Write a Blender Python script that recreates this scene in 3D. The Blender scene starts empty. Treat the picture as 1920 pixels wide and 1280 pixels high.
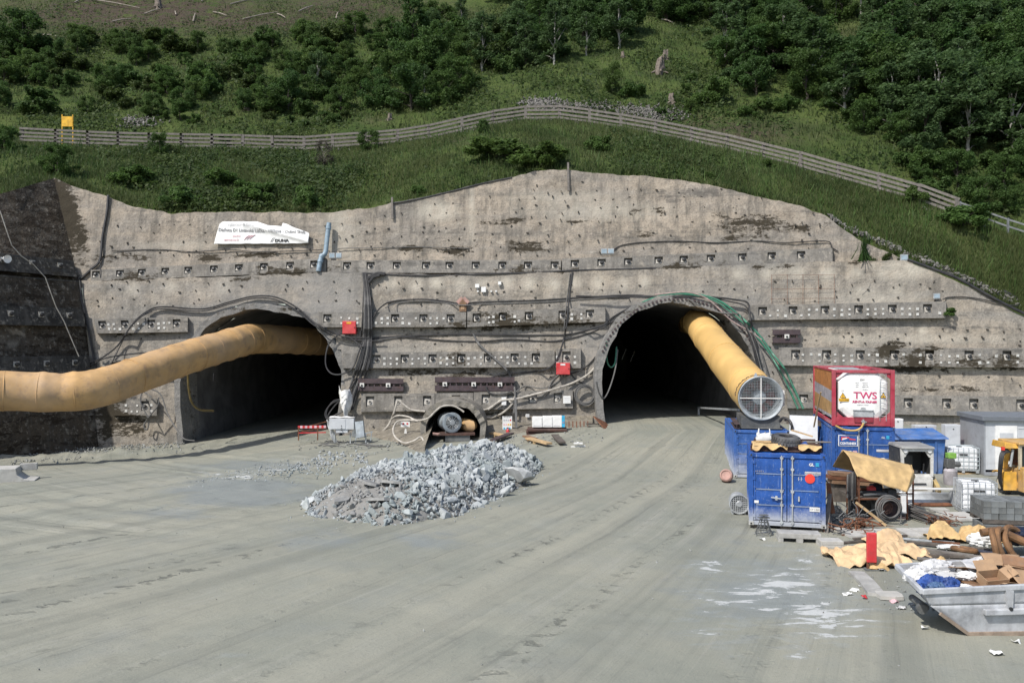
import bpy, math, random
import numpy as np
from mathutils import Vector, Matrix, Euler
from mathutils.geometry import delaunay_2d_cdt
random.seed(7)
rng = np.random.default_rng(7)
S = bpy.context.scene
R = math.radians
# ------------------------------------------------------------------ camera
F = 1500.0                       # focal length in photo pixels (1920 wide)
CH = 6.3                         # eye height of the photographer
cam_d = bpy.data.cameras.new("camera")
cam_d.sensor_width = 36.0
cam_d.lens = 36.0 * F / 1920.0
cam_d.clip_start = 0.1
cam_d.clip_end = 2000
cam = bpy.data.objects.new("camera", cam_d)
S.collection.objects.link(cam)
cam.location = (0, 0, CH)
cam.rotation_euler = (R(90), 0, 0)
S.camera = cam
# ------------------------------------------------------------------ light
SUN_EL, SUN_AZ = 50.0, 44.0      # elevation; azimuth measured from behind the camera towards its left
world = bpy.data.worlds.new("World")
S.world = world
world.use_nodes = True
wn = world.node_tree
bg = wn.nodes["Background"]
sky = wn.nodes.new("ShaderNodeTexSky")
sky.sky_type = 'NISHITA'
sky.sun_disc = False
sky.sun_elevation = R(SUN_EL)
sky.sun_rotation = R(180 + SUN_AZ)
sky.air_density = 1.0
sky.dust_density = 1.5
wn.links.new(sky.outputs[0], bg.inputs[0])
bg.inputs[1].default_value = 0.12
sun_d = bpy.data.lights.new("sun", 'SUN')
sun_d.energy = 3.4
sun_d.angle = R(1.0)
sun_d.color = (1.0, 0.955, 0.89)
sun = bpy.data.objects.new("sun", sun_d)
S.collection.objects.link(sun)
sdir = Vector((-math.sin(R(SUN_AZ)) * math.cos(R(SUN_EL)), -math.cos(R(SUN_AZ)) * math.cos(R(SUN_EL)), math.sin(R(SUN_EL))))
sun.rotation_euler = sdir.to_track_quat('Z', 'Y').to_euler()
sun.location = (-30, -30, 60)
S.view_settings.view_transform = 'Standard'
S.view_settings.look = 'None'
S.view_settings.exposure = 0.47
S.view_settings.gamma = 1.0
S.view_settings.use_curve_mapping = False
S.cycles.max_bounces = 6
S.cycles.diffuse_bounces = 3
S.cycles.glossy_bounces = 2
S.cycles.transmission_bounces = 4
S.cycles.use_denoising = True
# ------------------------------------------------------------------ helpers: scene graph
def tag(o, label=None, cat=None, group=None, kind=None):
 if label: o["label"] = label
 if cat: o["category"] = cat
 if group: o["group"] = group
 if kind: o["kind"] = kind
 return o
def empty(name, loc=(0, 0, 0), rz=0.0, label=None, cat=None, group=None):
 o = bpy.data.objects.new(name, None)
 S.collection.objects.link(o)
 o.location = loc
 o.rotation_euler = (0, 0, rz)
 o.empty_display_size = 0.3
 return tag(o, label, cat, group)
def link(name, me, parent=None):
 o = bpy.data.objects.new(name, me)
 S.collection.objects.link(o)
 if parent is not None: o.parent = parent
 return o
class MB:
 """collects faces, then links them as ONE mesh object"""
 def __init__(self):
  self.v, self.f, self.m, self.sm = [], [], [], []
 def face(self, idx, m=0, s=False):
  self.f.append(idx); self.m.append(m); self.sm.append(s)
 def quad(self, a, b, c, d, m=0, s=False):
  n = len(self.v); self.v += [tuple(a), tuple(b), tuple(c), tuple(d)]
  self.face((n, n+1, n+2, n+3), m, s); return self
 def poly(self, pts, m=0):
  n = len(self.v); self.v += [tuple(p) for p in pts]
  self.face(tuple(range(n, n+len(pts))), m); return self
 def box(self, c, s, m=0, rot=None, taper=None):
  hx, hy, hz = s[0]/2, s[1]/2, s[2]/2
  n = len(self.v)
  pts = []
  for z in (-hz, hz):
   k = 1.0 if (taper is None or z < 0) else taper
   for x, y in ((-hx, -hy), (hx, -hy), (hx, hy), (-hx, hy)):
    pts.append(Vector((x*k, y*k, z)))
  if rot is not None:
   M = rot if isinstance(rot, Matrix) else Euler(rot).to_matrix()
   pts = [M @ p for p in pts]
  c = Vector(c)
  self.v += [tuple(p + c) for p in pts]
  for q in ((0, 3, 2, 1), (4, 5, 6, 7), (0, 1, 5, 4), (1, 2, 6, 5), (2, 3, 7, 6), (3, 0, 4, 7)):
   self.face(tuple(n+i for i in q), m)
  return self
 def hexa(self, p, m=0):
  """8 points: bottom 0-3 counter-clockwise, top 4-7"""
  n = len(self.v); self.v += [tuple(q) for q in p]
  for q in ((0, 3, 2, 1), (4, 5, 6, 7), (0, 1, 5, 4), (1, 2, 6, 5), (2, 3, 7, 6), (3, 0, 4, 7)):
   self.face(tuple(n+i for i in q), m)
  return self
 def bar(self, a, b, w, h=None, m=0, up=(0, 0, 1)):
  a, b = Vector(a), Vector(b); h = h or w
  d = (b - a); L = d.length; d.normalize()
  u = Vector(up)
  if abs(d.dot(u)) > 0.97: u = Vector((0, 1, 0))
  x = d.cross(u).normalized(); z = x.cross(d).normalized()
  M = Matrix((x, d, z)).transposed()
  return self.box((a+b)/2, (w, L, h), m, M)
 def tube(self, pts, r, n=6, m=0, closed=False, cap=True, smooth=True):
  P = [Vector(p) for p in pts]; k = len(P)
  rr = r if isinstance(r, (list, tuple, np.ndarray)) else [r]*k
  base = len(self.v); ref = None
  for i in range(k):
   if closed: t = P[(i+1) % k] - P[i-1]
   else: t = P[min(i+1, k-1)] - P[max(i-1, 0)]
   if t.length < 1e-9: t = Vector((0, 0, 1))
   t.normalize()
   if ref is None:
    a = Vector((0, 0, 1)) if abs(t.z) < 0.9 else Vector((1, 0, 0))
    ref = (a - t*a.dot(t)).normalized()
   else:
    ref = (ref - t*ref.dot(t))
    if ref.length < 1e-6: ref = t.orthogonal()
    ref.normalize()
   b = t.cross(ref)
   for j in range(n):
    w = 2*math.pi*j/n
    self.v.append(tuple(P[i] + (ref*math.cos(w) + b*math.sin(w))*rr[i]))
  last = k if closed else k-1
  for i in range(last):
   i2 = (i+1) % k
   for j in range(n):
    j2 = (j+1) % n
    self.face((base+i*n+j, base+i*n+j2, base+i2*n+j2, base+i2*n+j), m, smooth)
  if cap and not closed:
   self.face(tuple(base+j for j in range(n))[::-1], m)
   self.face(tuple(base+(k-1)*n+j for j in range(n)), m)
  return self
 def cyl(self, a, b, r, n=16, m=0, r2=None, cap=True):
  return self.tube([a, b], [r, r if r2 is None else r2], n, m, cap=cap)
 def ring(self, c, axis, r, rt, n=24, k=6, m=0):
  axis = Vector(axis).normalized(); u = axis.orthogonal().normalized(); w = axis.cross(u)
  c = Vector(c)
  return self.tube([c + (u*math.cos(2*math.pi*i/n) + w*math.sin(2*math.pi*i/n))*r for i in range(n)], rt, k, m, closed=True)
 def disc(self, c, axis, r, n=20, m=0):
  axis = Vector(axis).normalized(); u = axis.orthogonal().normalized(); w = axis.cross(u)
  c = Vector(c)
  return self.poly([c + (u*math.cos(2*math.pi*i/n) + w*math.sin(2*math.pi*i/n))*r for i in range(n)], m)
 def lathe(self, prof, n=24, m=0, M=None):
  """prof: (radius, height) list about local z; M: 4x4"""
  base = len(self.v)
  M = M or Matrix.Identity(4)
  for r, h in prof:
   for j in range(n):
    w = 2*math.pi*j/n
    self.v.append(tuple(M @ Vector((r*math.cos(w), r*math.sin(w), h))))
  for i in range(len(prof)-1):
   for j in range(n):
    j2 = (j+1) % n
    self.face((base+i*n+j, base+i*n+j2, base+(i+1)*n+j2, base+(i+1)*n+j), m, True)
  return self
 def prism(self, poly, d, m=0, M=None):
  """poly in local xz, extruded along local y by d"""
  M = M or Matrix.Identity(4)
  n = len(self.v); k = len(poly)
  for y in (0, d):
   for x, z in poly: self.v.append(tuple(M @ Vector((x, y, z))))
  self.face(tuple(range(n, n+k)), m)
  self.face(tuple(range(n+2*k-1, n+k-1, -1)), m)
  for i in range(k):
   j = (i+1) % k
   self.face((n+j, n+i, n+k+i, n+k+j), m)
  return self
 def grid(self, fn, nu, nv, m=0, smooth=True, both=False):
  n = len(self.v)
  for j in range(nv+1):
   for i in range(nu+1):
    self.v.append(tuple(fn(i/nu, j/nv)))
  for j in range(nv):
   for i in range(nu):
    a = n + j*(nu+1) + i
    self.face((a, a+1, a+nu+2, a+nu+1), m, smooth)
  return self
 def mesh(self, name, mats, angle=35):
  me = bpy.data.meshes.new(name)
  me.from_pydata(self.v, [], self.f)
  for mt in (mats if isinstance(mats, (list, tuple)) else [mats]): me.materials.append(mt)
  me.polygons.foreach_set("material_index", self.m)
  me.polygons.foreach_set("use_smooth", self.sm)
  me.update()
  if any(self.sm): me.set_sharp_from_angle(angle=R(angle))
  return me
 def build(self, name, mats, parent=None, angle=35, bevel=0.0):
  off = None
  if parent is None and self.v:
   A = np.array(self.v); off = Vector(((A[:, 0].min()+A[:, 0].max())/2, (A[:, 1].min()+A[:, 1].max())/2, A[:, 2].min()))
   self.v = [tuple(p) for p in (A - np.array(off))]
  o = link(name, self.mesh(name, mats, angle), parent)
  if off is not None: o.location = off
  if bevel:
   b = o.modifiers.new("bevel", 'BEVEL'); b.width = bevel; b.segments = 2; b.limit_method = 'ANGLE'; b.angle_limit = R(40)
  return o
def np_mesh(name, verts, faces, mats, smooth=False, face_attr=None, vcol=None, uvs=None):
 """fast mesh from numpy arrays; faces MxK"""
 me = bpy.data.meshes.new(name)
 verts = np.asarray(verts, dtype=np.float32); faces = np.asarray(faces, dtype=np.int32)
 M, K = faces.shape
 me.vertices.add(len(verts)); me.vertices.foreach_set("co", verts.ravel())
 me.loops.add(M*K); me.loops.foreach_set("vertex_index", faces.ravel())
 me.polygons.add(M)
 me.polygons.foreach_set("loop_start", np.arange(0, M*K, K, dtype=np.int32))
 if smooth: me.polygons.foreach_set("use_smooth", np.ones(M, dtype=bool))
 for mt in (mats if isinstance(mats, (list, tuple)) else [mats]): me.materials.append(mt)
 if face_attr is not None:
  a = me.attributes.new("lv", 'FLOAT', 'FACE'); a.data.foreach_set("value", np.asarray(face_attr, dtype=np.float32))
 if vcol is not None:
  a = me.color_attributes.new("tone_mask", 'FLOAT_COLOR', 'POINT'); a.data.foreach_set("color", np.asarray(vcol, dtype=np.float32).ravel())
 for nm, uv in (uvs or {}).items():
  a = me.attributes.new(nm, 'FLOAT_VECTOR', 'POINT'); a.data.foreach_set("vector", np.asarray(uv, dtype=np.float32).ravel())
 me.update(calc_edges=True)
 return me
def smoothstep(a, b, x):
 t = np.clip((x-a)/(b-a), 0, 1); return t*t*(3-2*t)
_perm = np.random.default_rng(3).random((256, 256)).astype(np.float64)
def vnoise(x, y, f=1.0, oct=3, seed=0):
 """value noise in [-1,1]"""
 x = np.asarray(x, float)*f + seed*17.3; y = np.asarray(y, float)*f + seed*9.1
 tot = 0; amp = 1; nrm = 0
 for o in range(oct):
  xi = np.floor(x).astype(int); yi = np.floor(y).astype(int)
  fx = x - xi; fy = y - yi
  fx = fx*fx*(3-2*fx); fy = fy*fy*(3-2*fy)
  a = _perm[xi & 255, yi & 255]; b = _perm[(xi+1) & 255, yi & 255]
  c = _perm[xi & 255, (yi+1) & 255]; d = _perm[(xi+1) & 255, (yi+1) & 255]
  tot = tot + amp*((a*(1-fx)+b*fx)*(1-fy) + (c*(1-fx)+d*fx)*fy)
  nrm += amp; amp *= 0.5; x = x*2.03+5.1; y = y*2.03+1.7
 return tot/nrm*2-1
def catmull(pts, k=6):
 P = [Vector(p) for p in pts]
 if len(P) < 3: return P
 out = []
 Q = [P[0]*2-P[1]] + P + [P[-1]*2-P[-2]]
 for i in range(1, len(Q)-2):
  p0, p1, p2, p3 = Q[i-1:i+3]
  for j in range(k):
   t = j/k
   out.append(0.5*((2*p1) + (p2-p0)*t + (2*p0-5*p1+4*p2-p3)*t*t + (3*p1-p0-3*p2+p3)*t**3))
 out.append(P[-1])
 return out
# ------------------------------------------------------------------ helpers: places in the world
def gz(x, y):
 return smoothstep(36, 52, np.asarray(y, float))*np.clip(0.056*(np.asarray(x, float)+8), -1.15, 0.8)
def P(px, py, Y):
 return Vector(((px-960)/F*Y, Y, CH + (640-py)/F*Y))
def G(px, py):
 z = 0.0
 for _ in range(12):
  Y = (CH-z)*F/(py-640.0); x = (px-960)/F*Y; z = float(gz(x, Y))
 return Vector((x, Y, z))
LOW = (54.5, 0.07, 0.13)         # lower tier: Y = A - b X + c Z
UPP = (54.95, 0.07, 0.15)
def onplane(px, py, pl, off=0.0):
 A, b, c = pl
 u = (px-960)/F; v = (640-py)/F
 t = (A - off + CH*c)/(1 + b*u - c*v)
 return Vector((u*t, t, CH + v*t))
def WL(px, py, off=0.0): return onplane(px, py, LOW, off)
def WU(px, py, off=0.0): return onplane(px, py, UPP, off)
# ------------------------------------------------------------------ materials
class NT:
 def __init__(self, name, rough=0.8, metal=0.0, spec=None):
  self.m = bpy.data.materials.new(name); self.m.use_nodes = True
  self.t = self.m.node_tree; self.b = self.t.nodes["Principled BSDF"]
  self.b.inputs["Roughness"].default_value = rough; self.b.inputs["Metallic"].default_value = metal
  if spec is not None: self.b.inputs["Specular IOR Level"].default_value = spec
 def n(self, typ, **kw):
  nd = self.t.nodes.new("ShaderNode"+typ)
  for k, v in kw.items(): setattr(nd, k, v)
  return nd
 def l(self, a, b): self.t.links.new(a, b)
 def setin(self, sock, v):
  if hasattr(v, "links") or hasattr(v, "is_linked"): self.l(v, sock)
  else: sock.default_value = v
 def coord(self, kind="Object"):
  if kind == "Position": return self.n("NewGeometry").outputs["Position"]
  return self.n("TexCoord").outputs[kind]
 def attr(self, name, out="Color"):
  a = self.n("Attribute"); a.attribute_name = name; return a.outputs[out]
 def mapv(self, co, scale=(1, 1, 1), loc=(0, 0, 0), rot=(0, 0, 0)):
  mp = self.n("Mapping"); self.l(co, mp.inputs[0])
  mp.inputs["Scale"].default_value = scale; mp.inputs["Location"].default_value = loc; mp.inputs["Rotation"].default_value = rot
  return mp.outputs[0]
 def noise(self, co, scale=1.0, detail=4.0, rough=0.55, dist=0.0):
  nd = self.n("TexNoise"); self.l(co, nd.inputs["Vector"])
  nd.inputs["Scale"].default_value = scale; nd.inputs["Detail"].default_value = detail
  nd.inputs["Roughness"].default_value = rough; nd.inputs["Distortion"].default_value = dist
  return nd.outputs["Fac"]
 def voro(self, co, scale=1.0, feature='F1', out="Distance"):
  nd = self.n("TexVoronoi"); nd.feature = feature; self.l(co, nd.inputs["Vector"]); nd.inputs["Scale"].default_value = scale
  return nd.outputs[out]
 def rmp(self, v, a, b, lo=0.0, hi=1.0):
  nd = self.n("MapRange"); nd.interpolation_type = 'SMOOTHSTEP'; self.setin(nd.inputs[0], v)
  for i, x in enumerate((a, b, lo, hi)): nd.inputs[i+1].default_value = x
  return nd.outputs[0]
 def math(self, op, a, b=0.0, clamp=False):
  nd = self.n("Math"); nd.operation = op; nd.use_clamp = clamp; self.setin(nd.inputs[0], a); self.setin(nd.inputs[1], b); return nd.outputs[0]
 def mix(self, fac, a, b, mode='MIX'):
  nd = self.n("Mix"); nd.data_type = 'RGBA'; nd.blend_type = mode; nd.clamp_factor = True
  self.setin(nd.inputs[0], fac)
  for s, v in ((nd.inputs[6], a), (nd.inputs[7], b)):
   if isinstance(v, tuple): s.default_value = (v[0], v[1], v[2], 1)
   else: self.l(v, s)
  return nd.outputs[2]
 def sep(self, v):
  nd = self.n("SeparateXYZ"); self.l(v, nd.inputs[0]); return nd.outputs
 def sepc(self, v):
  nd = self.n("SeparateColor"); self.l(v, nd.inputs[0]); return nd.outputs
 def bump(self, h, strength=0.4, dist=0.02):
  nd = self.n("Bump"); self.l(h, nd.inputs["Height"]); nd.inputs["Strength"].default_value = strength; nd.inputs["Distance"].default_value = dist
  self.l(nd.outputs[0], self.b.inputs["Normal"])
 def col(self, c):
  if isinstance(c, tuple): self.b.inputs["Base Color"].default_value = (c[0], c[1], c[2], 1)
  else: self.l(c, self.b.inputs["Base Color"])
  return self.m
def simple(name, c, rough=0.7, metal=0.0, var=0.25, scale=3.0, dirt=0.35, dirtcol=(0.16, 0.15, 0.13), bump=0.15, dust=0.0, dustcol=(0.42, 0.42, 0.39), spec=None, streak=False):
 """painted/plain surface with tonal variation, grime blotches and a little relief"""
 k = NT(name, rough, metal, spec)
 co = k.coord("Object")
 rnd = k.n("ObjectInfo").outputs["Random"]
 n1 = k.noise(co, scale, 5); n2 = k.noise(co, scale*0.35, 3); n3 = k.noise(co, scale*7, 3)
 dark = tuple(x*(1-var) for x in c); lite = tuple(min(1, x*(1+var*0.7)) for x in c)
 base = k.mix(k.rmp(n1, 0.3, 0.7), dark, lite)
 if dirt:
  cc = k.mapv(co, (scale, scale, scale*0.18)) if streak else co
  dn = k.noise(cc, 1.0 if streak else scale*1.6, 6, 0.65)
  base = k.mix(k.math('MULTIPLY', k.rmp(dn, 0.5, 0.72), dirt), base, dirtcol)
 if dust:
  base = k.mix(k.math('MULTIPLY', k.rmp(k.math('ADD', n2, k.math('MULTIPLY', n3, 0.3)), 0.45, 0.85), dust), base, dustcol)
 rr = k.rmp(n1, 0.25, 0.75, max(0.05, rough-0.12), min(1, rough+0.12)); k.l(rr, k.b.inputs["Roughness"])
 if bump: k.bump(n3, bump, 0.02)
 return k.col(base)
def concrete(name, tan=(0.37, 0.315, 0.25), grey=(0.245, 0.226, 0.20), bias=0.5, mould_shade=(0.030, 0.025, 0.017), bumpd=0.05, streaks=0.55):
 k = NT(name, 0.92, 0, 0.25)
 co = k.coord("Position")
 st = k.sepc(k.attr("tone_mask"))
 n1 = k.noise(co, 0.22, 5, 0.6); n2 = k.noise(co, 1.3, 6, 0.65); n3 = k.noise(co, 9.0, 4, 0.6)
 band = k.noise(k.mapv(co, (0.05, 0.05, 0.9)), 1.0, 4, 0.6)           # spraying lifts
 strk = k.noise(k.mapv(co, (1.7, 1.7, 0.10)), 1.0, 5, 0.65)            # run-off streaks
 strk2 = k.noise(k.mapv(co, (5.0, 5.0, 0.22)), 1.0, 4, 0.6)
 f = k.math('ADD', k.math('MULTIPLY', n1, 0.5), k.math('MULTIPLY', band, 0.5))
 base = k.mix(k.rmp(f, 0.36+0.12*(bias-0.5), 0.62+0.12*(bias-0.5)), grey, tan)
 base = k.mix(k.rmp(n2, 0.42, 0.70, 0, 0.6), base, tuple(x*0.55 for x in grey))
 lifts = k.noise(k.mapv(co, (0.10, 0.10, 1.9)), 1.0, 6, 0.7)
 base = k.mix(k.math('MULTIPLY', k.rmp(lifts, 0.53, 0.66, 0, 0.85), k.rmp(n2, 0.36, 0.6)), base, tuple(x*0.48 for x in grey))
 base = k.mix(k.rmp(k.noise(co, 0.45, 6, 0.7), 0.52, 0.7, 0, 0.6), base, tuple(x*0.5 for x in tan))
 base = k.mix(k.rmp(n3, 0.48, 0.72, 0, 0.6), base, tuple(x*0.42 for x in grey))
 base = k.mix(k.rmp(k.noise(co, 3.2, 5, 0.7), 0.52, 0.72, 0, 0.5), base, (0.46, 0.42, 0.35))
 base = k.mix(k.rmp(strk, 0.46, 0.72, 0, streaks), base, (0.105, 0.098, 0.085))
 base = k.mix(k.rmp(strk2, 0.55, 0.78, 0, streaks*0.6), base, (0.15, 0.14, 0.12))
 base = k.mix(k.rmp(k.noise(co, 0.6, 7, 0.7, 1.0), 0.57, 0.72, 0, 0.45), base, (0.47, 0.415, 0.33))
 # pale lime patches, damp grey mortar and black growth with painted shade, placed over the wall
 base = k.mix(k.math('MULTIPLY', st[1], k.rmp(n2, 0.2, 0.6)), base, (0.52, 0.48, 0.40))
 base = k.mix(k.math('MULTIPLY', st[2], 0.75), base, k.mix(n2, (0.19, 0.19, 0.185), (0.27, 0.265, 0.255)))
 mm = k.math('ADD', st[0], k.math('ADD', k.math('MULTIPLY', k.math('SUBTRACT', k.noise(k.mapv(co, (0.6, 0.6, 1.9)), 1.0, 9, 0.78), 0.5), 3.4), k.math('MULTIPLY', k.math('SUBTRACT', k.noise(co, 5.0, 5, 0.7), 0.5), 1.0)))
 base = k.mix(k.math('MULTIPLY', k.rmp(mm, 0.30, 0.58), k.rmp(st[0], 0.02, 0.2)), base, k.mix(n3, mould_shade, tuple(x*1.9 for x in mould_shade)))
 h = k.math('ADD', k.math('MULTIPLY', n2, 1.0), k.math('MULTIPLY', n3, 0.35))
 h = k.math('ADD', h, k.math('MULTIPLY', k.noise(co, 0.8, 5, 0.6), 1.2))
 k.bump(h, 0.9, bumpd*1.9)
 return k.col(base)
M = {}
M['shotcrete'] = concrete("shotcrete", streaks=0.8)
M['shotcrete_low'] = concrete("lower shotcrete", (0.365, 0.315, 0.252), (0.25, 0.236, 0.212), 0.55)
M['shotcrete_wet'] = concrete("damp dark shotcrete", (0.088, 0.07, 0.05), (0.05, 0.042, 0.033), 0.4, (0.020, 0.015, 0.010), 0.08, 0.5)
M['portal'] = concrete("portal mortar", (0.25, 0.24, 0.22), (0.165, 0.162, 0.155), 0.4, bumpd=0.07)
M['adit'] = concrete("adit mortar", (0.27, 0.235, 0.175), (0.19, 0.17, 0.135), 0.5, bumpd=0.07)
M['beam'] = concrete("beam concrete", (0.275, 0.255, 0.225), (0.195, 0.187, 0.173), 0.5, bumpd=0.012, streaks=0.75)
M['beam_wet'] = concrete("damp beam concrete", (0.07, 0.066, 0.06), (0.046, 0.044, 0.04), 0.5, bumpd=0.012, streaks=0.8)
M['tunnel'] = simple("sooty tunnel lining", (0.15, 0.145, 0.14), 0.9, var=0.35, scale=0.5, dirt=0.5, dirtcol=(0.04, 0.04, 0.04), bump=0.4)  # dark grey with darker blotches
M['nail'] = simple("nail steel", (0.085, 0.075, 0.065), 0.7, 0.3)
M['plate'] = simple("pale anchor plate", (0.42, 0.40, 0.36), 0.7, 0.1)
M['white_plate'] = simple("white marker plate", (0.62, 0.61, 0.57), 0.6, var=0.15, dirt=0.3)
M['cap'] = simple("black anchor cap", (0.022, 0.022, 0.022), 0.5, dirt=0.2)
M['duct'] = simple("yellow duct fabric", (0.50, 0.305, 0.125), 0.7, var=0.2, scale=1.0, dirt=0.75, dirtcol=(0.24, 0.15, 0.085), bump=0.2, dust=0.45, dustcol=(0.42, 0.31, 0.215))
M['duct_light'] = simple("bright yellow duct fabric", (0.60, 0.385, 0.135), 0.55, var=0.1, scale=0.6, dirt=0.2, dirtcol=(0.36, 0.22, 0.09), bump=0.1)
M['tarp'] = simple("tan tarpaulin", (0.54, 0.37, 0.17), 0.75, var=0.2, scale=2.5, dirt=0.5, dirtcol=(0.33, 0.22, 0.12), bump=0.3)
M['tarp_pale'] = simple("pale tan sheeting", (0.58, 0.41, 0.235), 0.75, var=0.25, scale=2.5, dirt=0.6, dirtcol=(0.36, 0.25, 0.15), bump=0.3)
def container_blue(name, c, dust_h):
 k = NT(name, 0.5)
 co = k.coord("Object"); xyz = k.sep(co)
 n1 = k.noise(co, 2.5, 6, 0.65); n3 = k.noise(co, 22, 4)
 base = k.mix(k.rmp(n1, 0.3, 0.7), tuple(x*0.75 for x in c), tuple(x*1.2 for x in c))
 scr = k.noise(k.mapv(co, (9, 9, 1.2)), 1.0, 6, 0.7)
 base = k.mix(k.rmp(scr, 0.58, 0.70, 0, 0.65), base, (0.26, 0.34, 0.50))
 base = k.mix(k.rmp(n3, 0.64, 0.72, 0, 0.6), base, (0.42, 0.45, 0.5))
 # splash dust thrown up from the yard
 d = k.math('SUBTRACT', k.math('ADD', k.math('MULTIPLY', n1, dust_h*1.1), k.math('MULTIPLY', n3, 0.35)), xyz[2])
 base = k.mix(k.rmp(d, -0.25*dust_h, 0.75*dust_h, 0, 0.8), base, (0.46, 0.47, 0.46))
 k.l(k.rmp(n1, 0.3, 0.7, 0.38, 0.65), k.b.inputs["Roughness"])
 k.bump(n1, 0.12, 0.02)
 return k.col(base)
M['blue'] = container_blue("blue container paint", (0.014, 0.075, 0.30), 0.75)
M['blue2'] = container_blue("dusty blue container paint", (0.03, 0.10, 0.32), 1.5)
M['blue3'] = container_blue("lower container paint", (0.018, 0.075, 0.27), 0.45)
M['bluebox'] = simple("bright blue sheet metal", (0.035, 0.13, 0.38), 0.5, dust=0.3, dirt=0.2)
M['pale_frame'] = simple("dusty pale steel", (0.46, 0.46, 0.44), 0.6, 0.1, dirt=0.4)
M['galv'] = simple("galvanised steel", (0.42, 0.44, 0.45), 0.5, 0.3, dirt=0.3)
M['fan_grey'] = simple("grey fan paint", (0.30, 0.34, 0.37), 0.5, 0.1, dirt=0.3, dust=0.3)
M['fan_dark'] = simple("dark fan frame", (0.055, 0.06, 0.065), 0.6, dirt=0.3, dust=0.25)
M['wire'] = simple("dull wire", (0.16, 0.165, 0.165), 0.6, 0.3)
M['white'] = simple("white paint", (0.76, 0.76, 0.74), 0.5, var=0.08, dirt=0.2, dirtcol=(0.4, 0.38, 0.34), bump=0.05)
M['offwhite'] = simple("off white sheet", (0.68, 0.68, 0.66), 0.65, var=0.1, dirt=0.25, dirtcol=(0.4, 0.38, 0.34))
M['blade'] = simple("red fan blade", (0.26, 0.035, 0.025), 0.6)
M['red'] = simple("signal red paint", (0.56, 0.022, 0.028), 0.45, var=0.15, dirt=0.25, dirtcol=(0.2, 0.05, 0.04), dust=0.12)
M['crimson'] = simple("crimson frame paint", (0.36, 0.022, 0.05), 0.45, var=0.2, dirt=0.25, dirtcol=(0.12, 0.04, 0.04), dust=0.15)
M['pink'] = simple("magenta lettering", (0.55, 0.03, 0.14), 0.5, dirt=0.1, bump=0)
M['palepink'] = simple("faded pink print", (0.66, 0.42, 0.45), 0.6, dirt=0, bump=0)
M['orange'] = simple("orange cladding", (0.42, 0.17, 0.05), 0.6, dirt=0.5, dirtcol=(0.2, 0.1, 0.05), streak=True)
M['orange2'] = simple("ochre cladding", (0.42, 0.25, 0.10), 0.6, dirt=0.5, dirtcol=(0.2, 0.12, 0.07), streak=True)
M['clad_grey'] = simple("grey cladding", (0.36, 0.34, 0.36), 0.5, dirt=0.4, streak=True)
M['dot'] = simple("fluorescent red dot", (0.75, 0.05, 0.03), 0.6, dirt=0.15, bump=0)
M['yellow'] = simple("warning yellow", (0.75, 0.42, 0.02), 0.5, dirt=0.2)
M['black'] = simple("black print", (0.025, 0.025, 0.025), 0.6, dirt=0, bump=0)
M['greyprint'] = simple("grey print", (0.25, 0.25, 0.25), 0.6, dirt=0, bump=0)
M['fadeprint'] = simple("faded print", (0.45, 0.45, 0.47), 0.6, dirt=0, bump=0)
M['cable'] = simple("black cable", (0.02, 0.02, 0.022), 0.6, dirt=0.1, dust=0.15, dustcol=(0.2, 0.19, 0.18))
M['cable_grey'] = simple("dusty grey cable", (0.12, 0.118, 0.114), 0.7)
M['cable_pale'] = simple("pale grey hose", (0.42, 0.39, 0.34), 0.65)
M['cable_green'] = simple("green hose", (0.02, 0.17, 0.10), 0.55, dust=0.35, dustcol=(0.2, 0.3, 0.25))
M['cable_pink'] = simple("pinkish cable", (0.36, 0.27, 0.25), 0.65)
M['hose_yellow'] = simple("yellow hose", (0.5, 0.33, 0.09), 0.5)
M['hose_dull'] = simple("dull yellow hose", (0.20, 0.145, 0.05), 0.6)
M['steel_brown'] = simple("brown steel", (0.075, 0.055, 0.06), 0.65, 0.2, dirt=0.5, dirtcol=(0.10, 0.045, 0.025))
M['rust'] = simple("rusty steel", (0.17, 0.07, 0.035), 0.85, 0.1, var=0.4, dirt=0.5, dirtcol=(0.07, 0.04, 0.03))
M['rust_dark'] = simple("dark rusty plate", (0.085, 0.045, 0.035), 0.85, 0.1, var=0.4)
M['rebar'] = simple("grey rebar", (0.14, 0.135, 0.13), 0.7, 0.3, dirt=0.5, dirtcol=(0.15, 0.07, 0.04))
M['pvc'] = simple("blue grey pipe", (0.22, 0.30, 0.36), 0.5, dirt=0.25)
M['wood_grey'] = simple("weathered wood", (0.165, 0.150, 0.134), 0.9, var=0.3, scale=5, dirt=0.5, dirtcol=(0.09, 0.08, 0.07), streak=True)
M['wood_dark'] = simple("dark timber", (0.10, 0.085, 0.072), 0.9, var=0.35, scale=5)
M['wood'] = simple("fresh board", (0.46, 0.32, 0.17), 0.85, var=0.2, scale=4, dirt=0.3)
M['wood_brown'] = simple("brown board", (0.22, 0.13, 0.075), 0.85, var=0.3, scale=4)
M['cardboard'] = simple("cardboard", (0.37, 0.24, 0.14), 0.85, var=0.15, dirt=0.25)
M['card_in'] = simple("brown card", (0.24, 0.135, 0.075), 0.85, var=0.2)
M['paper'] = simple("white paper", (0.72, 0.72, 0.70), 0.8, dirt=0.25)
M['plastic_clear'] = simple("milky film", (0.55, 0.55, 0.55), 0.35, var=0.2)
M['bag_blue'] = simple("blue bag", (0.025, 0.07, 0.26), 0.7, var=0.3)
M['jean'] = simple("dull blue cloth", (0.06, 0.12, 0.24), 0.7, var=0.3)
M['navy'] = simple("navy sheet", (0.015, 0.022, 0.05), 0.5)
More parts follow.
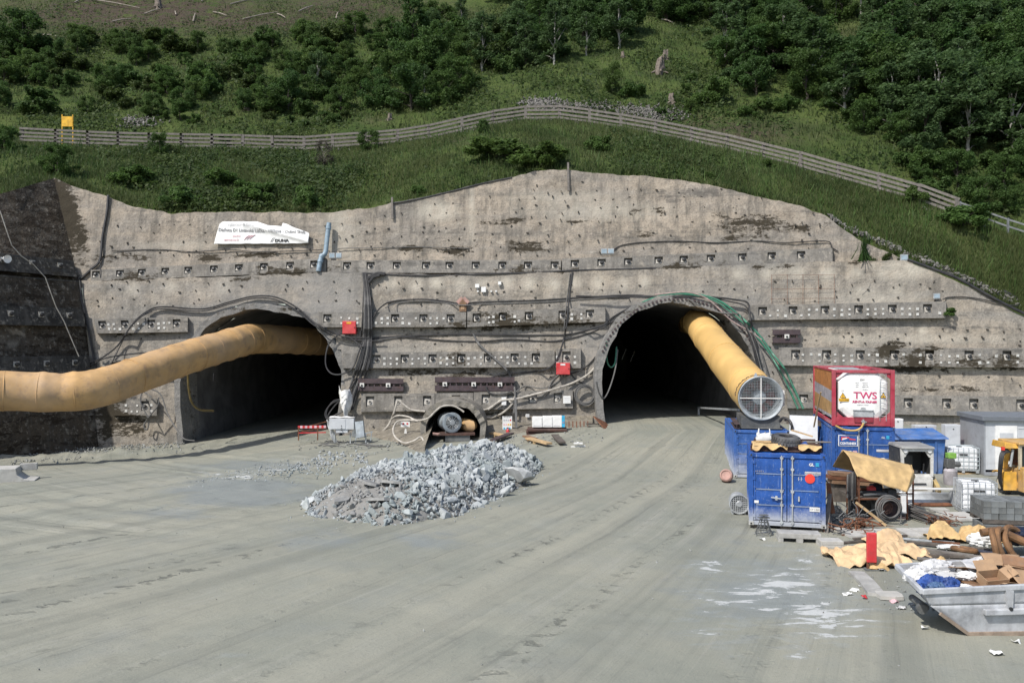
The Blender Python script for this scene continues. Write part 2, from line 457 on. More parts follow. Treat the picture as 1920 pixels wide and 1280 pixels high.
M['rubber'] = simple("tyre rubber", (0.045, 0.045, 0.047), 0.8, dust=0.5, dustcol=(0.22, 0.22, 0.22))
M['hose_rust'] = simple("muddy brown hose", (0.19, 0.10, 0.045), 0.75, var=0.4, dirt=0.5, dirtcol=(0.06, 0.04, 0.03))
M['skip'] = simple("dusty grey skip paint", (0.36, 0.375, 0.395), 0.7, 0.0, var=0.4, scale=3.0, dirt=0.7, dirtcol=(0.19, 0.19, 0.2), dust=0.6, dustcol=(0.52, 0.53, 0.54), streak=True)
M['skip_rust'] = simple("muddy skip keel", (0.27, 0.21, 0.16), 0.8, var=0.3, dirt=0.6, dirtcol=(0.12, 0.08, 0.06))
M['conc'] = simple("cast concrete", (0.34, 0.335, 0.315), 0.9, var=0.2, dirt=0.4)
M['conc_dark'] = simple("grey concrete block", (0.13, 0.138, 0.136), 0.9, var=0.25, dirt=0.4)
M['conc_pale'] = simple("pale concrete slab", (0.42, 0.41, 0.38), 0.9, var=0.15, dirt=0.4, dirtcol=(0.26, 0.24, 0.2))
M['hut'] = simple("pale grey hut wall", (0.50, 0.52, 0.54), 0.6, var=0.08, dirt=0.15)
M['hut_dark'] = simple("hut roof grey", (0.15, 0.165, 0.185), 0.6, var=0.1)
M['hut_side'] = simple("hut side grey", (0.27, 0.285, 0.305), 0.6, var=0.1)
M['loader'] = simple("dusty white loader paint", (0.60, 0.59, 0.55), 0.55, dirt=0.4, dust=0.4)
M['loader_y'] = simple("dusty ochre paint", (0.42, 0.29, 0.09), 0.6, dirt=0.4, dust=0.3)
M['cab_dark'] = simple("cab interior", (0.03, 0.032, 0.034), 0.7)
M['roof_grey'] = simple("dusty grey roof", (0.20, 0.20, 0.20), 0.7, dust=0.4)
M['machine'] = simple("machine yellow", (0.68, 0.36, 0.03), 0.5, dirt=0.4, dirtcol=(0.3, 0.2, 0.1), dust=0.2)
M['machine_o'] = simple("machine ochre", (0.50, 0.29, 0.07), 0.55, dirt=0.4, dust=0.25)
M['machine_c'] = simple("cream cab frame", (0.52, 0.46, 0.34), 0.55, dirt=0.3)
M['cyan'] = simple("light blue print", (0.04, 0.38, 0.62), 0.5, dirt=0, bump=0)
M['green'] = simple("green plastic", (0.22, 0.45, 0.08), 0.5)
M['ibc'] = simple("white tank plastic", (0.74, 0.75, 0.76), 0.4, var=0.06, dirt=0.15, bump=0.05)
M['block_blue'] = simple("wrapped pale blocks", (0.40, 0.45, 0.47), 0.5, var=0.12, dirt=0.2)
M['brick'] = simple("pinkish clay", (0.42, 0.26, 0.22), 0.85)
gl = NT("dark cab glass", 0.08, 0, 0.5); M['glass'] = gl.col((0.02, 0.03, 0.03))
# rock
k = NT("blue grey rock", 0.85, 0, 0.3)
co = k.coord("Position"); rnd = k.n("ObjectInfo").outputs["Random"]
isl = k.n("NewGeometry").outputs["Random Per Island"]
st = k.math('ADD', k.math('MULTIPLY', rnd, 0.5), k.math('MULTIPLY', isl, 0.5))
b0 = k.mix(st, (0.225, 0.245, 0.252), (0.44, 0.46, 0.46))
b0 = k.mix(k.rmp(k.noise(co, 3.0, 6, 0.7), 0.45, 0.7, 0, 0.5), b0, (0.22, 0.25, 0.25))
b0 = k.mix(k.rmp(k.noise(co, 0.35, 3), 0.5, 0.62, 0, 0.35), b0, (0.20, 0.25, 0.24))
k.bump(k.noise(co, 14, 5), 0.6, 0.03)
M['rock'] = k.col(b0)
k = NT("muddy spoil", 0.92, 0, 0.2); co = k.coord("Position")
b0 = k.mix(k.noise(co, 2.5, 6, 0.7), (0.17, 0.165, 0.15), (0.285, 0.28, 0.265)); k.bump(k.noise(co, 7, 6, 0.7), 0.9, 0.06)
M['mud'] = k.col(b0)
M['slab_mud'] = simple("muddy slab", (0.235, 0.235, 0.225), 0.9, var=0.25, scale=4)
k = NT("pale field stone", 0.9); co = k.coord("Position"); isl = k.n("NewGeometry").outputs["Random Per Island"]
M['pale_stone'] = k.col(k.mix(isl, (0.085, 0.08, 0.072), (0.21, 0.20, 0.185)))
# yard surface: dust, curved wheel marks (flow coordinates are stored on the sheet), splashes
k = NT("dusty yard", 0.9, 0, 0.25)
co = k.coord("Position"); st = k.sepc(k.attr("tone_mask"))
fa = k.attr("flow_a", "Vector"); fb = k.attr("flow_b", "Vector")
base = k.mix(k.rmp(k.noise(co, 0.13, 5, 0.6), 0.35, 0.65), (0.212, 0.220, 0.184), (0.272, 0.268, 0.217))
base = k.mix(k.rmp(k.noise(co, 0.5, 6, 0.65), 0.45, 0.75, 0, 0.5), base, (0.225, 0.236, 0.214))
def tracks(fl, sc):
 a = k.noise(k.mapv(fl, (2.6*sc, 0.05, 1)), 1.0, 5, 0.6)
 b = k.noise(k.mapv(fl, (9.0*sc, 0.16, 1)), 1.0, 4, 0.6)
 return k.math('ADD', k.math('MULTIPLY', a, 0.6), k.math('MULTIPLY', b, 0.4))
ta = tracks(fa, 1.0); tb = tracks(fb, 0.9)
sel = k.rmp(k.math('ADD', st[2], k.math('MULTIPLY', k.math('SUBTRACT', k.noise(co, 0.22, 4), 0.5), 0.7)), 0.35, 0.65)
nd = k.n("Mix"); nd.data_type = 'FLOAT'; k.l(sel, nd.inputs[0]); k.l(ta, nd.inputs[2]); k.l(tb, nd.inputs[3]); tr = nd.outputs[0]
patch = k.rmp(k.noise(co, 0.2, 5, 0.65), 0.36, 0.60, 0.25, 1.0)
base = k.mix(k.math('MULTIPLY', k.rmp(tr, 0.485, 0.34, 0, 0.75), patch), base, (0.13, 0.133, 0.118))
base = k.mix(k.math('MULTIPLY', k.rmp(tr, 0.515, 0.66, 0, 0.65), patch), base, (0.30, 0.295, 0.255))
base = k.mix(k.rmp(k.noise(k.mapv(fa, (0.55, 0.012, 1), loc=(7, 0, 0)), 1.0, 3), 0.50, 0.64, 0, 0.45), base, (0.315, 0.305, 0.245))
base = k.mix(k.rmp(k.noise(k.mapv(fa, (0.8, 0.018, 1), loc=(1, 0, 0)), 1.0, 3), 0.52, 0.64, 0, 0.4), base, (0.15, 0.156, 0.132))
fine = k.noise(co, 18, 5, 0.7)
base = k.mix(k.rmp(fine, 0.52, 0.75, 0, 0.45), base, (0.125, 0.125, 0.112))
base = k.mix(k.rmp(k.noise(co, 1.1, 7, 0.72), 0.55, 0.72, 0, 0.4), base, (0.135, 0.138, 0.122))
base = k.mix(k.math('MULTIPLY', k.rmp(k.noise(k.mapv(fa, (1.1, 0.35, 1)), 1.0, 7, 0.72, 0.6), 0.57, 0.70, 0, 0.6), k.rmp(k.noise(co, 0.12, 4), 0.42, 0.6)), base, (0.125, 0.128, 0.112))
lane_ = lane = k.rmp(k.noise(k.mapv(fa, (1.15, 0.02, 1), loc=(3, 0, 0)), 1.0, 2), 0.54, 0.66)
lug = k.rmp(k.noise(k.mapv(fa, (3.2, 2.6, 1)), 1.0, 3, 0.6), 0.53, 0.62)
base = k.mix(k.math('MULTIPLY', k.math('MULTIPLY', lane, lug), k.rmp(k.noise(co, 0.16, 3), 0.38, 0.56, 0, 0.8)), base, (0.115, 0.118, 0.10))
# damp bluish patches
bl = k.math('ADD', st[1], k.math('MULTIPLY', k.math('SUBTRACT', k.noise(co, 0.55, 6, 0.65), 0.5), 1.3))
base = k.mix(k.math('MULTIPLY', k.rmp(bl, 0.3, 0.8, 0, 0.7), k.rmp(st[1], 0.0, 0.15)), base, (0.19, 0.21, 0.21))
# lime wash splashes: streaky along x
sp = k.math('ADD', st[0], k.math('MULTIPLY', k.math('SUBTRACT', k.noise(k.mapv(co, (0.9, 2.6, 1), rot=(0, 0, -0.12)), 1.0, 8, 0.68, 0.6), 0.5), 3.4))
base = k.mix(k.math('MULTIPLY', k.rmp(sp, 0.84, 0.92), k.rmp(st[0], 0.03, 0.2)), base, k.mix(fine, (0.40, 0.41, 0.40), (0.60, 0.60, 0.585)))
wet = k.math('MULTIPLY', k.rmp(sp, 0.35, 0.7), k.rmp(st[0], 0.03, 0.25))
base = k.mix(k.math('MULTIPLY', wet, 0.25), base, (0.26, 0.285, 0.29))
hh = k.math('ADD', k.math('SUBTRACT', k.math('MULTIPLY', tr, 0.7), k.math('MULTIPLY', k.math('MULTIPLY', lane_, lug), 0.35)), k.math('ADD', k.math('MULTIPLY', fine, 0.16), k.math('MULTIPLY', k.noise(co, 3.5, 6, 0.65), 0.25)))
k.bump(hh, 0.75, 0.10)
M['yard'] = k.col(base)
# hillside earth and grass base
k = NT("hill earth", 0.95, 0, 0.1); co = k.coord("Position"); st = k.sepc(k.attr("tone_mask"))
b0 = k.mix(k.rmp(k.noise(co, 0.28, 6, 0.65), 0.35, 0.65), (0.04, 0.066, 0.018), (0.075, 0.102, 0.03))
b0 = k.mix(k.rmp(k.noise(co, 1.4, 5, 0.7), 0.5, 0.75, 0, 0.6), b0, (0.058, 0.05, 0.03))
b0 = k.mix(k.math('MULTIPLY', st[0], k.rmp(k.noise(co, 0.8, 6, 0.7), 0.3, 0.6)), b0, k.mix(k.noise(co, 3, 5), (0.085, 0.065, 0.05), (0.05, 0.042, 0.03)))
k.bump(k.noise(co, 3.0, 6, 0.7), 1.0, 0.25)
M['hill'] = k.col(b0)
def leafmat(name, a, b, c=None, rnd_amt=0.5):
 k = NT(name, 0.6, 0, 0.25)
 lv = k.attr("lv", "Fac"); rnd = k.n("ObjectInfo").outputs["Random"]
 base = k.mix(lv, a, b)
 if c: base = k.mix(k.math('MULTIPLY', rnd, rnd_amt), base, k.mix(lv, tuple(x*0.6 for x in c), c))
 k.col(base)
 tr = k.n("BsdfTranslucent"); k.l(base, tr.inputs[0])
 mx = k.n("MixShader"); mx.inputs[0].default_value = 0.48
 k.l(k.b.outputs[0], mx.inputs[1]); k.l(tr.outputs[0], mx.inputs[2])
 k.l(mx.outputs[0], k.t.nodes["Material Output"].inputs[0])
 return k.m
M['leaf_dark'] = leafmat("dark leaves", (0.030, 0.07, 0.020), (0.076, 0.145, 0.040), (0.075, 0.13, 0.032))
M['leaf_mid'] = leafmat("mid green leaves", (0.038, 0.080, 0.022), (0.092, 0.165, 0.042), (0.10, 0.15, 0.04))
M['leaf_birch'] = leafmat("birch leaves", (0.042, 0.082, 0.030), (0.10, 0.16, 0.06), (0.085, 0.15, 0.048))
M['leaf_light'] = leafmat("light green leaves", (0.046, 0.095, 0.024), (0.11, 0.19, 0.048), (0.115, 0.16, 0.042))
M['leaf_dead'] = leafmat("dry twigs", (0.05, 0.045, 0.035), (0.10, 0.09, 0.07))
M['grass'] = leafmat("slope grass", (0.045, 0.075, 0.022), (0.145, 0.172, 0.064))
M['cover'] = leafmat("bramble leaves", (0.032, 0.06, 0.016), (0.09, 0.125, 0.034))
M['bark'] = simple("bark", (0.06, 0.05, 0.04), 0.95, var=0.3)
M['bark_birch'] = simple("birch bark", (0.33, 0.32, 0.29), 0.85, var=0.25, dirt=0.5, dirtcol=(0.06, 0.055, 0.05))
M['stump'] = simple("bleached stump", (0.17, 0.14, 0.115), 0.95, var=0.4, scale=6)
M['log'] = simple("bleached log", (0.27, 0.235, 0.195), 0.9, var=0.3)
M['pale_boulder'] = simple("pale boulder", (0.40, 0.41, 0.40), 0.9, var=0.25, scale=2, dirt=0.4)
M['rail_grey'] = simple("dull guard rail", (0.15, 0.16, 0.165), 0.6)
# ------------------------------------------------------------------ tunnel profiles (x relative to centre, z)
def arch(hw, h, base=-1.8, n=40, pinch=0.94):
 zs = 0.40*h
 pts = [(-hw*pinch, base), (-hw*pinch, 0.0), (-hw*0.985, zs*0.5)]
 for i in range(n+1):
  a = math.pi*(1-i/n)
  pts.append((hw*math.cos(a), zs+(h-zs)*math.sin(a)))
 pts += [(hw*0.985, zs*0.5), (hw*pinch, 0.0), (hw*pinch, base)]
 return pts
TUN = {
 'left': dict(cx=-17.6, hw=5.6, h=8.6, t=0.42, y0=55.45, base=-1.8, proud=.12),
 'right': dict(cx=11.25, hw=5.25, h=8.95, t=0.5, y0=53.2, base=-1.0, proud=.3),
 'adit': dict(cx=-3.62, hw=1.66, h=2.4, t=0.34, y0=48.9, base=-1.0, proud=0),
}
def in_arch(x, z, T, grow):
 hw = T['hw']+grow; h = T['h']+grow; zs = 0.40*h
 x = np.abs(x-T['cx'])
 up = (x/hw)**2 + (np.maximum(z-zs, 0)/(h-zs))**2 < 1
 return np.where(z > zs, up, x < hw*0.97)
# ------------------------------------------------------------------ wall stains, plus painted-in shade at the upper left corner and ledge line
MOULD_SHADE = [(985,462,75,15,.62),(860,470,34,9,.7),(768,467,28,7,.6),(1240,395,20,10,.8),(1190,398,18,7,.7),(1420,420,85,26,.66),(1500,425,62,13,.55),(1380,442,40,11,.5),
         (480,478,70,7,.7),(395,482,30,9,.6),(230,482,70,11,.7),(118,430,42,110,1.3),(105,370,24,45,1.2),(150,450,22,60,.75),(960,415,70,6,.55),(1110,415,50,6,.5),(1180,440,60,6,.45),  # upper left corner ellipses paint growth and wall shade together
         (880,600,70,20,.5),(985,600,90,22,.75),(1080,602,45,14,.75),(855,675,44,18,.7),(1005,668,60,16,.55),(720,600,60,14,.35),
         (1670,655,34,18,.8),(1745,660,30,14,.8),(1820,668,60,12,.75),(1890,670,50,14,.75),(1720,692,140,9,.75),(1880,692,70,8,.7),(1760,730,120,8,.5),(1560,668,40,12,.45),
         (320,524,200,2.6,.8),(520,513,140,2.6,.75),(780,516,110,2.6,.85),(1000,511,90,2.6,.8),(1300,501,240,2.4,.7),(1620,491,70,2.4,.6),(260,628,90,3,.6),(870,616,260,3,.7),(1590,603,190,3,.6),(870,693,220,3,.6),(1700,690,240,3,.8),(860,776,190,4,.5),(850,700,160,7,.45),(780,628,120,6,.35),(230,800,60,40,.6),(205,770,30,70,.8),(1060,790,60,12,.4),(1640,600,90,5,.4)]  # thin strips along the ledge paint in its shading line
PALE = [(735+43*i,532+2*math.sin(i*2.1),15,13,.75) for i in range(12)] + [(1385+55*i,512,17,14,.7) for i in range(6)] + [(1700,505,60,22,.7),(820,395,42,20,.75),(884,390,7,60,.6),
  (1460,510,10,10,.5),(1730,620,12,10,.8),(1620,545,24,14,.6),(1680,548,20,13,.6),(250,540,14,12,.6),(320,538,14,12,.6),(420,540,18,13,.6),(640,440,36,60,.55),(1120,395,160,20,.5),(1050,370,120,14,.4),
  (1000,500,300,4,.4),(350,460,140,10,.4),(1640,560,120,16,.5),(1700,635,220,10,.5),(1800,690,160,8,.5),(900,655,200,4,.5),(1560,680,90,5,.5)]
GREY = [(480,600,190,70,.9),(610,560,90,55,.8),(660,640,60,90,.6),(1280,600,190,75,.75),(1120,640,50,80,.6),(1440,640,60,90,.6),(560,535,140,22,.7)]
def stain_shade_at(px, py):
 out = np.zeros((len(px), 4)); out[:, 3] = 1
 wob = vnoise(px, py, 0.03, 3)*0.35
 for ch, lst in enumerate((MOULD_SHADE, PALE, GREY)):
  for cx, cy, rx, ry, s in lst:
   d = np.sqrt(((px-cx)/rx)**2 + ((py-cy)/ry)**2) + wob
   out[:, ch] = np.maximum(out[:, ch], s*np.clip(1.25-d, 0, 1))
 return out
def project(V):
 V = np.asarray(V); return 960+F*V[:, 0]/V[:, 1], 640-F*(V[:, 2]-CH)/V[:, 1]
LOWTOP = [(152,527),(300,522),(400,519),(520,513),(610,510),(690,511),(830,515),(1000,511),(1070,507),(1300,500),(1500,491),(1700,489),(1740,503),(1780,522),(1850,555),(1905,588),(1960,602),(2300,660),(2900,720)]
UPTOP = [(102,334),(140,350),(200,368),(250,388),(320,400),(420,398),(560,398),(625,398),(700,388),(735,380),(790,371),(850,357),(900,345),(960,333),(1000,321),(1030,317),(1065,319),(1120,325),(1200,330),(1280,338),(1350,352),(1420,367),(1500,385),(1550,404),(1580,430),(1620,456),(1690,482),(1712,490)]
UPBOT = [(150,540),(600,530),(1000,528),(1712,506)]
def wall_sheet(name, pl, top, bot, left, mat, dx, dz, amp, holes, back, parent, seed):
 A, b, c = pl
 tp = np.array([tuple(onplane(x, y, pl)) for x, y in top])
 if callable(bot): zb = bot
 else:
  bp = np.array([tuple(onplane(x, y, pl)) for x, y in bot]); zb = lambda x: np.interp(x, bp[:, 0], bp[:, 2])
 x0, x1 = tp[0, 0], tp[-1, 0]
 nu = int((x1-x0)/dx); nv = int(14/dz) if callable(bot) else int(9/dz)
 s = np.linspace(0, 1, nu+1); t = np.linspace(0, 1, nv+1)
 xt = x0+(x1-x0)*s; xl = left                                   # left(bottom) offset to follow the leaning corner
 zt = np.interp(xt, tp[:, 0], tp[:, 2])
 ragged = vnoise(xt, xt*0, 1.1, 3, seed)*0.10 + vnoise(xt, xt*0, 4, 2, seed+3)*0.05
 X = np.zeros((nv+1, nu+1)); Z = X.copy()
 for j in range(nv+1):
  X[j] = xt + xl*(1-t[j])*(1-s)
  zbv = zb(xt)
  Z[j] = zbv + (zt+ragged-zbv)*t[j]
 Y = A - b*X + c*Z
 Y = Y + vnoise(X, Z, 0.35, 4, seed)*amp*1.6 + vnoise(X, Z, 2.2, 3, seed+1)*amp*0.45
 V = np.stack([X, Y, Z], -1).reshape(-1, 3)
 idx = np.arange((nv+1)*(nu+1)).reshape(nv+1, nu+1)
 Q = np.stack([idx[:-1, :-1], idx[:-1, 1:], idx[1:, 1:], idx[1:, :-1]], -1).reshape(-1, 4)
 C = V[Q].mean(1)
 keep = np.ones(len(Q), bool)
 for T, g in holes: keep &= ~in_arch(C[:, 0], C[:, 2], T, g)
 Q = Q[keep]
 # top edge turns back: the wall has a thickness / the tier has a ledge
 n = len(V)
 B = V[idx[-1]].copy(); B[:, 1] += back; B[:, 2] -= 0.04
 V = np.concatenate([V, B])
 bi = np.arange(n, n+nu+1)
 Q = np.concatenate([Q, np.stack([idx[-1, :-1], idx[-1, 1:], bi[1:], bi[:-1]], -1)])
 px, py = project(V)
 o = link(name, np_mesh(name, V, Q, mat, True, vcol=stain_shade_at(px, py)), parent)
 o.data.set_sharp_from_angle(angle=R(50))
 return o
wall = empty("retaining_wall", (0, 54.5, 0), 0, "tall stepped grey shotcrete retaining wall below the green slope", "retaining wall")
WOFF = Vector((0, 54.5, 0))
def wchild(o):
 """built in world coordinates, hung under the wall"""
 o.parent = wall; o.location = o.location - WOFF; return o
holes = [(TUN['left'], 0.4), (TUN['right'], 0.25), (TUN['adit'], 0.1)]
c_lo = onplane(190, 842, LOW); c_hi = onplane(152, 527, LOW)
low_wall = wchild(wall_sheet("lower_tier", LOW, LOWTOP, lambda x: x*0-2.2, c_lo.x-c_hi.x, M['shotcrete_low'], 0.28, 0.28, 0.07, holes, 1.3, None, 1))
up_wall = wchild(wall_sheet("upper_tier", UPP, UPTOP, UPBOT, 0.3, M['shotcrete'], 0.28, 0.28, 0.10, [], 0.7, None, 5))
# left side wall (runs from the corner towards the camera, its face in shade)
DS = Vector((-0.40, -0.916, 0))
def patch(name, bl, bd, tl, td, mat, nu, nv, amp, seed, wet=1.0):
 """bl/tl: corner points bottom/top; bd/td(s): point s metres along the wall"""
 V = []
 for j in range(nv+1):
  for i in range(nu+1):
   s = 27*i/nu; p = bd(s).lerp(td(s), j/nv); V.append(tuple(p))
 V = np.array(V)
 nrm = np.array([-0.916, 0.40, 0])
 damp = np.minimum(1, np.linalg.norm(V[:, :2]-np.array([bl.x, bl.y])*0-V[:, :2], axis=1)+1)
 u = np.tile(27*np.arange(nu+1)/nu, nv+1)
 edge = np.clip(u/1.5, 0, 1)
 d = vnoise(u, V[:, 2], 0.4, 4, seed)*amp*1.5 + vnoise(u, V[:, 2], 2.0, 3, seed+1)*amp*0.5
 V += (d*edge)[:, None]*nrm
 idx = np.arange((nv+1)*(nu+1)).reshape(nv+1, nu+1)
 Q = np.stack([idx[:-1, 1:], idx[:-1, :-1], idx[1:, :-1], idx[1:, 1:]], -1).reshape(-1, 4)
 st = np.zeros((len(V), 4)); st[:, 3] = 1
 st[:, 0] = np.clip(0.25*wet + 0.25*vnoise(u, V[:, 2], 0.25, 3, seed+4), 0, 1)
 st[:, 1] = 0.25*(vnoise(u, V[:, 2], 0.7, 3, seed+6) > 0.45)
 o = link(name, np_mesh(name, V, Q, mat, True, vcol=st))
 return o
side = empty("retaining_wall", (-33.5, 46, -1), 0, "dark damp shaded side wall at the left end, turning towards the yard", "retaining wall")
def schild(o): o.parent = side; o.location = o.location - side.location; return o
su_b = onplane(150, 532, UPP); su_t = onplane(102, 334, UPP)
def side_top(s): return su_t + DS*s + Vector((0, 0, -(0.46*min(s, 8)+0.12*max(0, s-8))))
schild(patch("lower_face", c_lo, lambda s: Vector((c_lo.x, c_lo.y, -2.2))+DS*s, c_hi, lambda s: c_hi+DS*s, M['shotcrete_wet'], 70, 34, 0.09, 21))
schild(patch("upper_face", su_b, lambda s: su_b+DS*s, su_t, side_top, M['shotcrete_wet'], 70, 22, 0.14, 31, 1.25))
m = MB()   # ledge between the two faces
for i in range(40):
 a, b2 = 27*i/40, 27*(i+1)/40
 m.quad(c_hi+DS*a, c_hi+DS*b2, su_b+DS*b2, su_b+DS*a)
 m.quad(c_hi+DS*a+Vector((.03, -.02, .0)), c_hi+DS*b2+Vector((.03, -.02, .0)), c_hi+DS*b2+Vector((.03, -.02, -.12)), c_hi+DS*a+Vector((.03, -.02, -.12)))
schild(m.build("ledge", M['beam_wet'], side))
for v in side.children[-1].data.vertices: pass
def cap_vcol(o, val=(0, 0, 0, 1)):
 a = o.data.color_attributes.new("tone_mask", 'FLOAT_COLOR', 'POINT')
 a.data.foreach_set("color", np.tile(np.array(val, dtype=np.float32), len(o.data.vertices)))
# ------------------------------------------------------------------ anchored concrete beams
def anchor_mesh():
 b = MB()
 b.box((0, -0.015, 0), (0.40, 0.03, 0.40), 0)
 b.cyl((0, -0.03, 0), (0, -0.075, 0), 0.16, 12, 0)
 b.tube([(0, -0.07, 0), (0, -0.17, 0), (0, -0.21, 0)], [0.145, 0.135, 0.08], 12, 1)
 return b.mesh("anchor_head", [M['plate'], M['cap']])
ANCH = anchor_mesh()
def anchor_mesh2():
 b = MB()
 b.box((0, -0.015, 0), (0.40, 0.03, 0.40), 0)
 b.tube([(0, -0.02, 0), (0, -0.13, 0)], [0.13, 0.11], 12, 0)
 b.tube([(0, -0.12, 0), (0, -0.16, 0)], [0.09, 0.06], 10, 1)
 return b.mesh("anchor_head", [M['plate'], M['cap']])
ANCH2 = anchor_mesh2()
def beam(quad, planefn, proud, anchors, parent, poff, mat=None, plates=None, capmesh=None, tnich=(0.14, 0.72), joints=()):
 """quad: TL, TR, BL, BR in photo px. Front face with a recessed niche per anchor."""
 TL, TR, BL, BR = quad
 def pt(s, t, off):
  px = (TL[0]*(1-s)+TR[0]*s)*(1-t)+(BL[0]*(1-s)+BR[0]*s)*t
  py = (TL[1]*(1-s)+TR[1]*s)*(1-t)+(BL[1]*(1-s)+BR[1]*s)*t
  return planefn(px, py, off)
 L = (pt(1, 0, 0)-pt(0, 0, 0)).length
 hw = 0.29/L
 ss = sorted((a-TL[0])/(TR[0]-TL[0]) for a in anchors)
 ss = [s for s in ss if hw*1.2 < s < 1-hw*1.2]
 m = MB(); ta, tb = tnich
 cuts = [0.0]
 for s in ss: cuts += [s-hw, s+hw]
 cuts.append(1.0)
 def strip(a, b2, t0, t1):
  nseg = max(1, int((b2-a)*L/1.2))
  for i in range(nseg):
   u0 = a+(b2-a)*i/nseg; u1 = a+(b2-a)*(i+1)/nseg
   m.quad(pt(u0, t1, proud), pt(u1, t1, proud), pt(u1, t0, proud), pt(u0, t0, proud))
 for i in range(0, len(cuts), 2): strip(cuts[i], cuts[i+1], 0, 1)
 for s in ss:
  a, b2 = s-hw, s+hw
  strip(a, b2, 0, ta); strip(a, b2, tb, 1)
  dt, db = proud-0.26, proud-0.07
  m.quad(pt(a, tb, db), pt(b2, tb, db), pt(b2, ta, dt), pt(a, ta, dt))
  m.quad(pt(a, ta, proud), pt(a, ta, dt), pt(b2, ta, dt), pt(b2, ta, proud))
  m.quad(pt(a, tb, db), pt(a, tb, proud), pt(b2, tb, proud), pt(b2, tb, db))
  m.quad(pt(a, ta, dt), pt(a, ta, proud), pt(a, tb, proud), pt(a, tb, db))
  m.quad(pt(b2, ta, proud), pt(b2, ta, dt), pt(b2, tb, db), pt(b2, tb, proud))
 nseg = max(1, int(L/1.5))
 for i in range(nseg):
  a, b2 = i/nseg, (i+1)/nseg
  m.quad(pt(a, 0, proud), pt(b2, 0, proud), pt(b2, 0, -0.35), pt(a, 0, -0.35))
  m.quad(pt(a, 1, -0.35), pt(b2, 1, -0.35), pt(b2, 1, proud), pt(a, 1, proud))
 m.quad(pt(0, 0, proud), pt(0, 0, -0.35), pt(0, 1, -0.35), pt(0, 1, proud))
 m.quad(pt(1, 0, -0.35), pt(1, 0, proud), pt(1, 1, proud), pt(1, 1, -0.35))
 o = m.build("concrete_beam", mat or M['beam'])
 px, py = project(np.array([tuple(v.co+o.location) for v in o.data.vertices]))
 a = o.data.color_attributes.new("tone_mask", 'FLOAT_COLOR', 'POINT')
 st = stain_shade_at(px, py); st[:, 1] = 0; st[:, 2] = 0
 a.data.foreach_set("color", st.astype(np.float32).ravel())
 base = o.location.copy()
 o.parent = parent; o.location = base - poff
 q = (pt(0, tb, proud-0.07)-pt(0, ta, proud-0.26))
 tilt = math.atan2(q.y*1.0, -q.z)       # bottom of the seat stands further out
 for s in ss:
  tm = ta*0.42+tb*0.58
  p = pt(s, tm, proud-0.15)
  h = link("anchor_head", capmesh or ANCH, o)
  h.location = p-base; h.rotation_euler = (tilt+random.uniform(-.05, .05), random.uniform(-.12, .12), 0.07 if poff is WOFF else 0)
 if plates:
  b = MB()
  for px_ in plates:
   s = (px_-TL[0])/(TR[0]-TL[0])
   for t in (0.40, 0.74):
    if random.random() < 0.14: continue
    p = pt(s, t+random.uniform(-.04, .04), proud+0.02)-base
    w = random.uniform(0.12, 0.19)
    b.box(p, (w, 0.05, w), 0, (random.uniform(-.1, .1), random.uniform(-.15, .15), 0.07))
  po = link("marker_plates", b.mesh("marker_plates", M['white_plate']), o); tag(po, kind="stuff")
 return o
def triples(anch, gap=9.5):
 out = []
 a = sorted(anch)
 for i in range(len(a)-1):
  mid = (a[i]+a[i+1])/2
  if a[i+1]-a[i] > 34: out += [mid-gap*1.3, mid, mid+gap*1.3]
 return out
def wb(q, fn, proud, an, **k): return beam(q, fn, proud, an, wall, WOFF, **k)
A0 = [180,225,266,310,353,401,448,495,544,589]
wb(((170,506),(612,484),(170,527),(612,509)), WU, 0.40, A0)
A1 = [651,695,744,799,843,892,942,990,1040]
wb(((614,488),(1052,487),(614,512),(1052,511)), WU, 0.44, A1)
A2 = [1078,1128,1178,1235,1282,1333,1392,1447,1502]
wb(((1054,485),(1561,465),(1054,509),(1561,491)), WU, 0.40, A2)
B0 = [190,233,283,331]
wb(((176,598),(352,594),(182,625),(352,622)), WL, 0.42, B0, plates=triples(B0, 8))
B1 = [614,741,794,845]
wb(((597,585),(874,585),(597,613),(874,613)), WL, 0.42, B1, plates=[640,655,670,705,716,727]+triples(B1[1:]))
B2 = [894,943,992,1055,1106]
wb(((876,584),(1135,576),(876,613),(1135,603)), WL, 0.44, B2, plates=[917,925,965,973]+[1072,1090])
B3 = [1430,1487,1547,1610,1673,1739]
wb(((1402,572),(1774,565),(1402,600),(1774,596)), WL, 0.42, B3, plates=triples(B3, 11)+[1762])
C1 = [706,759,811,865,915,965,1005]
wb(((643,662),(1040,657),(643,690),(1040,688)), WL, 0.42, C1, plates=triples(C1, 9))
wb(((1042,654),(1089,653),(1042,690),(1089,690)), WL, 0.46, [1062], plates=[1045,1078])
C2 = [1492,1550,1613,1677,1743,1817,1888,1960]
wb(((1460,651),(2060,653),(1460,685),(2060,690)), WL, 0.42, C2, plates=triples(C2, 12))
wb(((192,676),(330,672),(192,704),(330,702)), WL, 0.42, [215,262,308])
D0 = [222,272]
wb(((214,747),(294,747),(214,779),(294,779)), WL, 0.42, D0, plates=triples(D0, 8)+[236,284])
D1 = [694,747,801]
wb(((677,738),(815,737),(677,772),(815,770)), WL, 0.40, D1, capmesh=ANCH2)
D2 = [911,959,999,1046]
wb(((888,735),(1074,731),(888,768),(1074,765)), WL, 0.40, D2, capmesh=ANCH2)
wb(((816,737),(887,736),(816,758),(887,757)), WL, 0.38, [855], capmesh=ANCH2, tnich=(0.2, 0.9))
wb(((1476,735),(1533,735),(1476,765),(1533,765)), WL, 0.40, [1507], capmesh=ANCH2)
D3 = [1703,1775,1826,1914]
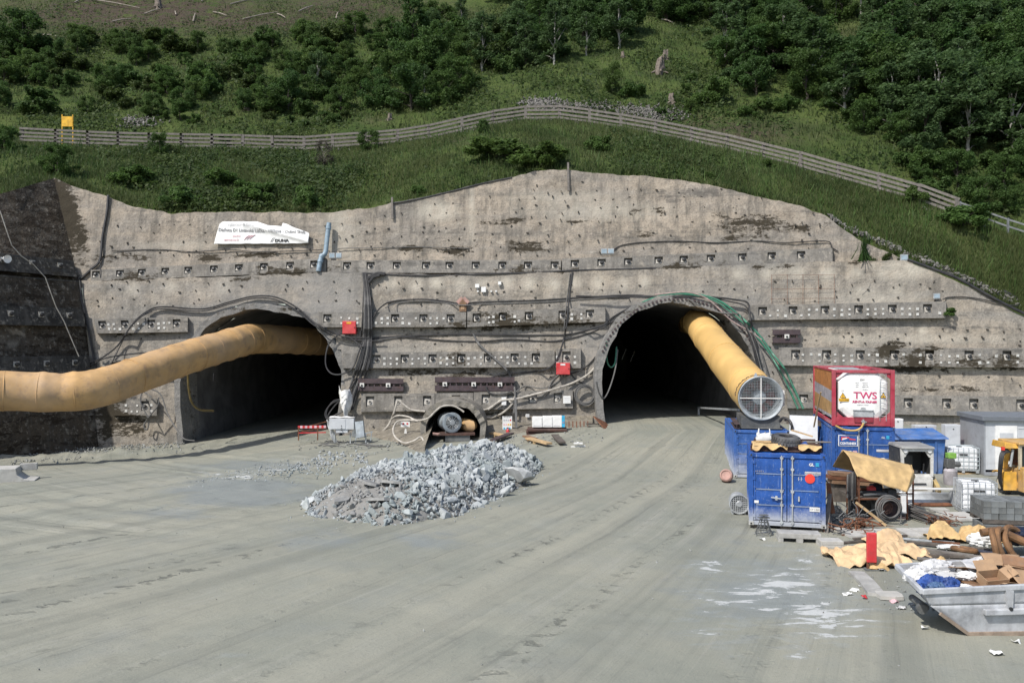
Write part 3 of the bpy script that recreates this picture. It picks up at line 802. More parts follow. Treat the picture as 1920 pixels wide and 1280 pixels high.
wb(((1640,740),(2060,745),(1640,776),(2060,783)), WL, 0.42, D3)
# side wall beams (bottom/top heights follow the corner)
def sidefn(zz):
 return zz
for zc, h, up in ((11.6, 1.2, True), (8.0, 1.25, False), (4.7, 1.2, False)):
 m = MB(); n = Vector((0.916, -0.40, 0))
 def base_at(s, z):
  if up:
   k = (z-su_b.z)/(su_t.z-su_b.z); return su_b.lerp(su_t, k) + DS*s
  k = (z-c_lo.z)/(c_hi.z-c_lo.z); return c_lo.lerp(c_hi, k)+DS*s
 for i in range(18):
  a, b2 = 0.4+1.45*i, 0.4+1.45*(i+1)
  lo0, lo1, hi0, hi1 = base_at(a, zc-h/2)+n*.4, base_at(b2, zc-h/2)+n*.4, base_at(a, zc+h/2)+n*.4, base_at(b2, zc+h/2)+n*.4
  m.quad(lo1, lo0, hi0, hi1)
  m.quad(hi1, hi0, hi0-n*.7, hi1-n*.7); m.quad(lo0, lo1, lo1-n*.7, lo0-n*.7)
  if i == 0: m.quad(lo0, lo0-n*.7, hi0-n*.7, hi0)
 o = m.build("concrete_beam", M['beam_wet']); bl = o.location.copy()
 cap_vcol(o, (0.15, 0, 0, 1)); schild(o)
 for i in range(9):
  h_ = link("anchor_head", ANCH, o)
  h_.location = base_at(1.6+2.1*i, zc+0.12)+n*.41-bl; h_.rotation_euler = (0, 0, R(66))
# steel walers: two channels with stubs between and white plates
def waler(x0, x1, y0, y1, plates, lab):
 a, b2 = WL(x0, (y0+y1)/2, 0.30), WL(x1, (y0+y1)/2, 0.30)
 root = empty("steel_waler", (a+b2)/2, math.atan2(b2.y-a.y, b2.x-a.x))
 root.parent = wall; root.location = (a+b2)/2 - WOFF; root.empty_display_size = .1
 root["label"] = lab
 L = (b2-a).length; H = (y1-y0)/F*a.y*0.98
 for s in (1, -1):
  m = MB(); z = s*H*0.31
  m.box((0, -0.10, z), (L, 0.03, H*0.36)); m.box((0, 0.05, z+H*0.19), (L, 0.3, 0.03)); m.box((0, 0.05, z-H*0.19), (L, 0.3, 0.03))
  m.build("channel", M['steel_brown'], root)
 m = MB(); n = int(L/0.42)
 for i in range(n): m.box((-L/2+(i+.5)*L/n, 0.02, 0), (0.10, 0.16, H*0.26))
 m.build("spacers", M['steel_brown'], root)["kind"] = "stuff"
 for p in plates:
  m = MB(); x = (p-x0)/(x1-x0)*L-L/2
  m.box((x, -0.17, 0), (0.30, 0.08, 0.28)); m.cyl((x, -0.21, -.02), (x, -0.26, -.02), 0.07, 8, 1)
  m.build("plate", [M['white_plate'], M['cap']], root)
waler(672, 757, 710, 733, [680, 729], "brown steel waler right of the left tunnel")
waler(816, 965, 707, 733, [835, 889, 938], "long brown steel waler above the small adit")
waler(1448, 1500, 618, 643, [1474], "short brown steel waler on the right wall")
# soil nail stubs: too small to pick apart
nails = MB()
def nail_rows(fn, rows, xr, step, off=0.0):
 for y in rows:
  x = xr[0]+random.uniform(0, step)
  while x < xr[1]:
   px, py = x+random.uniform(-6, 6), y+random.uniform(-5, 5)
   if random.random() < 0.58:
    p = fn(px, py, 0.03)
    ok = True
    for T, g in holes:
     if bool(in_arch(np.array([p.x]), np.array([p.z]), T, g+0.7)[0]): ok = False
    if ok:
     h = random.uniform(0.05, 0.17); w = random.uniform(0.04, 0.075)
     if random.random() < 0.5: nails.box((p.x, p.y, p.z), (w, 0.14, h), 0, (0.2, random.uniform(-.5, .5), 0))
     else: nails.box((p.x, p.y, p.z), (w*2.2, 0.13, w), 0, (0.2, random.uniform(-.3, .3), 0))
   x += step*random.uniform(0.8, 1.2)
nail_rows(WL, (531, 543), (180, 1780), 30)
nail_rows(WL, (560, 572), (180, 1760), 36)
nail_rows(WL, (607+14, 634, 645), (200, 1920), 38)
nail_rows(WL, (697, 708, 722), (660, 1920), 40)
nail_rows(WL, (633,), (1400, 1920), 32)
nail_rows(WL, (785, 800), (200, 290), 30)
nail_rows(WL, (795,), (690, 780), 40)
for y, a, b_ in ((345, 985, 1290), (358, 930, 1360), (372, 900, 1430), (386, 760, 1500), (402, 700, 1530), (415, 640, 1550), (425, 170, 1560), (438, 200, 1570), (452, 180, 1580), (466, 190, 1580), (476, 200, 1500)):
 nail_rows(WU, (y,), (a, b_), 30)
o = link("nail_heads", nails.mesh("nail_heads", M['nail'])); wchild(o); tag(o, kind="stuff")
# ------------------------------------------------------------------ tunnels
def tunnel(key, label, depth, mat_face, bolts=0, cat="tunnel"):
 T = TUN[key]; cx, y0, t = T['cx'], T['y0'], T['t']
 zf = float(gz(cx, y0))
 root = empty("tunnel_portal", (cx, y0, zf), 0, label, cat)
 inn = arch(T['hw'], T['h'], T['base']); out = arch(T['hw']+t, T['h']+t, T['base'])
 n = len(inn)
 m = MB()
 ny = 10; back = 3.2
 V = []
 rings = [(out, back)] + [(out, back*(1-i/6)) for i in range(1, 6)] + [(out, 0.0), (inn, -0.0), (inn, 0.8), (inn, 2.2), (inn, back)]
 rs = random.Random(5)
 jit = [(vnoise(np.array([i*0.35]), np.array([3.0]), 1, 3, 11)[0])*0.09 for i in range(n)]
 for ri, (pr, y) in enumerate(rings):
  for i, (x, z) in enumerate(pr):
   k = 1+jit[i]*0.35 if pr is inn or ri == 6 else 1.0
   V.append((x*k, y+(0.05*math.sin(i*1.7) if ri in (6, 7) else 0)+(0.13*max(z, 0)*(1-y/back*.6) if key != 'adit' else 0), z*k-zf))
 m.v = V
 for r in range(len(rings)-1):
  for i in range(n-1):
   m.face((r*n+i, r*n+i+1, (r+1)*n+i+1, (r+1)*n+i), 0, True)
 o = link("collar", m.mesh("collar", mat_face, 45), root)
 st = np.zeros((len(o.data.vertices), 4)); st[:, 3] = 1; st[:, 2] = 0.5
 co_ = np.array([tuple(v.co) for v in o.data.vertices])
 st[:, 0] = np.clip(0.18*(co_[:, 1] > 0.9), 0, 1)
 o.data.color_attributes.new("tone_mask", 'FLOAT_COLOR', 'POINT').data.foreach_set("color", st.astype(np.float32).ravel())
 m = MB(); ys = np.linspace(back-0.05, depth, 24)
 for y in ys:
  for x, z in inn: m.v.append((x*1.004, y, z*1.004-zf))
 for r in range(len(ys)-1):
  for i in range(n-1): m.face((r*n+i, r*n+i+1, (r+1)*n+i+1, (r+1)*n+i), 0, True)
 m.poly([(x*1.004, depth-0.01, z*1.004-zf) for x, z in inn])
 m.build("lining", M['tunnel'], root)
 if bolts:
  m = MB(); mid = arch(T['hw']+t*0.5, T['h']+t*0.5, T['base'], 60)[3:-3]
  cum = mid[7:54]
  for x, z in cum[::1]:
   y_ = 0.13*max(z, 0); m.cyl((x, y_+.02, z-zf), (x, y_-0.10, z-zf), 0.075, 8, 0)
  o = m.build("pipe_roof_ends", M['steel_brown'], root); tag(o, kind="stuff")
 return root
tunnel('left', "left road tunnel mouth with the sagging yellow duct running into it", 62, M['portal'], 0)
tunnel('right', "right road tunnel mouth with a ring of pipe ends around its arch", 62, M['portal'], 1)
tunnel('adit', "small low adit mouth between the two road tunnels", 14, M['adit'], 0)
# lumpy mortar slopes at the foot of the wall each side of the adit
def toe(name, pts_front, y_back, h, mat, label):
 m = MB(); n = len(pts_front)
 fr = [Vector(p) for p in pts_front]
 def fn(u, v):
  k = u*(n-1); i = min(int(k), n-2); f = fr[i].lerp(fr[i+1], k-i)
  b = Vector((f.x, y_back(f.x), f.z+h(u)))
  p = f.lerp(b, v)
  p.z = f.z-0.05 + (h(u)+0.05)*(v**0.6)
  nn = float(vnoise(np.array([p.x]), np.array([p.y+p.z]), 1.1, 3, 9)[0])
  return (p.x+nn*.1, p.y-nn*0.22, p.z+nn*0.12*(v < .98))
 m.grid(fn, 40, 14)
 o = m.build(name, mat); cap_vcol(o, (0.12, 0, 0.1, 1))
 return wchild(o)
yl = lambda x: 54.5-0.07*x+0.2
toe("mortar_toe", [G(672, 818), G(700, 820), G(740, 828), G(782, 846), G(796, 846)], lambda x: yl(x)-1.4*max(0, min(1, (x+8.5)/3)), lambda u: .35+1.1*u*u, M['adit'], "")
toe("mortar_toe", [G(905, 818), G(940, 816), G(1000, 809), G(1060, 801), G(1112, 795)], lambda x: yl(x)+0.2, lambda u: .45+0.2*math.sin(u*9), M['adit'], "")
# ------------------------------------------------------------------ the hill
_si = np.linspace(0, 26, 40)
_st = np.array([tuple(side_top(s)) for s in _si])
_spx = 960+F*_st[:, 0]/_st[:, 1]
_up = np.array([tuple(onplane(x, y, UPP)) for x, y in UPTOP])
_lw = np.array([tuple(onplane(x, y, LOW)) for x, y in LOWTOP if x > 1712])
def _cat():
 L = [(p, q[1], q[2]) for p, q in zip(_spx[::-1], _st[::-1])]
 L += [(x, q[1], q[2]) for (x, y), q in zip(UPTOP[1:], _up[1:])]
 L += [(960+F*q[0]/q[1], q[1], q[2]) for q in _lw]
 return np.array(L)
HT = _cat()
FENCE = [(40,240),(105,243),(165,246),(222,248),(280,250),(340,251),(398,252),(455,253),(512,255),(570,256),(625,252),(685,248),(745,243),(805,234),(867,220),(925,208),(985,199),(1050,198),(1105,205),(1165,214),(1228,225),(1297,239),(1362,252),(1430,268),(1500,285),(1572,305),(1648,325),(1725,346),(1795,372)]
_fpx = np.array([-900, 0] + [p for p, _ in FENCE] + [1890, 2000, 2900], float)
_fty = np.array([225, 238] + [q for _, q in FENCE] + [405, 440, 640], float)
_fY = np.interp(_fpx, [-900, 0, 600, 1000, 1300, 1500, 1725, 1920, 2200, 2900], [66, 76, 76, 75, 71, 66, 61, 57.5, 54, 50])
FH = 1.42
_fZ = CH + (640-_fty)/F*_fY - FH
def hill_cols(px):
 return (np.interp(px, HT[:, 0], HT[:, 1])+0.35, np.interp(px, HT[:, 0], HT[:, 2])-0.03, np.interp(px, _fpx, _fY), np.interp(px, _fpx, _fZ))
def hill_z(px, Y):
 px = np.asarray(px, float); Y = np.asarray(Y, float)
 yw, zw, yf, zf = hill_cols(px)
 t = (Y-yw)/(yf-yw)
 tc = np.clip(t, 0, 1)
 z = zw + (zf-zw)*tc + 0.9*np.sin(tc*math.pi)*0.35
 d = np.maximum(Y-yf, 0)
 z = z + 0.14*np.minimum(d, 3.5) + 0.70*np.maximum(d-3.5, 0)
 X = (px-960)/F*Y
 amp = smoothstep(0.0, 0.15, t)*(1-0.8*np.exp(-((Y-yf)/2.0)**2))
 z = z + amp*(vnoise(X, Y, 0.12, 4, 41)*0.7 + vnoise(X, Y, 0.6, 3, 42)*0.22)
 z = z + smoothstep(8, 40, d)*vnoise(X, Y, 0.03, 3, 43)*4.0
 return z
def find_hill(px, py, ymin=None):
 Y = np.arange(float(hill_cols(px)[0]) if ymin is None else ymin, 200, 0.2)
 z = hill_z(np.full_like(Y, px), Y)
 q = 640-F*(z-CH)/Y
 i = np.argmax(q <= py)
 if q[i] > py: return None
 return Vector(((px-960)/F*Y[i], Y[i], z[i]))
cols = np.concatenate([np.arange(-1100, -200, 40), np.arange(-200, 2150, 8), np.arange(2150, 2900, 40)]).astype(float)
rows_a = np.linspace(0, 1, 26)
rows_b = np.concatenate([np.arange(0.5, 8, 0.5), np.arange(8, 60, 1.2), np.arange(60, 150, 3.5)])
yw, zw, yf, zf = hill_cols(cols)
YY = np.concatenate([yw[None]+(yf-yw)[None]*rows_a[:, None], yf[None]+rows_b[:, None]])
PX = np.tile(cols, (len(YY), 1))
ZZ = hill_z(PX, YY)
XX = (PX-960)/F*YY
# skirt down behind the wall
YY = np.concatenate([yw[None], YY]); PX = np.concatenate([cols[None], PX]); XX = np.concatenate([XX[:1], XX]); ZZ = np.concatenate([ZZ[:1]-1.5, ZZ])
V = np.stack([XX, YY, ZZ], -1).reshape(-1, 3)
idx = np.arange(V.shape[0]).reshape(YY.shape)
Q = np.stack([idx[:-1, :-1], idx[:-1, 1:], idx[1:, 1:], idx[1:, :-1]], -1).reshape(-1, 4)
px, py = project(V)
st = np.zeros((len(V), 4)); st[:, 3] = 1
for cx, cy, rx, ry, s in ((250,25,330,45,1.3),(640,20,200,40,1.1),(480,45,160,22,1.2),(820,30,120,20,.6),(1580,95,60,45,1.0),(1380,250,160,30,.9),(1280,225,120,20,.7),(700,265,700,10,.5),(1240,130,30,20,.5),(370,125,60,12,.7),(700,225,40,10,.5)):
 st[:, 0] = np.maximum(st[:, 0], s*np.clip(1.3-np.sqrt(((px-cx)/rx)**2+((py-cy)/ry)**2), 0, 1))
hill = link("hillside", np_mesh("hillside", V, Q, M['hill'], True, vcol=st)); tag(hill, kind="structure")
# ------------------------------------------------------------------ the yard: one sheet, through the tunnel mouths too
gx = np.concatenate([np.arange(-120, -36, 6), np.arange(-36, 36, 0.2), np.arange(36, 121, 6)])
gy = np.concatenate([np.arange(-60, 12, 4), np.arange(12, 30, 0.16), np.arange(30, 60, 0.25), np.arange(60, 125, 2.5)])
XX, YY = np.meshgrid(gx, gy)
ZZ = gz(XX, YY)
# flow coordinates: sweep A runs from the right tunnel towards the lower left, sweep B curls round the pile from the left tunnel
PA = np.array([(-13.5, 5), (-11, 10), (-8.5, 14.8), (-5.3, 19.7), (-1.05, 26.3), (4.4, 36), (10.4, 50), (11.2, 62), (11.2, 125)])
xa = np.interp(YY, PA[:, 1], PA[:, 0])
fan = np.interp(YY, [5, 20, 35, 50, 60], [1.9, 1.6, 1.25, 1.0, 0.9])
fa = np.stack([(XX-xa)/fan, YY, XX*0], -1).reshape(-1, 3)
cxb, cyb = -2.0, 62.0
rb = np.sqrt((XX-cxb)**2+((YY-cyb)*0.95)**2); ab = np.arctan2(YY-cyb, XX-cxb)
fb = np.stack([rb, ab*25, XX*0], -1).reshape(-1, 3)
selB = smoothstep(-4, -13, XX-0.10*(YY-30))*smoothstep(21, 30, YY)
ta_ = vnoise(fa[:, 0], fa[:, 1], 1.6, 2, 51).reshape(XX.shape)*0.0
rut = np.zeros_like(XX)
for c0, w in ((-3.6, .32), (-1.5, .32), (-2.9, .25), (-0.7, .25), (1.2, .3), (3.3, .3), (0.4, .22), (2.4, .22)):
 d = (XX-xa)/fan - c0 - 0.25*np.sin(YY*0.09+c0)
 rut += (-0.055*np.exp(-(d/w)**2) + 0.045*np.exp(-((np.abs(d)-w*1.9)/(w*.6))**2))*(0.5+0.5*vnoise(XX, YY, 0.12, 2, 60))*np.sin(np.pi*np.clip((YY-8)/50, 0, 1))
for r0, w in ((19.5, .35), (21.6, .35), (24.5, .3), (26.4, .3), (33, .4), (35.2, .4), (38.5, .35), (40.4, .35)):
 d = rb - r0 - 0.4*np.sin(ab*5+r0)
 rut += (-0.08*np.exp(-(d/w)**2) + 0.065*np.exp(-((np.abs(d)-w*1.9)/(w*.6))**2))*selB*(0.5+0.5*vnoise(XX, YY, 0.15, 2, 61))
lump = vnoise(XX, YY, 2.2, 3, 62)*0.018*(1+1.5*np.clip(vnoise(XX, YY, .2, 2, 66)*2, 0, 1)+2*np.exp(-(((XX+11)/6)**2+((YY-36)/7)**2))) + vnoise(XX, YY, 0.25, 3, 63)*0.05
near = ((np.abs(XX) < 36) & (YY > 8) & (YY < 60))
ZZ = ZZ + np.where(near, rut+lump, 0)
# loose windrow along the foot of the left walls
edge = np.exp(-((YY-(50.6+0.20*(XX+28)))/1.6)**2)*smoothstep(-19, -26, XX)
ZZ = ZZ + 0.28*edge*(1+vnoise(XX, YY, 1.2, 3, 64))
V = np.stack([XX, YY, ZZ], -1).reshape(-1, 3)
idx = np.arange(V.shape[0]).reshape(XX.shape)
Q = np.stack([idx[:-1, :-1], idx[:-1, 1:], idx[1:, 1:], idx[1:, :-1]], -1).reshape(-1, 4)
st = np.zeros((len(V), 4)); st[:, 3] = 1
st[:, 2] = selB.ravel()
Yp = np.maximum(V[:, 1], 3.0)
px, py = 960+F*V[:, 0]/Yp, 640+F*CH/Yp
px[V[:, 1] < 13] = -9999
for cx, cy, rx, ry, s in ((1330,1065,60,22,.70),(1480,1100,120,60,.74),(1400,1130,140,46,.66),(1560,1160,130,56,.84),(1480,1080,70,14,.8),(1350,1180,90,60,.5),(1510,1050,40,26,.6),(1500,1215,50,26,.8),(1430,1000,45,10,.62),(1460,1020,40,10,.55),(430,890,130,14,.55),(530,880,70,9,.62),(1230,1005,25,5,.4),(760,1005,40,14,.42),(440,1232,40,8,.5),(1300,955,30,10,.4),(1380,950,40,14,.5),(1290,1110,40,12,.5)):
 st[:, 0] = np.maximum(st[:, 0], s*np.clip(1.35-np.sqrt(((px-cx)/rx)**2+((py-cy)/ry)**2), 0, 1))
for cx, cy, rx, ry, s in ((450,920,180,40,.9),(620,1010,160,30,.6),(330,960,120,30,.6),(1450,1110,260,90,.7),(1350,1010,100,50,.45),(800,1010,120,26,.6),(480,870,160,20,.7),(900,1240,200,30,.3),(1700,1120,120,60,.6)):
 st[:, 1] = np.maximum(st[:, 1], s*np.clip(1.3-np.sqrt(((px-cx)/rx)**2+((py-cy)/ry)**2), 0, 1))
ground = link("ground", np_mesh("ground", V, Q, M['yard'], True, vcol=st, uvs={"flow_a": fa, "flow_b": fb})); tag(ground, kind="structure")
# ------------------------------------------------------------------ lettering
def text_mesh(s, size, mat, align='CENTER', bold=0.0, shear=0.0, spacing=1.0, xs=1.0, ext=0.004):
 """letters as a thin solid in local xz, facing -y, baseline at z=0"""
 cu = bpy.data.curves.new("lettering", 'FONT')
 cu.body = s; cu.size = size; cu.align_x = align; cu.extrude = ext; cu.offset = bold; cu.shear = shear; cu.space_character = spacing
 cu.resolution_u = 3
 o = bpy.data.objects.new("lettering", cu); S.collection.objects.link(o)
 bpy.context.view_layer.update()
 me = bpy.data.meshes.new_from_object(o.evaluated_get(bpy.context.evaluated_depsgraph_get()))
 bpy.data.objects.remove(o); bpy.data.curves.remove(cu)
 me.name = "lettering"
 me.transform(Matrix.Diagonal((xs, 1, 1, 1)))
 me.transform(Matrix.Rotation(R(90), 4, 'X'))
 me.materials.clear(); me.materials.append(mat)
 return me
def text(s, size, loc, mat, parent, rot=None, name="lettering", **k):
 o = link(name, text_mesh(s, size, mat, **k), parent)
 o.location = loc
 if rot: o.rotation_euler = rot
 return o
def wall_yaw(): return -math.atan(0.07)
# ------------------------------------------------------------------ containers
def corrug(m, a, b, z0, z1, depth, nrm, pitch=0.28, mat=0):
 """corrugated sheet from a to b (xy), between z0 and z1, ribs along z, pushed along nrm"""
 a, b, nrm = Vector(a), Vector(b), Vector(nrm)
 L = (b-a).length; n = max(1, round(L/pitch)); pts = []
 for i in range(n):
  for k, d in ((0.0, 0), (0.28, 0), (0.42, 1), (0.82, 1)):
   pts.append(a.lerp(b, (i+k)/n)+nrm*depth*d)
 pts.append(b)
 base = len(m.v)
 for p in pts: m.v += [(p.x, p.y, z0), (p.x, p.y, z1)]
 for i in range(len(pts)-1): m.face((base+2*i, base+2*i+2, base+2*i+3, base+2*i+1), mat)
def container(loc, rz, L, H, W, paint, label, group=None, doors=True, frame=None):
 """origin at the front left bottom corner, x to the right along the door end, y back"""
 root = empty("shipping_container", loc, rz, label, "container", group)
 fm = frame or paint
 m = MB(); t = 0.14
 for x in (t/2, W-t/2):
  for y in (t/2, L-t/2): m.box((x, y, H/2), (t, t, H-0.02))
 for x in (t/2, W-t/2):
  for z in (0.08, H-0.06): m.box((x, L/2, z), (t-.02, L-2*t, 0.12))
 for y in (t/2, L-t/2):
  for z in (0.08, H-0.07): m.box((W/2, y, z), (W-2*t, t-.02, 0.14))
 m.build("frame", fm, root, bevel=0.012)
 for x in (t/2, W-t/2):
  for z in (0.07, H-0.055):
   c = MB(); c.box((x, t/2-0.006, z), (0.165, 0.165, 0.12)); c.cyl((x, -0.088, z), (x, -0.092, z), 0.035, 8, 1)
   c.build("corner_casting", [M['pale_frame'] if z < 1 else fm, M['black']], root)
 for x, nx, nm in ((0.03, 1, 'side_wall'), (W-0.03, -1, 'side_wall')):
  s = MB(); corrug(s, (x, t, 0), (x, L-t, 0), 0.14, H-0.12, 0.045, (nx, 0, 0)); s.build(nm, paint, root)
 s = MB(); corrug(s, (t, L-0.03, 0), (W-t, L-0.03, 0), 0.14, H-0.12, 0.045, (0, -1, 0)); s.build("rear_wall", paint, root)
 s = MB()
 n = int(L/0.3)
 for i in range(n):
  y0, y1 = t+(L-2*t)*i/n, t+(L-2*t)*(i+1)/n; ym = (y0+y1)/2
  s.quad((t, y0, H-.06), (W-t, y0, H-.06), (W-t, ym, H-.03), (t, ym, H-.03)); s.quad((t, ym, H-.03), (W-t, ym, H-.03), (W-t, y1, H-.06), (t, y1, H-.06))
 s.build("roof", paint, root)
 s = MB(); s.box((W/2, L/2, 0.1), (W-0.2, L-0.2, 0.04)); s.build("floor", M['wood_dark'], root)
 if doors:
  dw = (W-2*t-0.03)/2; z0, z1 = 0.17, H-0.16
  for k in (0, 1):
   x0 = t+0.005+k*(dw+0.02)
   d = MB(); N = 4; hh = (z1-z0)/N
   for i in range(N):          # pressed panels with ledges between
    za, zb = z0+i*hh, z0+(i+1)*hh
    d.box((x0+dw/2, 0.05, (za+zb)/2), (dw-0.02, 0.05, hh-0.05))
    if i: d.box((x0+dw/2, 0.048, za), (dw-0.16, 0.085, 0.035), 1)
   d.box((x0+dw/2, 0.075, (z0+z1)/2), (dw, 0.03, z1-z0))
   for xx in (x0+0.03, x0+dw-0.03): d.box((xx, 0.043, (z0+z1)/2), (0.05, 0.07, z1-z0-.02))
   door = d.build("door", [paint, M['blue_ledge']], root)
   xr = x0+dw-0.16 if k == 0 else x0+0.16
   r_ = MB(); r_.cyl((xr, -0.01, z0-0.10), (xr, -0.01, z1+0.10), 0.024, 8)
   for z in (z0-0.03, z0+0.55, z0+1.0, z1-0.35, z1+0.02): r_.box((xr, 0.0, z), (0.10, 0.05, 0.07))
   r_.build("lock_rod", M['galv'], door)
   h_ = MB(); hz = z0+0.78
   if k == 0: h_.bar((xr+.02, -0.05, hz-.02), (xr-0.34, -0.05, hz+.02), 0.05, 0.03); h_.box((xr-.17, -.03, hz), (.07, .06, .13))
   else: h_.box((xr+.2, -0.02, hz), (.05, .05, .16))
   h_.build("handle", M['galv'], door)
   for z in (z0+0.15, z0+0.75, z0+1.4, z1-0.15):
    b = MB(); xx = x0+0.02 if k == 0 else x0+dw-0.02
    b.box((xx, 0.005, z), (0.09, 0.03, 0.10)); b.build("hinge", paint, door)
 return root
def sticker(root, x, z, w, h, mat, y=0.006, name="sticker"):
 m = MB(); m.box((x, y, z), (w, 0.006, h)); return m.build(name, mat, root)
def disc_sticker(root, x, z, r, mat, name="round_sticker", y=0.0):
 m = MB(); m.cyl((x, y+0.004, z), (x, y-0.004, z), r, 28); return m.build(name, mat, root)
M['blue_ledge'] = simple("worn door ledge", (0.11, 0.19, 0.38), 0.5, dust=0.4)
# front container -----------------------------------------------------------
RZ1 = R(-15)
fl = G(1404.5, 991)
C1o = container((fl.x, fl.y, 0.14), RZ1, 3.0, 2.42, 2.42, M['blue'], "small blue site container with a round red dot on its door", doors=True)
disc_sticker(C1o, 1.93, 1.63, 0.155, M['dot'], y=-0.0)
sticker(C1o, 2.02, 1.81, 0.5, 0.10, M['fadeprint'])
text("Containerdienst", 0.075, (2.02, -0.002, 1.785), M['greyprint'], C1o)
text("GL", 0.13, (1.98, 0.015, 2.05), M['white'], C1o, bold=0.004)
sticker(C1o, 2.17, 2.10, 0.13, 0.13, M['sticker_teal'] if 'sticker_teal' in M else M['cyan'])
sticker(C1o, 2.08, 0.62, 0.32, 0.14, M['offwhite']); text("CT 1-220", 0.075, (2.08, -0.0, 0.595), M['greyprint'], C1o)
sticker(C1o, 0.24, 0.79, 0.14, 0.09, M['offwhite'])
text("(-)", 0.14, (1.62, 0.012, 1.58), M['offwhite'], C1o)
text("110 210 3", 0.07, (0.33, 0.012, 1.79), M['fadeprint'], C1o)
m = MB()   # sleeper blocks beneath
for x in (0.25, 1.2, 2.2):
 m.box((x, 0.35, 0.07), (0.35, 0.5, 0.135)); m.box((x, 2.6, 0.07), (0.35, 0.5, 0.135))
sl = m.build("sleepers", M['wood_dark']); tag(sl, "dark timber sleepers under the blue container with the red dot", "sleepers"); sl.rotation_euler.z = RZ1
cc = Matrix.Rotation(RZ1, 4, 'Z') @ Vector((1.2, 1.48, 0)); sl.location = (fl.x+cc.x, fl.y+cc.y, 0.0)
def on(root, p):
 return root.matrix_basis @ Vector(p) if False else Vector(root.location) + Euler(root.rotation_euler).to_matrix() @ Vector(p)
# rear-left container, carries the big fan ---------------------------------
RZ2 = R(-11)
p = P(1376, 905, 37.0); p.z = 0.0
C2o = container((p.x, p.y, 0.02), RZ2, 6.0, 2.2, 2.44, M['blue2'], "dusty blue container that carries the big grey fan")
text("GL", 0.12, (2.02, 0.012, 1.86), M['white'], C2o); sticker(C2o, 2.2, 1.91, 0.13, 0.13, M['cyan'])
# lower container of the stack and tank container on it ----------------------
RZ3 = R(-13.5)
p3 = P(1560, 797, 33.6)
C3o = container((p3.x, p3.y, 0.18), RZ3, 6.0, 2.55, 2.44, M['blue3'], "blue container at the bottom of the stack under the red framed tank")
bd = empty("sign", (0, 0, 0)); bd.parent = C3o; bd.empty_display_size = .1
m = MB(); m.box((0.63, 0.004, 1.98), (0.76, 0.012, 0.46)); m.build("panel", M['white'], bd)
m = MB(); m.box((0.63, -0.005, 1.98), (0.70, 0.012, 0.41)); m.build("blue_field", M['navy2'] if 'navy2' in M else M['blue3'], bd)
text("CONTAINEX", 0.135, (0.63, -0.012, 1.82), M['white'], bd, bold=0.006, xs=0.8)
m = MB(); m.prism([(0.36, 1.98), (0.70, 2.10), (0.66, 2.14), (0.36, 2.13)], 0.004, 0, Matrix.Translation((0, -0.014, 0))); m.prism([(0.66, 2.02), (0.92, 2.0), (0.92, 2.05), (0.7, 2.08)], 0.004, 0, Matrix.Translation((0, -0.014, 0))); m.build("red_swoosh", M['red'], bd)
m = MB(); m.prism([(0.40, 2.0), (0.60, 2.07), (0.58, 2.10), (0.40, 2.07)], 0.004, 0, Matrix.Translation((0, -0.019, 0))); m.build("white_swoosh", M['white'], bd)
sticker(C3o, 0.60, 1.46, 0.32, 0.20, M['white']); sticker(C3o, 0.90, 1.48, 0.17, 0.17, M['palepink'])
text("o o", 0.12, (0.60, 0.0, 1.42), M['greyprint'], C3o)
sticker(C3o, 1.98, 1.60, 0.5, 0.10, M['fadeprint']); text("GL", 0.12, (2.0, 0.012, 2.1), M['white'], C3o); sticker(C3o, 2.17, 2.15, 0.12, 0.14, M['cyan'])
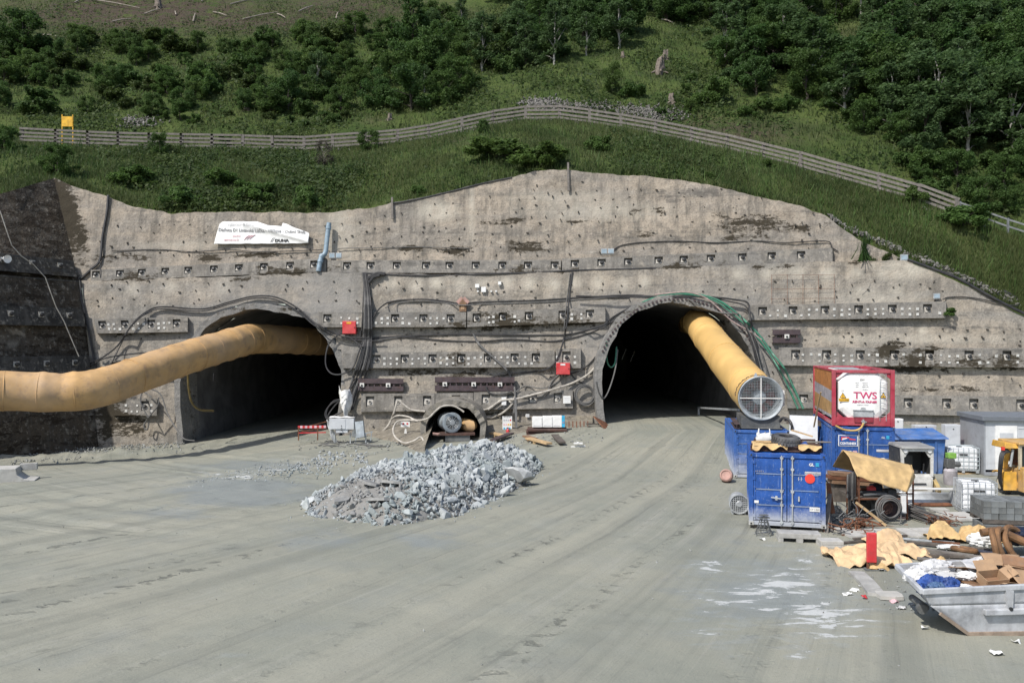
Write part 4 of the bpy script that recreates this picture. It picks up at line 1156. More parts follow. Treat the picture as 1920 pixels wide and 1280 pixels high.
def tank_container(loc, rz):
 W, H, L = 2.44, 2.36, 6.0
 root = empty("tank_container", loc, rz, "white tank in a red frame stacked on the blue container", "tank container")
 m = MB(); t = 0.16
 for x in (t/2, W-t/2):
  for y in (t/2, L-t/2): m.box((x, y, H/2), (t, t, H))
 for y in (t/2, L-t/2):
  m.box((W/2, y, H-0.07), (W-2*t, t*.8, 0.13)); m.box((W/2, y, 0.20), (W-2*t, t*.8, 0.34))
 for x in (t/2, W-t/2):
  m.box((x, L/2, 0.10), (t*.8, L-2*t, 0.16)); m.box((x, L/2, H-0.05), (t*.7, L-2*t, 0.09))
 for sx in (0, 1):          # gussets
  for sz in (0, 1):
   x = t if sx == 0 else W-t; dx = 0.30*(1 if sx == 0 else -1); z = 0.37 if sz == 0 else H-0.13; dz = 0.26*(1 if sz == 0 else -1)
   pts = [(x, z), (x+dx, z), (x, z+dz)]
   m.prism(pts if (sx == 0) == (sz == 0) else pts[::-1], 0.03, 0, Matrix.Translation((0, t*.5, 0)))
 m.build("frame", M['crimson'], root, bevel=0.012)
 # insulated shell: octagonal with a slightly domed end
 def octo(s, y):
  a, b2, c = 0.98*s, 1.0*s, 0.42*s; cx, cz = W/2, 1.26
  return [(cx-a, y, cz-b2+c), (cx-a+c*1.05, y, cz-b2), (cx+a-c*1.05, y, cz-b2), (cx+a, y, cz-b2+c), (cx+a, y, cz+b2-c), (cx+a-c*1.05, y, cz+b2), (cx-a+c*1.05, y, cz+b2), (cx-a, y, cz+b2-c)]
 m = MB(); V = []
 secs = [(0.45, 0.03), (0.8, 0.06), (0.96, 0.12), (1.0, 0.22), (1.0, L-0.25)]
 for s, y in secs: V += octo(s, y)
 m.v = V
 m.face(tuple(range(8))[::-1])
 for r in range(len(secs)-1):
  for i in range(8):
   j = (i+1) % 8; m.face((r*8+j, r*8+i, (r+1)*8+i, (r+1)*8+j), 0)
 m.build("tank_shell", M['white'], root)
 zb = [(0.30, 0.42, M['clad_grey']), (0.42, 1.12, M['orange2']), (1.12, 1.62, M['clad_grey']), (1.62, 2.28, M['orange'])]
 for za, zb_, mt in zb:   # left flank in coloured bands with a wavy joint
  m = MB(); n = 24
  for i in range(n):
   y0, y1 = t+(L-2*t)*i/n, t+(L-2*t)*(i+1)/n
   f = lambda y: 0.18*(1-(y/L))*(-1 if za > 0.5 else 0)
   g = lambda y: 0.18*(1-(y/L))*(-1 if zb_ < 2 and zb_ > .5 else 0)
   m.quad((0.05, y1, za+f(y1)), (0.05, y0, za+f(y0)), (0.05, y0, zb_+g(y0)), (0.05, y1, zb_+g(y1)))
  m.build("side_band", mt, root)
 m = MB(); xs = (1.86, 2.10)
 for x in xs: m.cyl((x, -0.02, 0.25), (x, -0.02, 2.2), 0.012, 6)
 for i in range(9): m.cyl((xs[0], -0.02, 0.45+i*0.215), (xs[1], -0.02, 0.45+i*0.215), 0.009, 6)
 m.build("ladder", M['galv'], root)
 m = MB(); m.box((1.22, 0.02, 0.53), (0.76, 0.10, 0.26)); m.box((1.22, 0.0, 0.68), (0.8, 0.14, 0.03)); m.cyl((1.22, -0.02, 0.70), (1.22, 0.06, 0.70), 0.11, 12); m.build("valve_cover", M['galv'], root)
 m = MB(); m.box((1.24, 0.0, 0.28), (0.72, 0.06, 0.22)); m.build("valve_recess", M['crimson_dark'] if 'crimson_dark' in M else M['crimson'], root)
 m = MB(); m.cyl((1.22, -0.10, 0.19), (1.22, 0.06, 0.19), 0.07, 10); m.cyl((1.22, -0.06, 0.30), (1.22, -0.06, 0.05), 0.04, 8); m.bar((1.12, -.1, .24), (1.34, -.1, .2), .03); m.build("valve", M['galv'], root)
 m = MB(); m.box((1.5, 1.2, H+0.04), (0.42, 0.5, 0.08)); m.box((1.5, 0.9, H+.01), (.2, .3, .04)); m.build("manway", M['crimson'], root)
 m = MB(); m.box((W/2, L/2, H-0.075), (1.0, L-1.2, 0.04)); m.build("walkway", M['galv'], root)
 y = 0.018
 text("TWS", 0.40, (1.30, y, 1.16), M['pink'], root, bold=0.004, xs=1.12, spacing=0.95)
 text("RENT-A-TAINER", 0.125, (1.27, y, 0.985), M['pink'], root, bold=0.004, shear=0.25, xs=1.05)
 text("CHEMICAL TANKS", 0.055, (1.2, y, 0.88), M['fadeprint'], root)
 text("TWSU 202 963", 0.085, (1.20, y+.055, 2.06), M['greyprint'], root); text("22K1", 0.105, (1.20, y+.02, 1.91), M['greyprint'], root)
 for i, (a, b2) in enumerate((("MGW", "36000 KG"), ("TARE", "3850 KG"), ("CAP.", "24000 LTR"))):
  text(a, 0.055, (0.98, y, 1.81-i*0.085), M['fadeprint'], root); text(b2, 0.055, (1.30, y, 1.81-i*0.085), M['fadeprint'], root)
 text("V8 5,08 m", 0.05, (1.30, y, 1.53), M['fadeprint'], root)
 for x, z in ((0.43, 1.28), (2.0, 1.30)):
  s = link("warning_sign", None, root); s.location = (x, 0.018, z); s.empty_display_size = .1
  m = MB(); m.prism([(-0.13, -0.10), (0.13, -0.10), (0, 0.13)], 0.006); m.build("triangle", M['black'], s)
  m = MB(); m.prism([(-0.10, -0.083), (0.10, -0.083), (0, 0.095)], 0.006, 0, Matrix.Translation((0, -0.004, 0))); m.build("yellow_field", M['yellow'], s)
  text("!", 0.13, (0, -0.007, -0.07), M['black'], s, bold=0.004)
 sticker(root, 0.47, 1.10, 0.40, 0.12, M['yellow'], 0.018, "warning_strip"); text("CAUTION LADDER", 0.045, (0.47, 0.012, 1.085), M['black'], root)
 text("TANK", 0.05, (0.4, y+.02, 1.48), M['fadeprint'], root); text("U", 0.12, (0.36, y+.02, 0.68), M['fadeprint'], root)
 return root
M['crimson_dark'] = simple("shaded red box", (0.22, 0.02, 0.035), 0.6)
TANK = tank_container((p3.x, p3.y, 2.76), RZ3)
h = MB(); q = [on(TANK, a) for a in ((0.12, -0.10, 0.02), (0.45, -0.14, -0.13), (0.85, -0.14, -0.16), (1.1, -0.13, -0.05), (1.22, -0.1, 0.16))]
h.tube(catmull(q), 0.04, 8); tag(h.build("hose", M['hose_yellow']), "yellow hose hanging from the valve of the white tank", "hose")
# ------------------------------------------------------------------ big fan
fc = P(1426, 746, 37.4)
RZF = R(-9)
FAN = empty("ventilation_fan", (fc.x, fc.y, 2.24), RZF, "large round grey fan with wire guard at the end of the bright yellow duct", "fan")
fz = fc.z-2.24
ax = Matrix.Translation((0, 0, fz)) @ Matrix.Rotation(R(90), 4, 'X')    # lathe axis points to -y (towards the yard)
m = MB(); m.lathe([(0.80, -2.2), (0.86, -2.1), (0.86, -0.25), (0.88, -0.10), (0.97, 0.05), (1.03, 0.12), (1.04, 0.16), (1.0, 0.19), (0.93, 0.14), (0.86, 0.02), (0.82, -0.15), (0.82, -2.15)], 48, 0, ax)
m.build("casing", M['fan_grey'], FAN)
m = MB()
for i in range(-12, 13):
 d = i*0.072; w = math.sqrt(max(0.0, 0.90**2-d*d))
 m.cyl((d, -0.10, fz-w), (d, -0.10, fz+w), 0.0055, 4); m.cyl((-w, -0.105, fz+d), (w, -0.105, fz+d), 0.0055, 4)
o = m.build("wire_guard", M['fan_grey'], FAN)
m = MB(); m.box((0, -0.15, fz), (0.045, 0.03, 1.9)); m.box((-0.49, -0.147, fz), (0.93, 0.03, 0.045)); m.box((0.49, -0.147, fz), (0.93, 0.03, 0.045)); m.build("cross_bars", M['offwhite'], FAN)
m = MB(); m.lathe([(0.0, -0.30), (0.2, -0.32), (0.32, -0.40), (0.34, -0.5), (0.34, -1.2), (0, -1.2)], 24, 0, ax); m.build("hub", M['fan_grey'], FAN)
for i in range(10):
 a = 2*math.pi*i/10+0.2; m = MB()
 c, s = math.cos(a), math.sin(a); t_ = Vector((-s, 0, c))
 p0 = Vector((c*0.34, 0.95, fz+s*0.34)); p1 = Vector((c*0.79, 0.95, fz+s*0.79)); dy = Vector((0, 0.13, 0))
 m.quad(p0-t_*.09-dy, p1-t_*.14-dy*.6, p1+t_*.14+dy*.6, p0+t_*.09+dy); m.quad(p0+t_*.09+dy*1.15, p1+t_*.14+dy*.75, p1-t_*.14-dy*.45, p0-t_*.09-dy*.85)
 m.build("blade", M['blade'], FAN)
m = MB(); m.disc((0, 1.4, fz), (0, -1, 0), 0.82, 24); m.build("back_plate", M['fan_dark'], FAN)
m = MB(); m.box((0, 0.9, 0.30), (1.75, 1.9, 0.58)); m.box((0, 0.9, 0.015), (1.95, 2.2, 0.03))
m.build("base_frame", M['fan_dark'], FAN, bevel=0.01)
m = MB(); m.box((1.0, 0.25, fz+0.0), (0.16, 0.5, 0.72)); m.build("control_box", M['offwhite'], FAN)
m = MB(); m.prism([(-.10, fz+.98), (.10, fz+.98), (.03, fz+1.17), (-.03, fz+1.17)], 0.03, 0, Matrix.Translation((-.22, -0.03, 0))); m.build("lifting_lug", M['fan_grey'], FAN)
def duct(name, pts, r, mat, label, ring_every, wob=0.0, seed=1, n=28, ringmat=None, seam=True):
 path = catmull(pts, 40)
 cum = [0.0]
 for i in range(1, len(path)): cum.append(cum[-1]+(path[i]-path[i-1]).length)
 L = cum[-1]; N = int(L/0.12)
 pa = np.array([tuple(p) for p in path]); c = np.array(cum)
 s = np.linspace(0, L, N)
 X = np.stack([np.interp(s, c, pa[:, k]) for k in range(3)], -1)
 root = empty(name, tuple(X[0]), 0, label, "duct")
 o0 = X[0]; m = MB(); rads = []
 for i in range(N):
  u = (s[i]/ring_every) % 1.0
  rads.append(r*(1+(0.016 if ring_every < 3 else .010)*math.sin(math.pi*u)-0.006))
 m.tube([Vector(x-o0) for x in X], rads, n, cap=False)
 # sag and creases of the fabric
 V = np.array(m.v); cen = np.repeat(X-o0, n, axis=0); rad = V-cen
 sl = np.repeat(s, n); th = np.tile(np.arange(n)/n*6.283, N)
 d = vnoise(sl*0.9, th*1.4, 1.0, 3, seed)*0.016 + wob*vnoise(sl*0.5, np.cos(th)*1.5, 1.0, 2, seed+3)*0.05
 if callable(wob_extra.get(name+str(seed))): d = d+wob_extra[name+str(seed)](sl, th)
 V = cen+rad*(1+d)[:, None]; m.v = [tuple(v) for v in V]
 m.build("fabric_tube", mat, root)
 k = ring_every*0.5
 while k < L:
  i = int(k/L*(N-1)); i = max(1, min(N-2, i)); ax_ = Vector(X[i+1]-X[i-1])
  q = MB(); q.ring(Vector(X[i]-o0), ax_, r*1.006, 0.026, 36, 5); q.build("hoop_seam", ringmat or mat, root)
  k += ring_every
 return root, X
wob_extra = {}
def crease(sl, th):
 g = np.zeros_like(sl)
 for c0, w, a in ((7.5, .22, .06), (8.4, .18, -.045), (9.0, .2, .05), (10.0, .2, .03), (5.2, .16, .03), (2.0, .15, .025), (3.6, .15, .03), (21.5, .3, .05), (22.3, .25, -.03)):
  g += a*np.exp(-((sl-c0-0.35*np.sin(th+.6))/w)**2)*(0.5+0.5*np.cos(th-0.4))
 return g
wob_extra["ventilation_duct3"] = crease
LD = [P(-260, 736, 38.5), P(-120, 736, 40.5), P(0, 733, 42.4), P(100, 735, 43.4), P(180, 728, 44.4), P(262, 701, 47.0), P(360, 667, 51.0), P(440, 643.5, 55.2), P(487, 635, 58.6), P(600, 641, 66), P(640, 641, 78), P(660, 641, 95)]
duct("ventilation_duct", LD, 1.06, M['duct'], "long dusty yellow duct sagging in front of the dark side wall into the left tunnel", 1.7, 0.9, 3)
a = on(FAN, (0, 0.25, fz)); b_ = on(FAN, (0.03, 1.9, fz+0.05))
e_ = P(1311, 609, 57.5)
RD = [a, b_, b_.lerp(e_, .3)+Vector((0, 0, -.06)), b_.lerp(e_, .62)+Vector((0, 0, -.08)), e_, P(1303, 604, 64), P(1275, 606, 85)]
DR, DX = duct("ventilation_duct", RD, 1.02, M['duct_light'], "bright yellow duct rising from the big grey fan into the right tunnel", 6.3, 0.25, 5)
# stitched seam along the upper side of the right duct and the lashing round its end
m = MB()
for i in range(20, 150, 6):
 p0, p1 = Vector(DX[i]), Vector(DX[i+2]); d = (p1-p0).normalized(); up = Vector((0.62, 0, 0.78)); up = (up-d*up.dot(d)).normalized()
 m.bar(p0+up*1.03-Vector(DX[0]), p1+up*1.03-Vector(DX[0]), 0.035, 0.02)
o = m.build("seam_stitches", M['steel_brown'], DR); tag(o, kind="stuff")
m = MB()
for i, th in enumerate(np.linspace(0.3, 2.9, 12)):
 c0 = Vector(DX[9]); d = (Vector(DX[12])-c0).normalized(); u = d.cross(Vector((0, 0, 1))).normalized(); w = u.cross(d)
 f = lambda a_, k: c0 + (u*math.cos(a_)+w*math.sin(a_))*1.05 + d*k - Vector(DX[0])
 m.tube([f(th, 0.05*math.sin(i*2)), f(th+.1, .12), f(th+.2, 0.05*math.cos(i*3))], 0.018, 5)
m.build("lashing", M['steel_brown'], DR)
# rails, plank and sheet on/behind the rear left container
def beam_i(name, a, b, w, h, mat, label, cat, parent=None):
 a, b = Vector(a), Vector(b); d = (b-a).normalized(); x = d.cross(Vector((0, 0, 1))).normalized(); z = x.cross(d); m = MB()
 m.bar(a+z*h/2, b+z*h/2, w, 0.025); m.bar(a-z*h/2, b-z*h/2, w, 0.025); m.bar(a, b, 0.02, h-0.03)
 o = m.build(name, mat)
 return tag(o, label, cat)
top2 = 2.24
a, b_ = on(C2o, (0.16, 0.25, top2+.1)), on(C2o, (0.2, 3.2, top2+.1))
beam_i("steel_beam", a, b_, 0.24, 0.2, M['steel_brown'], "brown steel beam lying on the left edge of the dusty blue container", "steel beam")
m = MB(); A_, B_ = on(C2o, (2.4, 1.2, 2.60)), on(C2o, (4.6, 0.9, 2.52))
m.bar(A_, B_, 0.5, 0.10); m.bar(A_+Vector((0, -.27, -.09)), B_+Vector((0, -.27, -.09)), 0.05, 0.16, 1)
for t_ in (0.15, .5, .85):
 c = A_.lerp(B_, t_); m.bar((c.x, c.y, c.z-.05), (c.x, c.y, 0.0), 0.08, 0.08)
tag(m.build("platform", [M['steel_brown'], M['wood_dark']]), "brown steel walkway beside the big grey fan", "platform")
m = MB(); c = P(1512, 800, 36.0); w = 1.3
pts = [P(1481, 778, 36.6), P(1533, 780, 36.3), P(1533, 850, 35.6), P(1480, 850, 35.8)]
m.hexa([pts[3], pts[2], pts[2]+Vector((0, .05, 0)), pts[3]+Vector((0, .05, 0)), pts[0], pts[1], pts[1]+Vector((0, .05, 0)), pts[0]+Vector((0, .05, 0))])
tag(m.build("steel_sheet", M['hut']), "pale grey sheet leaning between the two rear blue containers", "sheet")
m = MB(); m.bar(P(1484, 806, 35.6), P(1524, 818, 35.2), 0.16, 0.05); tag(m.build("plank", M['wood']), "yellow plank across the pale grey leaning sheet", "plank")
m = MB(); m.bar(P(1539, 735, 33.4), P(1526, 800, 34.6), 0.06, 0.03); tag(m.build("lath", M['wood']), "thin pale lath leaning against the orange flank of the tank", "lath")
m = MB(); m.tube(catmull([P(1462, 790, 36.8), P(1468, 783, 36.6), P(1478, 786, 36.4), P(1484, 795, 36.2), P(1484, 806, 36.3), P(1478, 812, 36.5)]), 0.06, 8); tag(m.build("cable", M['cable']), "thick black power cable looping off the fan container", "cable")
def crumple(name, fn, nu, nv, mat, label, cat, amp=0.1, f=2.0, seed=0, group=None, thick=0.008, parent=None, offs=0):
 """a sheet over fn(u,v), folded by ridged noise; solid"""
 V = []
 for j in range(nv+1):
  for i in range(nu+1):
   V.append(tuple(fn(i/nu, j/nv)))
 V = np.array(V, float)
 rg_ = np.random.default_rng(seed+1)
 q = V-V.mean(0)
 for k_, (fk, ak) in enumerate(((.7, 1.0), (1.25, .75), (2.1, .5), (3.4, .28))):   # sharp folds in several directions
  d_ = rg_.normal(size=3); d_ /= np.linalg.norm(d_)
  ph = (q @ d_)*f*fk*.55 + vnoise(V[:, 0]+3*k_, V[:, 1]+V[:, 2], f*.35, 2, seed+k_)*.9 + rg_.random()
  tri = np.abs((ph % 1)-.5)*2
  V[:, 2] += amp*ak*(tri-.45)*(.8 if k_ < 2 else 1.2)
  V[:, :2] += (amp*ak*.5*(tri-.5))[:, None]*np.array([math.cos(k_*2.1+seed), math.sin(k_*2.1+seed)])
 m = MB(); m.v = [tuple(v) for v in V]
 for j in range(nv):
  for i in range(nu):
   a = j*(nu+1)+i; m.face((a, a+1, a+nu+2, a+nu+1), 0, True)
 o = m.build(name, mat, parent, angle=13)
 md = o.modifiers.new("solid", 'SOLIDIFY'); md.thickness = thick
 if cat: tag(o, label, cat, group)
 return o
wp = on(C2o, (2.35, -0.1, 2.55))
crumple("plastic_sheet", lambda u, v: (wp.x+0.1+u*.5, wp.y+(v-.5)*.25, wp.z-0.25+u*.55-abs(v-.5)*.5), 8, 8, M['paper'], "scrap of white plastic flapping beside the big grey fan", "plastic sheet", 0.08, 3, 4)
# things on the roof of the front container
T1 = 2.58
def c1(x, y, z=0.0): return on(C1o, (x, y, T1-0.14+z))
for i, (y, z, x0, x1) in enumerate(((0.62, 0.07, 0.06, 2.36), (1.05, 0.09, 0.1, 2.32), (1.5, 0.09, 0.15, 2.4), (2.0, 0.10, 0.2, 2.3), (2.5, 0.12, 0.25, 2.35))):
 lab = ("nearest", "second", "third", "fourth", "farthest")[i]
 beam_i("steel_beam", c1(x0, y, z), c1(x1, y+0.02, z), 0.16, 0.14, M['rust_dark'], lab+" of the dark steel beams lying across the roof of the front blue container", "steel beam")
crumple("tarpaulin", lambda u, v: c1(0.12+1.15*u, 0.42+0.75*v, 0.22-0.20*(v < 0.2)*(0.6+0.4*math.sin(u*14))), 22, 10, M['tarp'], "yellow tan sheet lying on the beams at the left of the container roof", "tarpaulin", 0.05, 3, 7)
crumple("tarpaulin", lambda u, v: c1(1.6+0.75*u, 0.35+0.45*v, 0.20-0.14*(v < 0.2)*(0.6+0.4*math.sin(u*11))), 14, 8, M['tarp'], "yellow tan sheet lying on the beams at the right of the container roof", "tarpaulin", 0.05, 3, 9)
m = MB(); m.bar(c1(0.25, 1.0, 0.26), c1(0.9, 0.95, 0.26), 0.12, 0.05); tag(m.build("plank", M['wood']), "short board beside the tyre on the container roof", "plank")
tc = c1(1.22, 0.95, 0.17)
TY = empty("tyre", tc, 0, "worn tyre lying on the roof of the front blue container", "tyre")
m = MB(); m.lathe([(0.24, 0.02), (0.30, 0.0), (0.40, 0.01), (0.45, 0.08), (0.46, 0.17), (0.45, 0.26), (0.40, 0.33), (0.30, 0.34), (0.24, 0.31), (0.25, 0.25), (0.36, 0.2), (0.36, 0.12), (0.25, 0.08), (0.24, 0.02)], 32)
m.build("carcass", M['rubber'], TY)
m = MB()
for i in range(28):
 a = 2*math.pi*i/28
 for z in (0.10, 0.24): m.box((0.465*math.cos(a+z), 0.465*math.sin(a+z), z), (0.03, 0.07, 0.09), 0, (0, 0, a+z))
tag(m.build("tread_blocks", M['rubber'], TY), kind="stuff")
TY.rotation_euler = (0.12, 0.05, 0)
bp = c1(0.56, 1.7, 0.16)
BAG = empty("sack", bp, RZ1, "white big bag with lifting loops on the container roof", "sack")
m = MB()
def bagfn(u, v):
 a = 2*math.pi*u; rr = (abs(math.cos(a))**4+abs(math.sin(a))**4)**-0.25
 k = 0.20*(0.9+0.18*math.sin(v*math.pi))*(0.75 if v > .95 else 1)
 return (k*rr*math.cos(a)*1.3+.02*math.sin(9*v+4*u), k*rr*math.sin(a), 0.30*v+0.03*math.sin(a*3)*v)
m.grid(bagfn, 24, 8); m.poly([bagfn(i/24, 0.99) for i in range(24)]); m.build("bag", M['offwhite'], BAG)
for x in (-.2, .2):
 m = MB(); m.tube(catmull([(x, -.1, .28), (x*.9, -.05, .44), (x*.95, .1, .43), (x, .15, .28)]), 0.018, 5); m.build("loop", M['offwhite'], BAG)
crumple("plastic_sheet", lambda u, v: c1(1.62+0.3*u, 0.75+.3*v, 0.24), 8, 8, M['bag_blue'], "small blue plastic scrap beside the tyre on the container roof", "plastic sheet", 0.07, 4, 12)
for i, (x, y, a_, l) in enumerate(((1.75, 1.0, .4, 0.8), (1.8, 1.25, -.2, .9), (1.9, .8, .15, .8))):
 m = MB(); m.cyl(c1(x, y, .25+i*.02), c1(x+l*math.cos(a_), y+l*math.sin(a_), .27+i*.02), 0.025, 7)
 tag(m.build("rod", M['wood_grey'] if i else M['rust']), ("rusty", "long pale", "short pale")[i]+" rod lying right of the tyre on the container roof", "rod")
# ------------------------------------------------------------------ beside the front container
def small_fan(loc, rz, r, L, label, mat, tilt=0.0):
 root = empty("axial_fan", loc, rz, label, "fan")
 axm = Matrix.Translation((0, 0, r+.02)) @ Matrix.Rotation(R(90)+tilt, 4, 'X')
 m = MB(); m.lathe([(r*.72, -L), (r*.86, -L), (r*.86, -0.05), (r, 0.0), (r*1.0, 0.05), (r*.9, 0.05), (r*.82, -0.03), (r*.78, -L+.05)], 32, 0, axm); m.build("casing", mat, root)
 m = MB(); m.lathe([(0, 0.06), (r*.25, 0.06), (r*.34, 0.03), (r*.34, -0.3), (0, -.3)], 20, 0, axm); m.build("hub", mat, root)
 m = MB()
 for i in range(-4, 5):
  d = i*r*0.19; w = math.sqrt(max(0, (r*.88)**2-d*d))
  for A, B in (((d, -w), (d, w)), ((-w, d), (w, d))):
   m.bar(axm @ Vector((A[0], A[1], 0.01)), axm @ Vector((B[0], B[1], 0.01)), 0.022, 0.016)
 m.build("grille", mat, root)
 m = MB(); m.disc(axm @ Vector((0, 0, -.3)), axm.to_3x3() @ Vector((0, 0, 1)), r*.8); m.build("inner_plate", M['cab_dark'], root)
 for x in (-.6, .6):
  m = MB(); m.box((x*r, L*.4, 0.05), (0.07, L*.7, 0.12)); m.build("foot", mat, root)
 return root
g = G(1386, 964)
small_fan((g.x, g.y, 0), R(-10), 0.36, 0.75, "grey axial fan on the ground left of the front blue container", M['galv'])
g = G(1362, 903)
DRUM = empty("clay_drum", (g.x, g.y, 0.28), R(-20), "pinkish drum lying on its side by the dusty blue container", "drum")
m = MB(); m.lathe([(0.0, -.35), (.22, -.35), (.27, -.3), (0.30, 0), (.27, .22), (.21, .26), (.19, .22), (0, .2)], 24, 0, Matrix.Rotation(R(75), 4, 'X')); m.build("body", M['brick'], DRUM)
# trestle / wire stool
g = G(1432, 1003)
ST = empty("wire_stand", (g.x, g.y, 0), R(10), "small tangled wire stand in front of the blue container door", "wire stand")
m = MB(); rs = random.Random(3)
for i in range(9):
 a = 2*math.pi*i/9; m.tube(catmull([(0.10*math.cos(a), 0.10*math.sin(a), 0.55), (0.16*math.cos(a+.2), 0.16*math.sin(a), 0.35), (0.30*math.cos(a)+rs.uniform(-.04, .04), 0.28*math.sin(a), 0.0)]), 0.012, 5)
for z, r_ in ((0.12, .27), (.2, .23), (.3, .19), (.42, .13)): m.ring((0, 0, z), (rs.uniform(-.1, .1), .1, 1), r_, 0.012, 16, 5)
m.build("wire_frame", M['wire'], ST)
m = MB(); m.box((0, 0, .58), (.34, .2, .03)); m.box((0, 0, .66), (.26, .14, .03)); m.cyl((0, 0, .6), (0, 0, .66), .03); m.build("top", M['wire'], ST)
def pallet_block(loc, rz, L, D, H, mat, label, slots=True):
 root = empty("concrete_block", loc, rz, label, "block")
 m = MB(); m.box((0, 0, H*.72), (L, D, H*.54))
 if slots:
  for x, w in ((-L*.44, L*.12), (0, L*.16), (L*.44, L*.12)): m.box((x, 0, H*.225), (w, D-.004, H*.45))
  m.box((0, .1, H*.2), (L*.98, D*.6, H*.3), 1)
 else: m.box((0, 0, H*.225), (L-.004, D-.004, H*.45))
 m.build("body", [mat, M['cab_dark']], root, bevel=0.015)
 return root
g = G(1497, 1014); pallet_block((g.x, g.y, 0), R(-10), 1.28, 0.55, 0.30, M['conc'], "grey slotted block on the ground in front of the blue container")
g = G(1556, 1024); pallet_block((g.x, g.y, 0), R(-4), 0.68, 0.5, 0.22, M['conc_pale'], "pale solid block right of the slotted one near the container", False)
m = MB(); m.hexa([P(1553, 962, 27.0), P(1566, 962, 27.0), P(1566, 962, 27.3), P(1553, 962, 27.3), P(1549, 905, 27.0), P(1557, 905, 27.0), P(1557, 905, 27.3), P(1549, 905, 27.3)]); tag(m.build("steel_box", M['brick_red'] if 'brick_red' in M else M['rust']), "narrow reddish steel box standing right of the front container", "steel box")
for i, (x0, y0, x1, y1) in enumerate(((1549, 1000, 1556, 925), (1560, 1012, 1551, 950))):
 m = MB(); m.bar(P(x0, y0, 26.3), P(x1, y1, 26.9), 0.13, 0.04); tag(m.build("plank", M['wood_grey']), ("tall", "short")[i]+" grey board leaning at the right corner of the front container", "plank")
# wire tangle right of the container
def tangle(name, cpx, cpy, n, spread, h, mat, label, cat, seed, r=0.014):
 g = G(cpx, cpy); rs = random.Random(seed); m = MB()
 for i in range(n):
  p = Vector((g.x+rs.gauss(0, spread[0]), g.y+rs.gauss(0, spread[1]), rs.uniform(0.02, h*.6)))
  pts = [p]
  for k in range(4):
   p = p+Vector((rs.uniform(-.35, .35), rs.uniform(-.25, .25), rs.uniform(-.3, .32))); p.z = min(max(p.z, .02), h); pts.append(p)
  m.tube(catmull(pts, 4), r*rs.uniform(.7, 1.5), 5)
 return tag(m.build(name, mat), label, cat)
tangle("wire_tangle", 1578, 985, 26, (.28, .5), 0.9, M['wire'], "tangle of pale wire offcuts between the container and the covered bench", "wire", 5)
tangle("scrap_steel", 1590, 995, 18, (.35, .3), 0.35, M['rust'], "rusty steel offcuts on the ground right of the front container", "scrap steel", 8, 0.022)
# ------------------------------------------------------------------ covered work bench
def yb(px, py, Y): return P(px, py, Y)
TB = empty("covered_bench", (13.0, 28.4, 0), 0, "work bench under a slanting tan tarpaulin cover", "work bench")
TBo = Vector((13.0, 28.4, 0))
ridgeL, ridgeR = yb(1579, 843, 29.3), yb(1707, 871, 29.4)
eaveL, eaveM, eaveR = yb(1607, 893, 28.0), yb(1700, 922, 28.2), yb(1725, 893, 29.1)
foldL, foldR = yb(1592, 857, 28.6), yb(1713, 884, 28.8)
m = MB()
def lerp3(a, b, c, t):
 return a.lerp(b, t*2) if t < .5 else b.lerp(c, t*2-1)
def cover(u, v):
 top = ridgeL.lerp(ridgeR, u); mid = foldL.lerp(foldR, u); bot = eaveL.lerp(eaveM, u)
 p = top.lerp(mid, v/.3) if v < .3 else mid.lerp(bot, (v-.3)/.7)
 w = float(vnoise(np.array([u*6]), np.array([v*3]), 1, 3, 77)[0])
 p = p+Vector((0, -0.05*w*min(1, v*2), 0.02*w))
 if v > .97: p.z += 0.02*math.sin(u*17)
 return p-TBo
m.grid(cover, 40, 16)
def endcap(u, v):
 a = lerp3(ridgeR, foldR, eaveM, v); b_ = ridgeR.lerp(eaveR+Vector((0, 0.35, -.1)), min(1, v*1.0))
 w = float(vnoise(np.array([u*4]), np.array([v*3]), 1, 3, 78)[0])
 return a.lerp(b_+Vector((0.02, 0, 0)), u)+Vector((0.05*w*u, 0, 0))-TBo
m.grid(endcap, 8, 12)
def backsl(u, v):
 top = ridgeL.lerp(ridgeR, u); bot = top+Vector((0, .9, -.75)); return top.lerp(bot, v)-TBo
m.grid(backsl, 20, 6)
o = m.build("tarpaulin_cover", M['tarp'], TB); o.modifiers.new("solid", 'SOLIDIFY').thickness = 0.012
m = MB()
for a, b_ in ((yb(1610, 890, 28.1), yb(1611, 982, 28.1)), (yb(1700, 920, 28.3), yb(1701, 985, 28.3)), (yb(1600, 865, 30.0), yb(1600, 960, 30.0)), (yb(1712, 880, 30.0), yb(1712, 962, 30.0))):
 b_.z = 0.0; q = MB(); q.bar(a-TBo, b_-TBo, 0.05); q.build("post", M['rust'], TB)
for i, (a, b_) in enumerate(((yb(1608, 935, 28.1), yb(1700, 935, 28.3)), (yb(1600, 925, 30), yb(1712, 925, 30)), (yb(1611, 978, 28.1), yb(1701, 980, 28.3)))):
 q = MB(); q.bar(a-TBo, b_-TBo, 0.05); q.build("rail", M['rust'], TB)
m = MB(); A_ = yb(1608, 936, 28.1); B_ = yb(1700, 936, 28.3)
m.hexa([p-TBo for p in (A_, B_, B_+Vector((0, 1.6, 0)), A_+Vector((0, 1.6, 0)), A_+Vector((0, 0, .04)), B_+Vector((0, 0, .04)), B_+Vector((0, 1.6, .04)), A_+Vector((0, 1.6, .04)))]); m.build("bench_top", M['wood_dark'], TB)
m = MB(); A_ = yb(1612, 975, 28.4); m.box(A_-TBo+Vector((.9, .5, 0.05)), (1.7, .9, .04)); m.build("shelf", M['steel_brown'], TB)
benchz = yb(1608, 936, 28.1).z+0.04
bx = yb(1608, 936, 28.1).x
rs = random.Random(12)
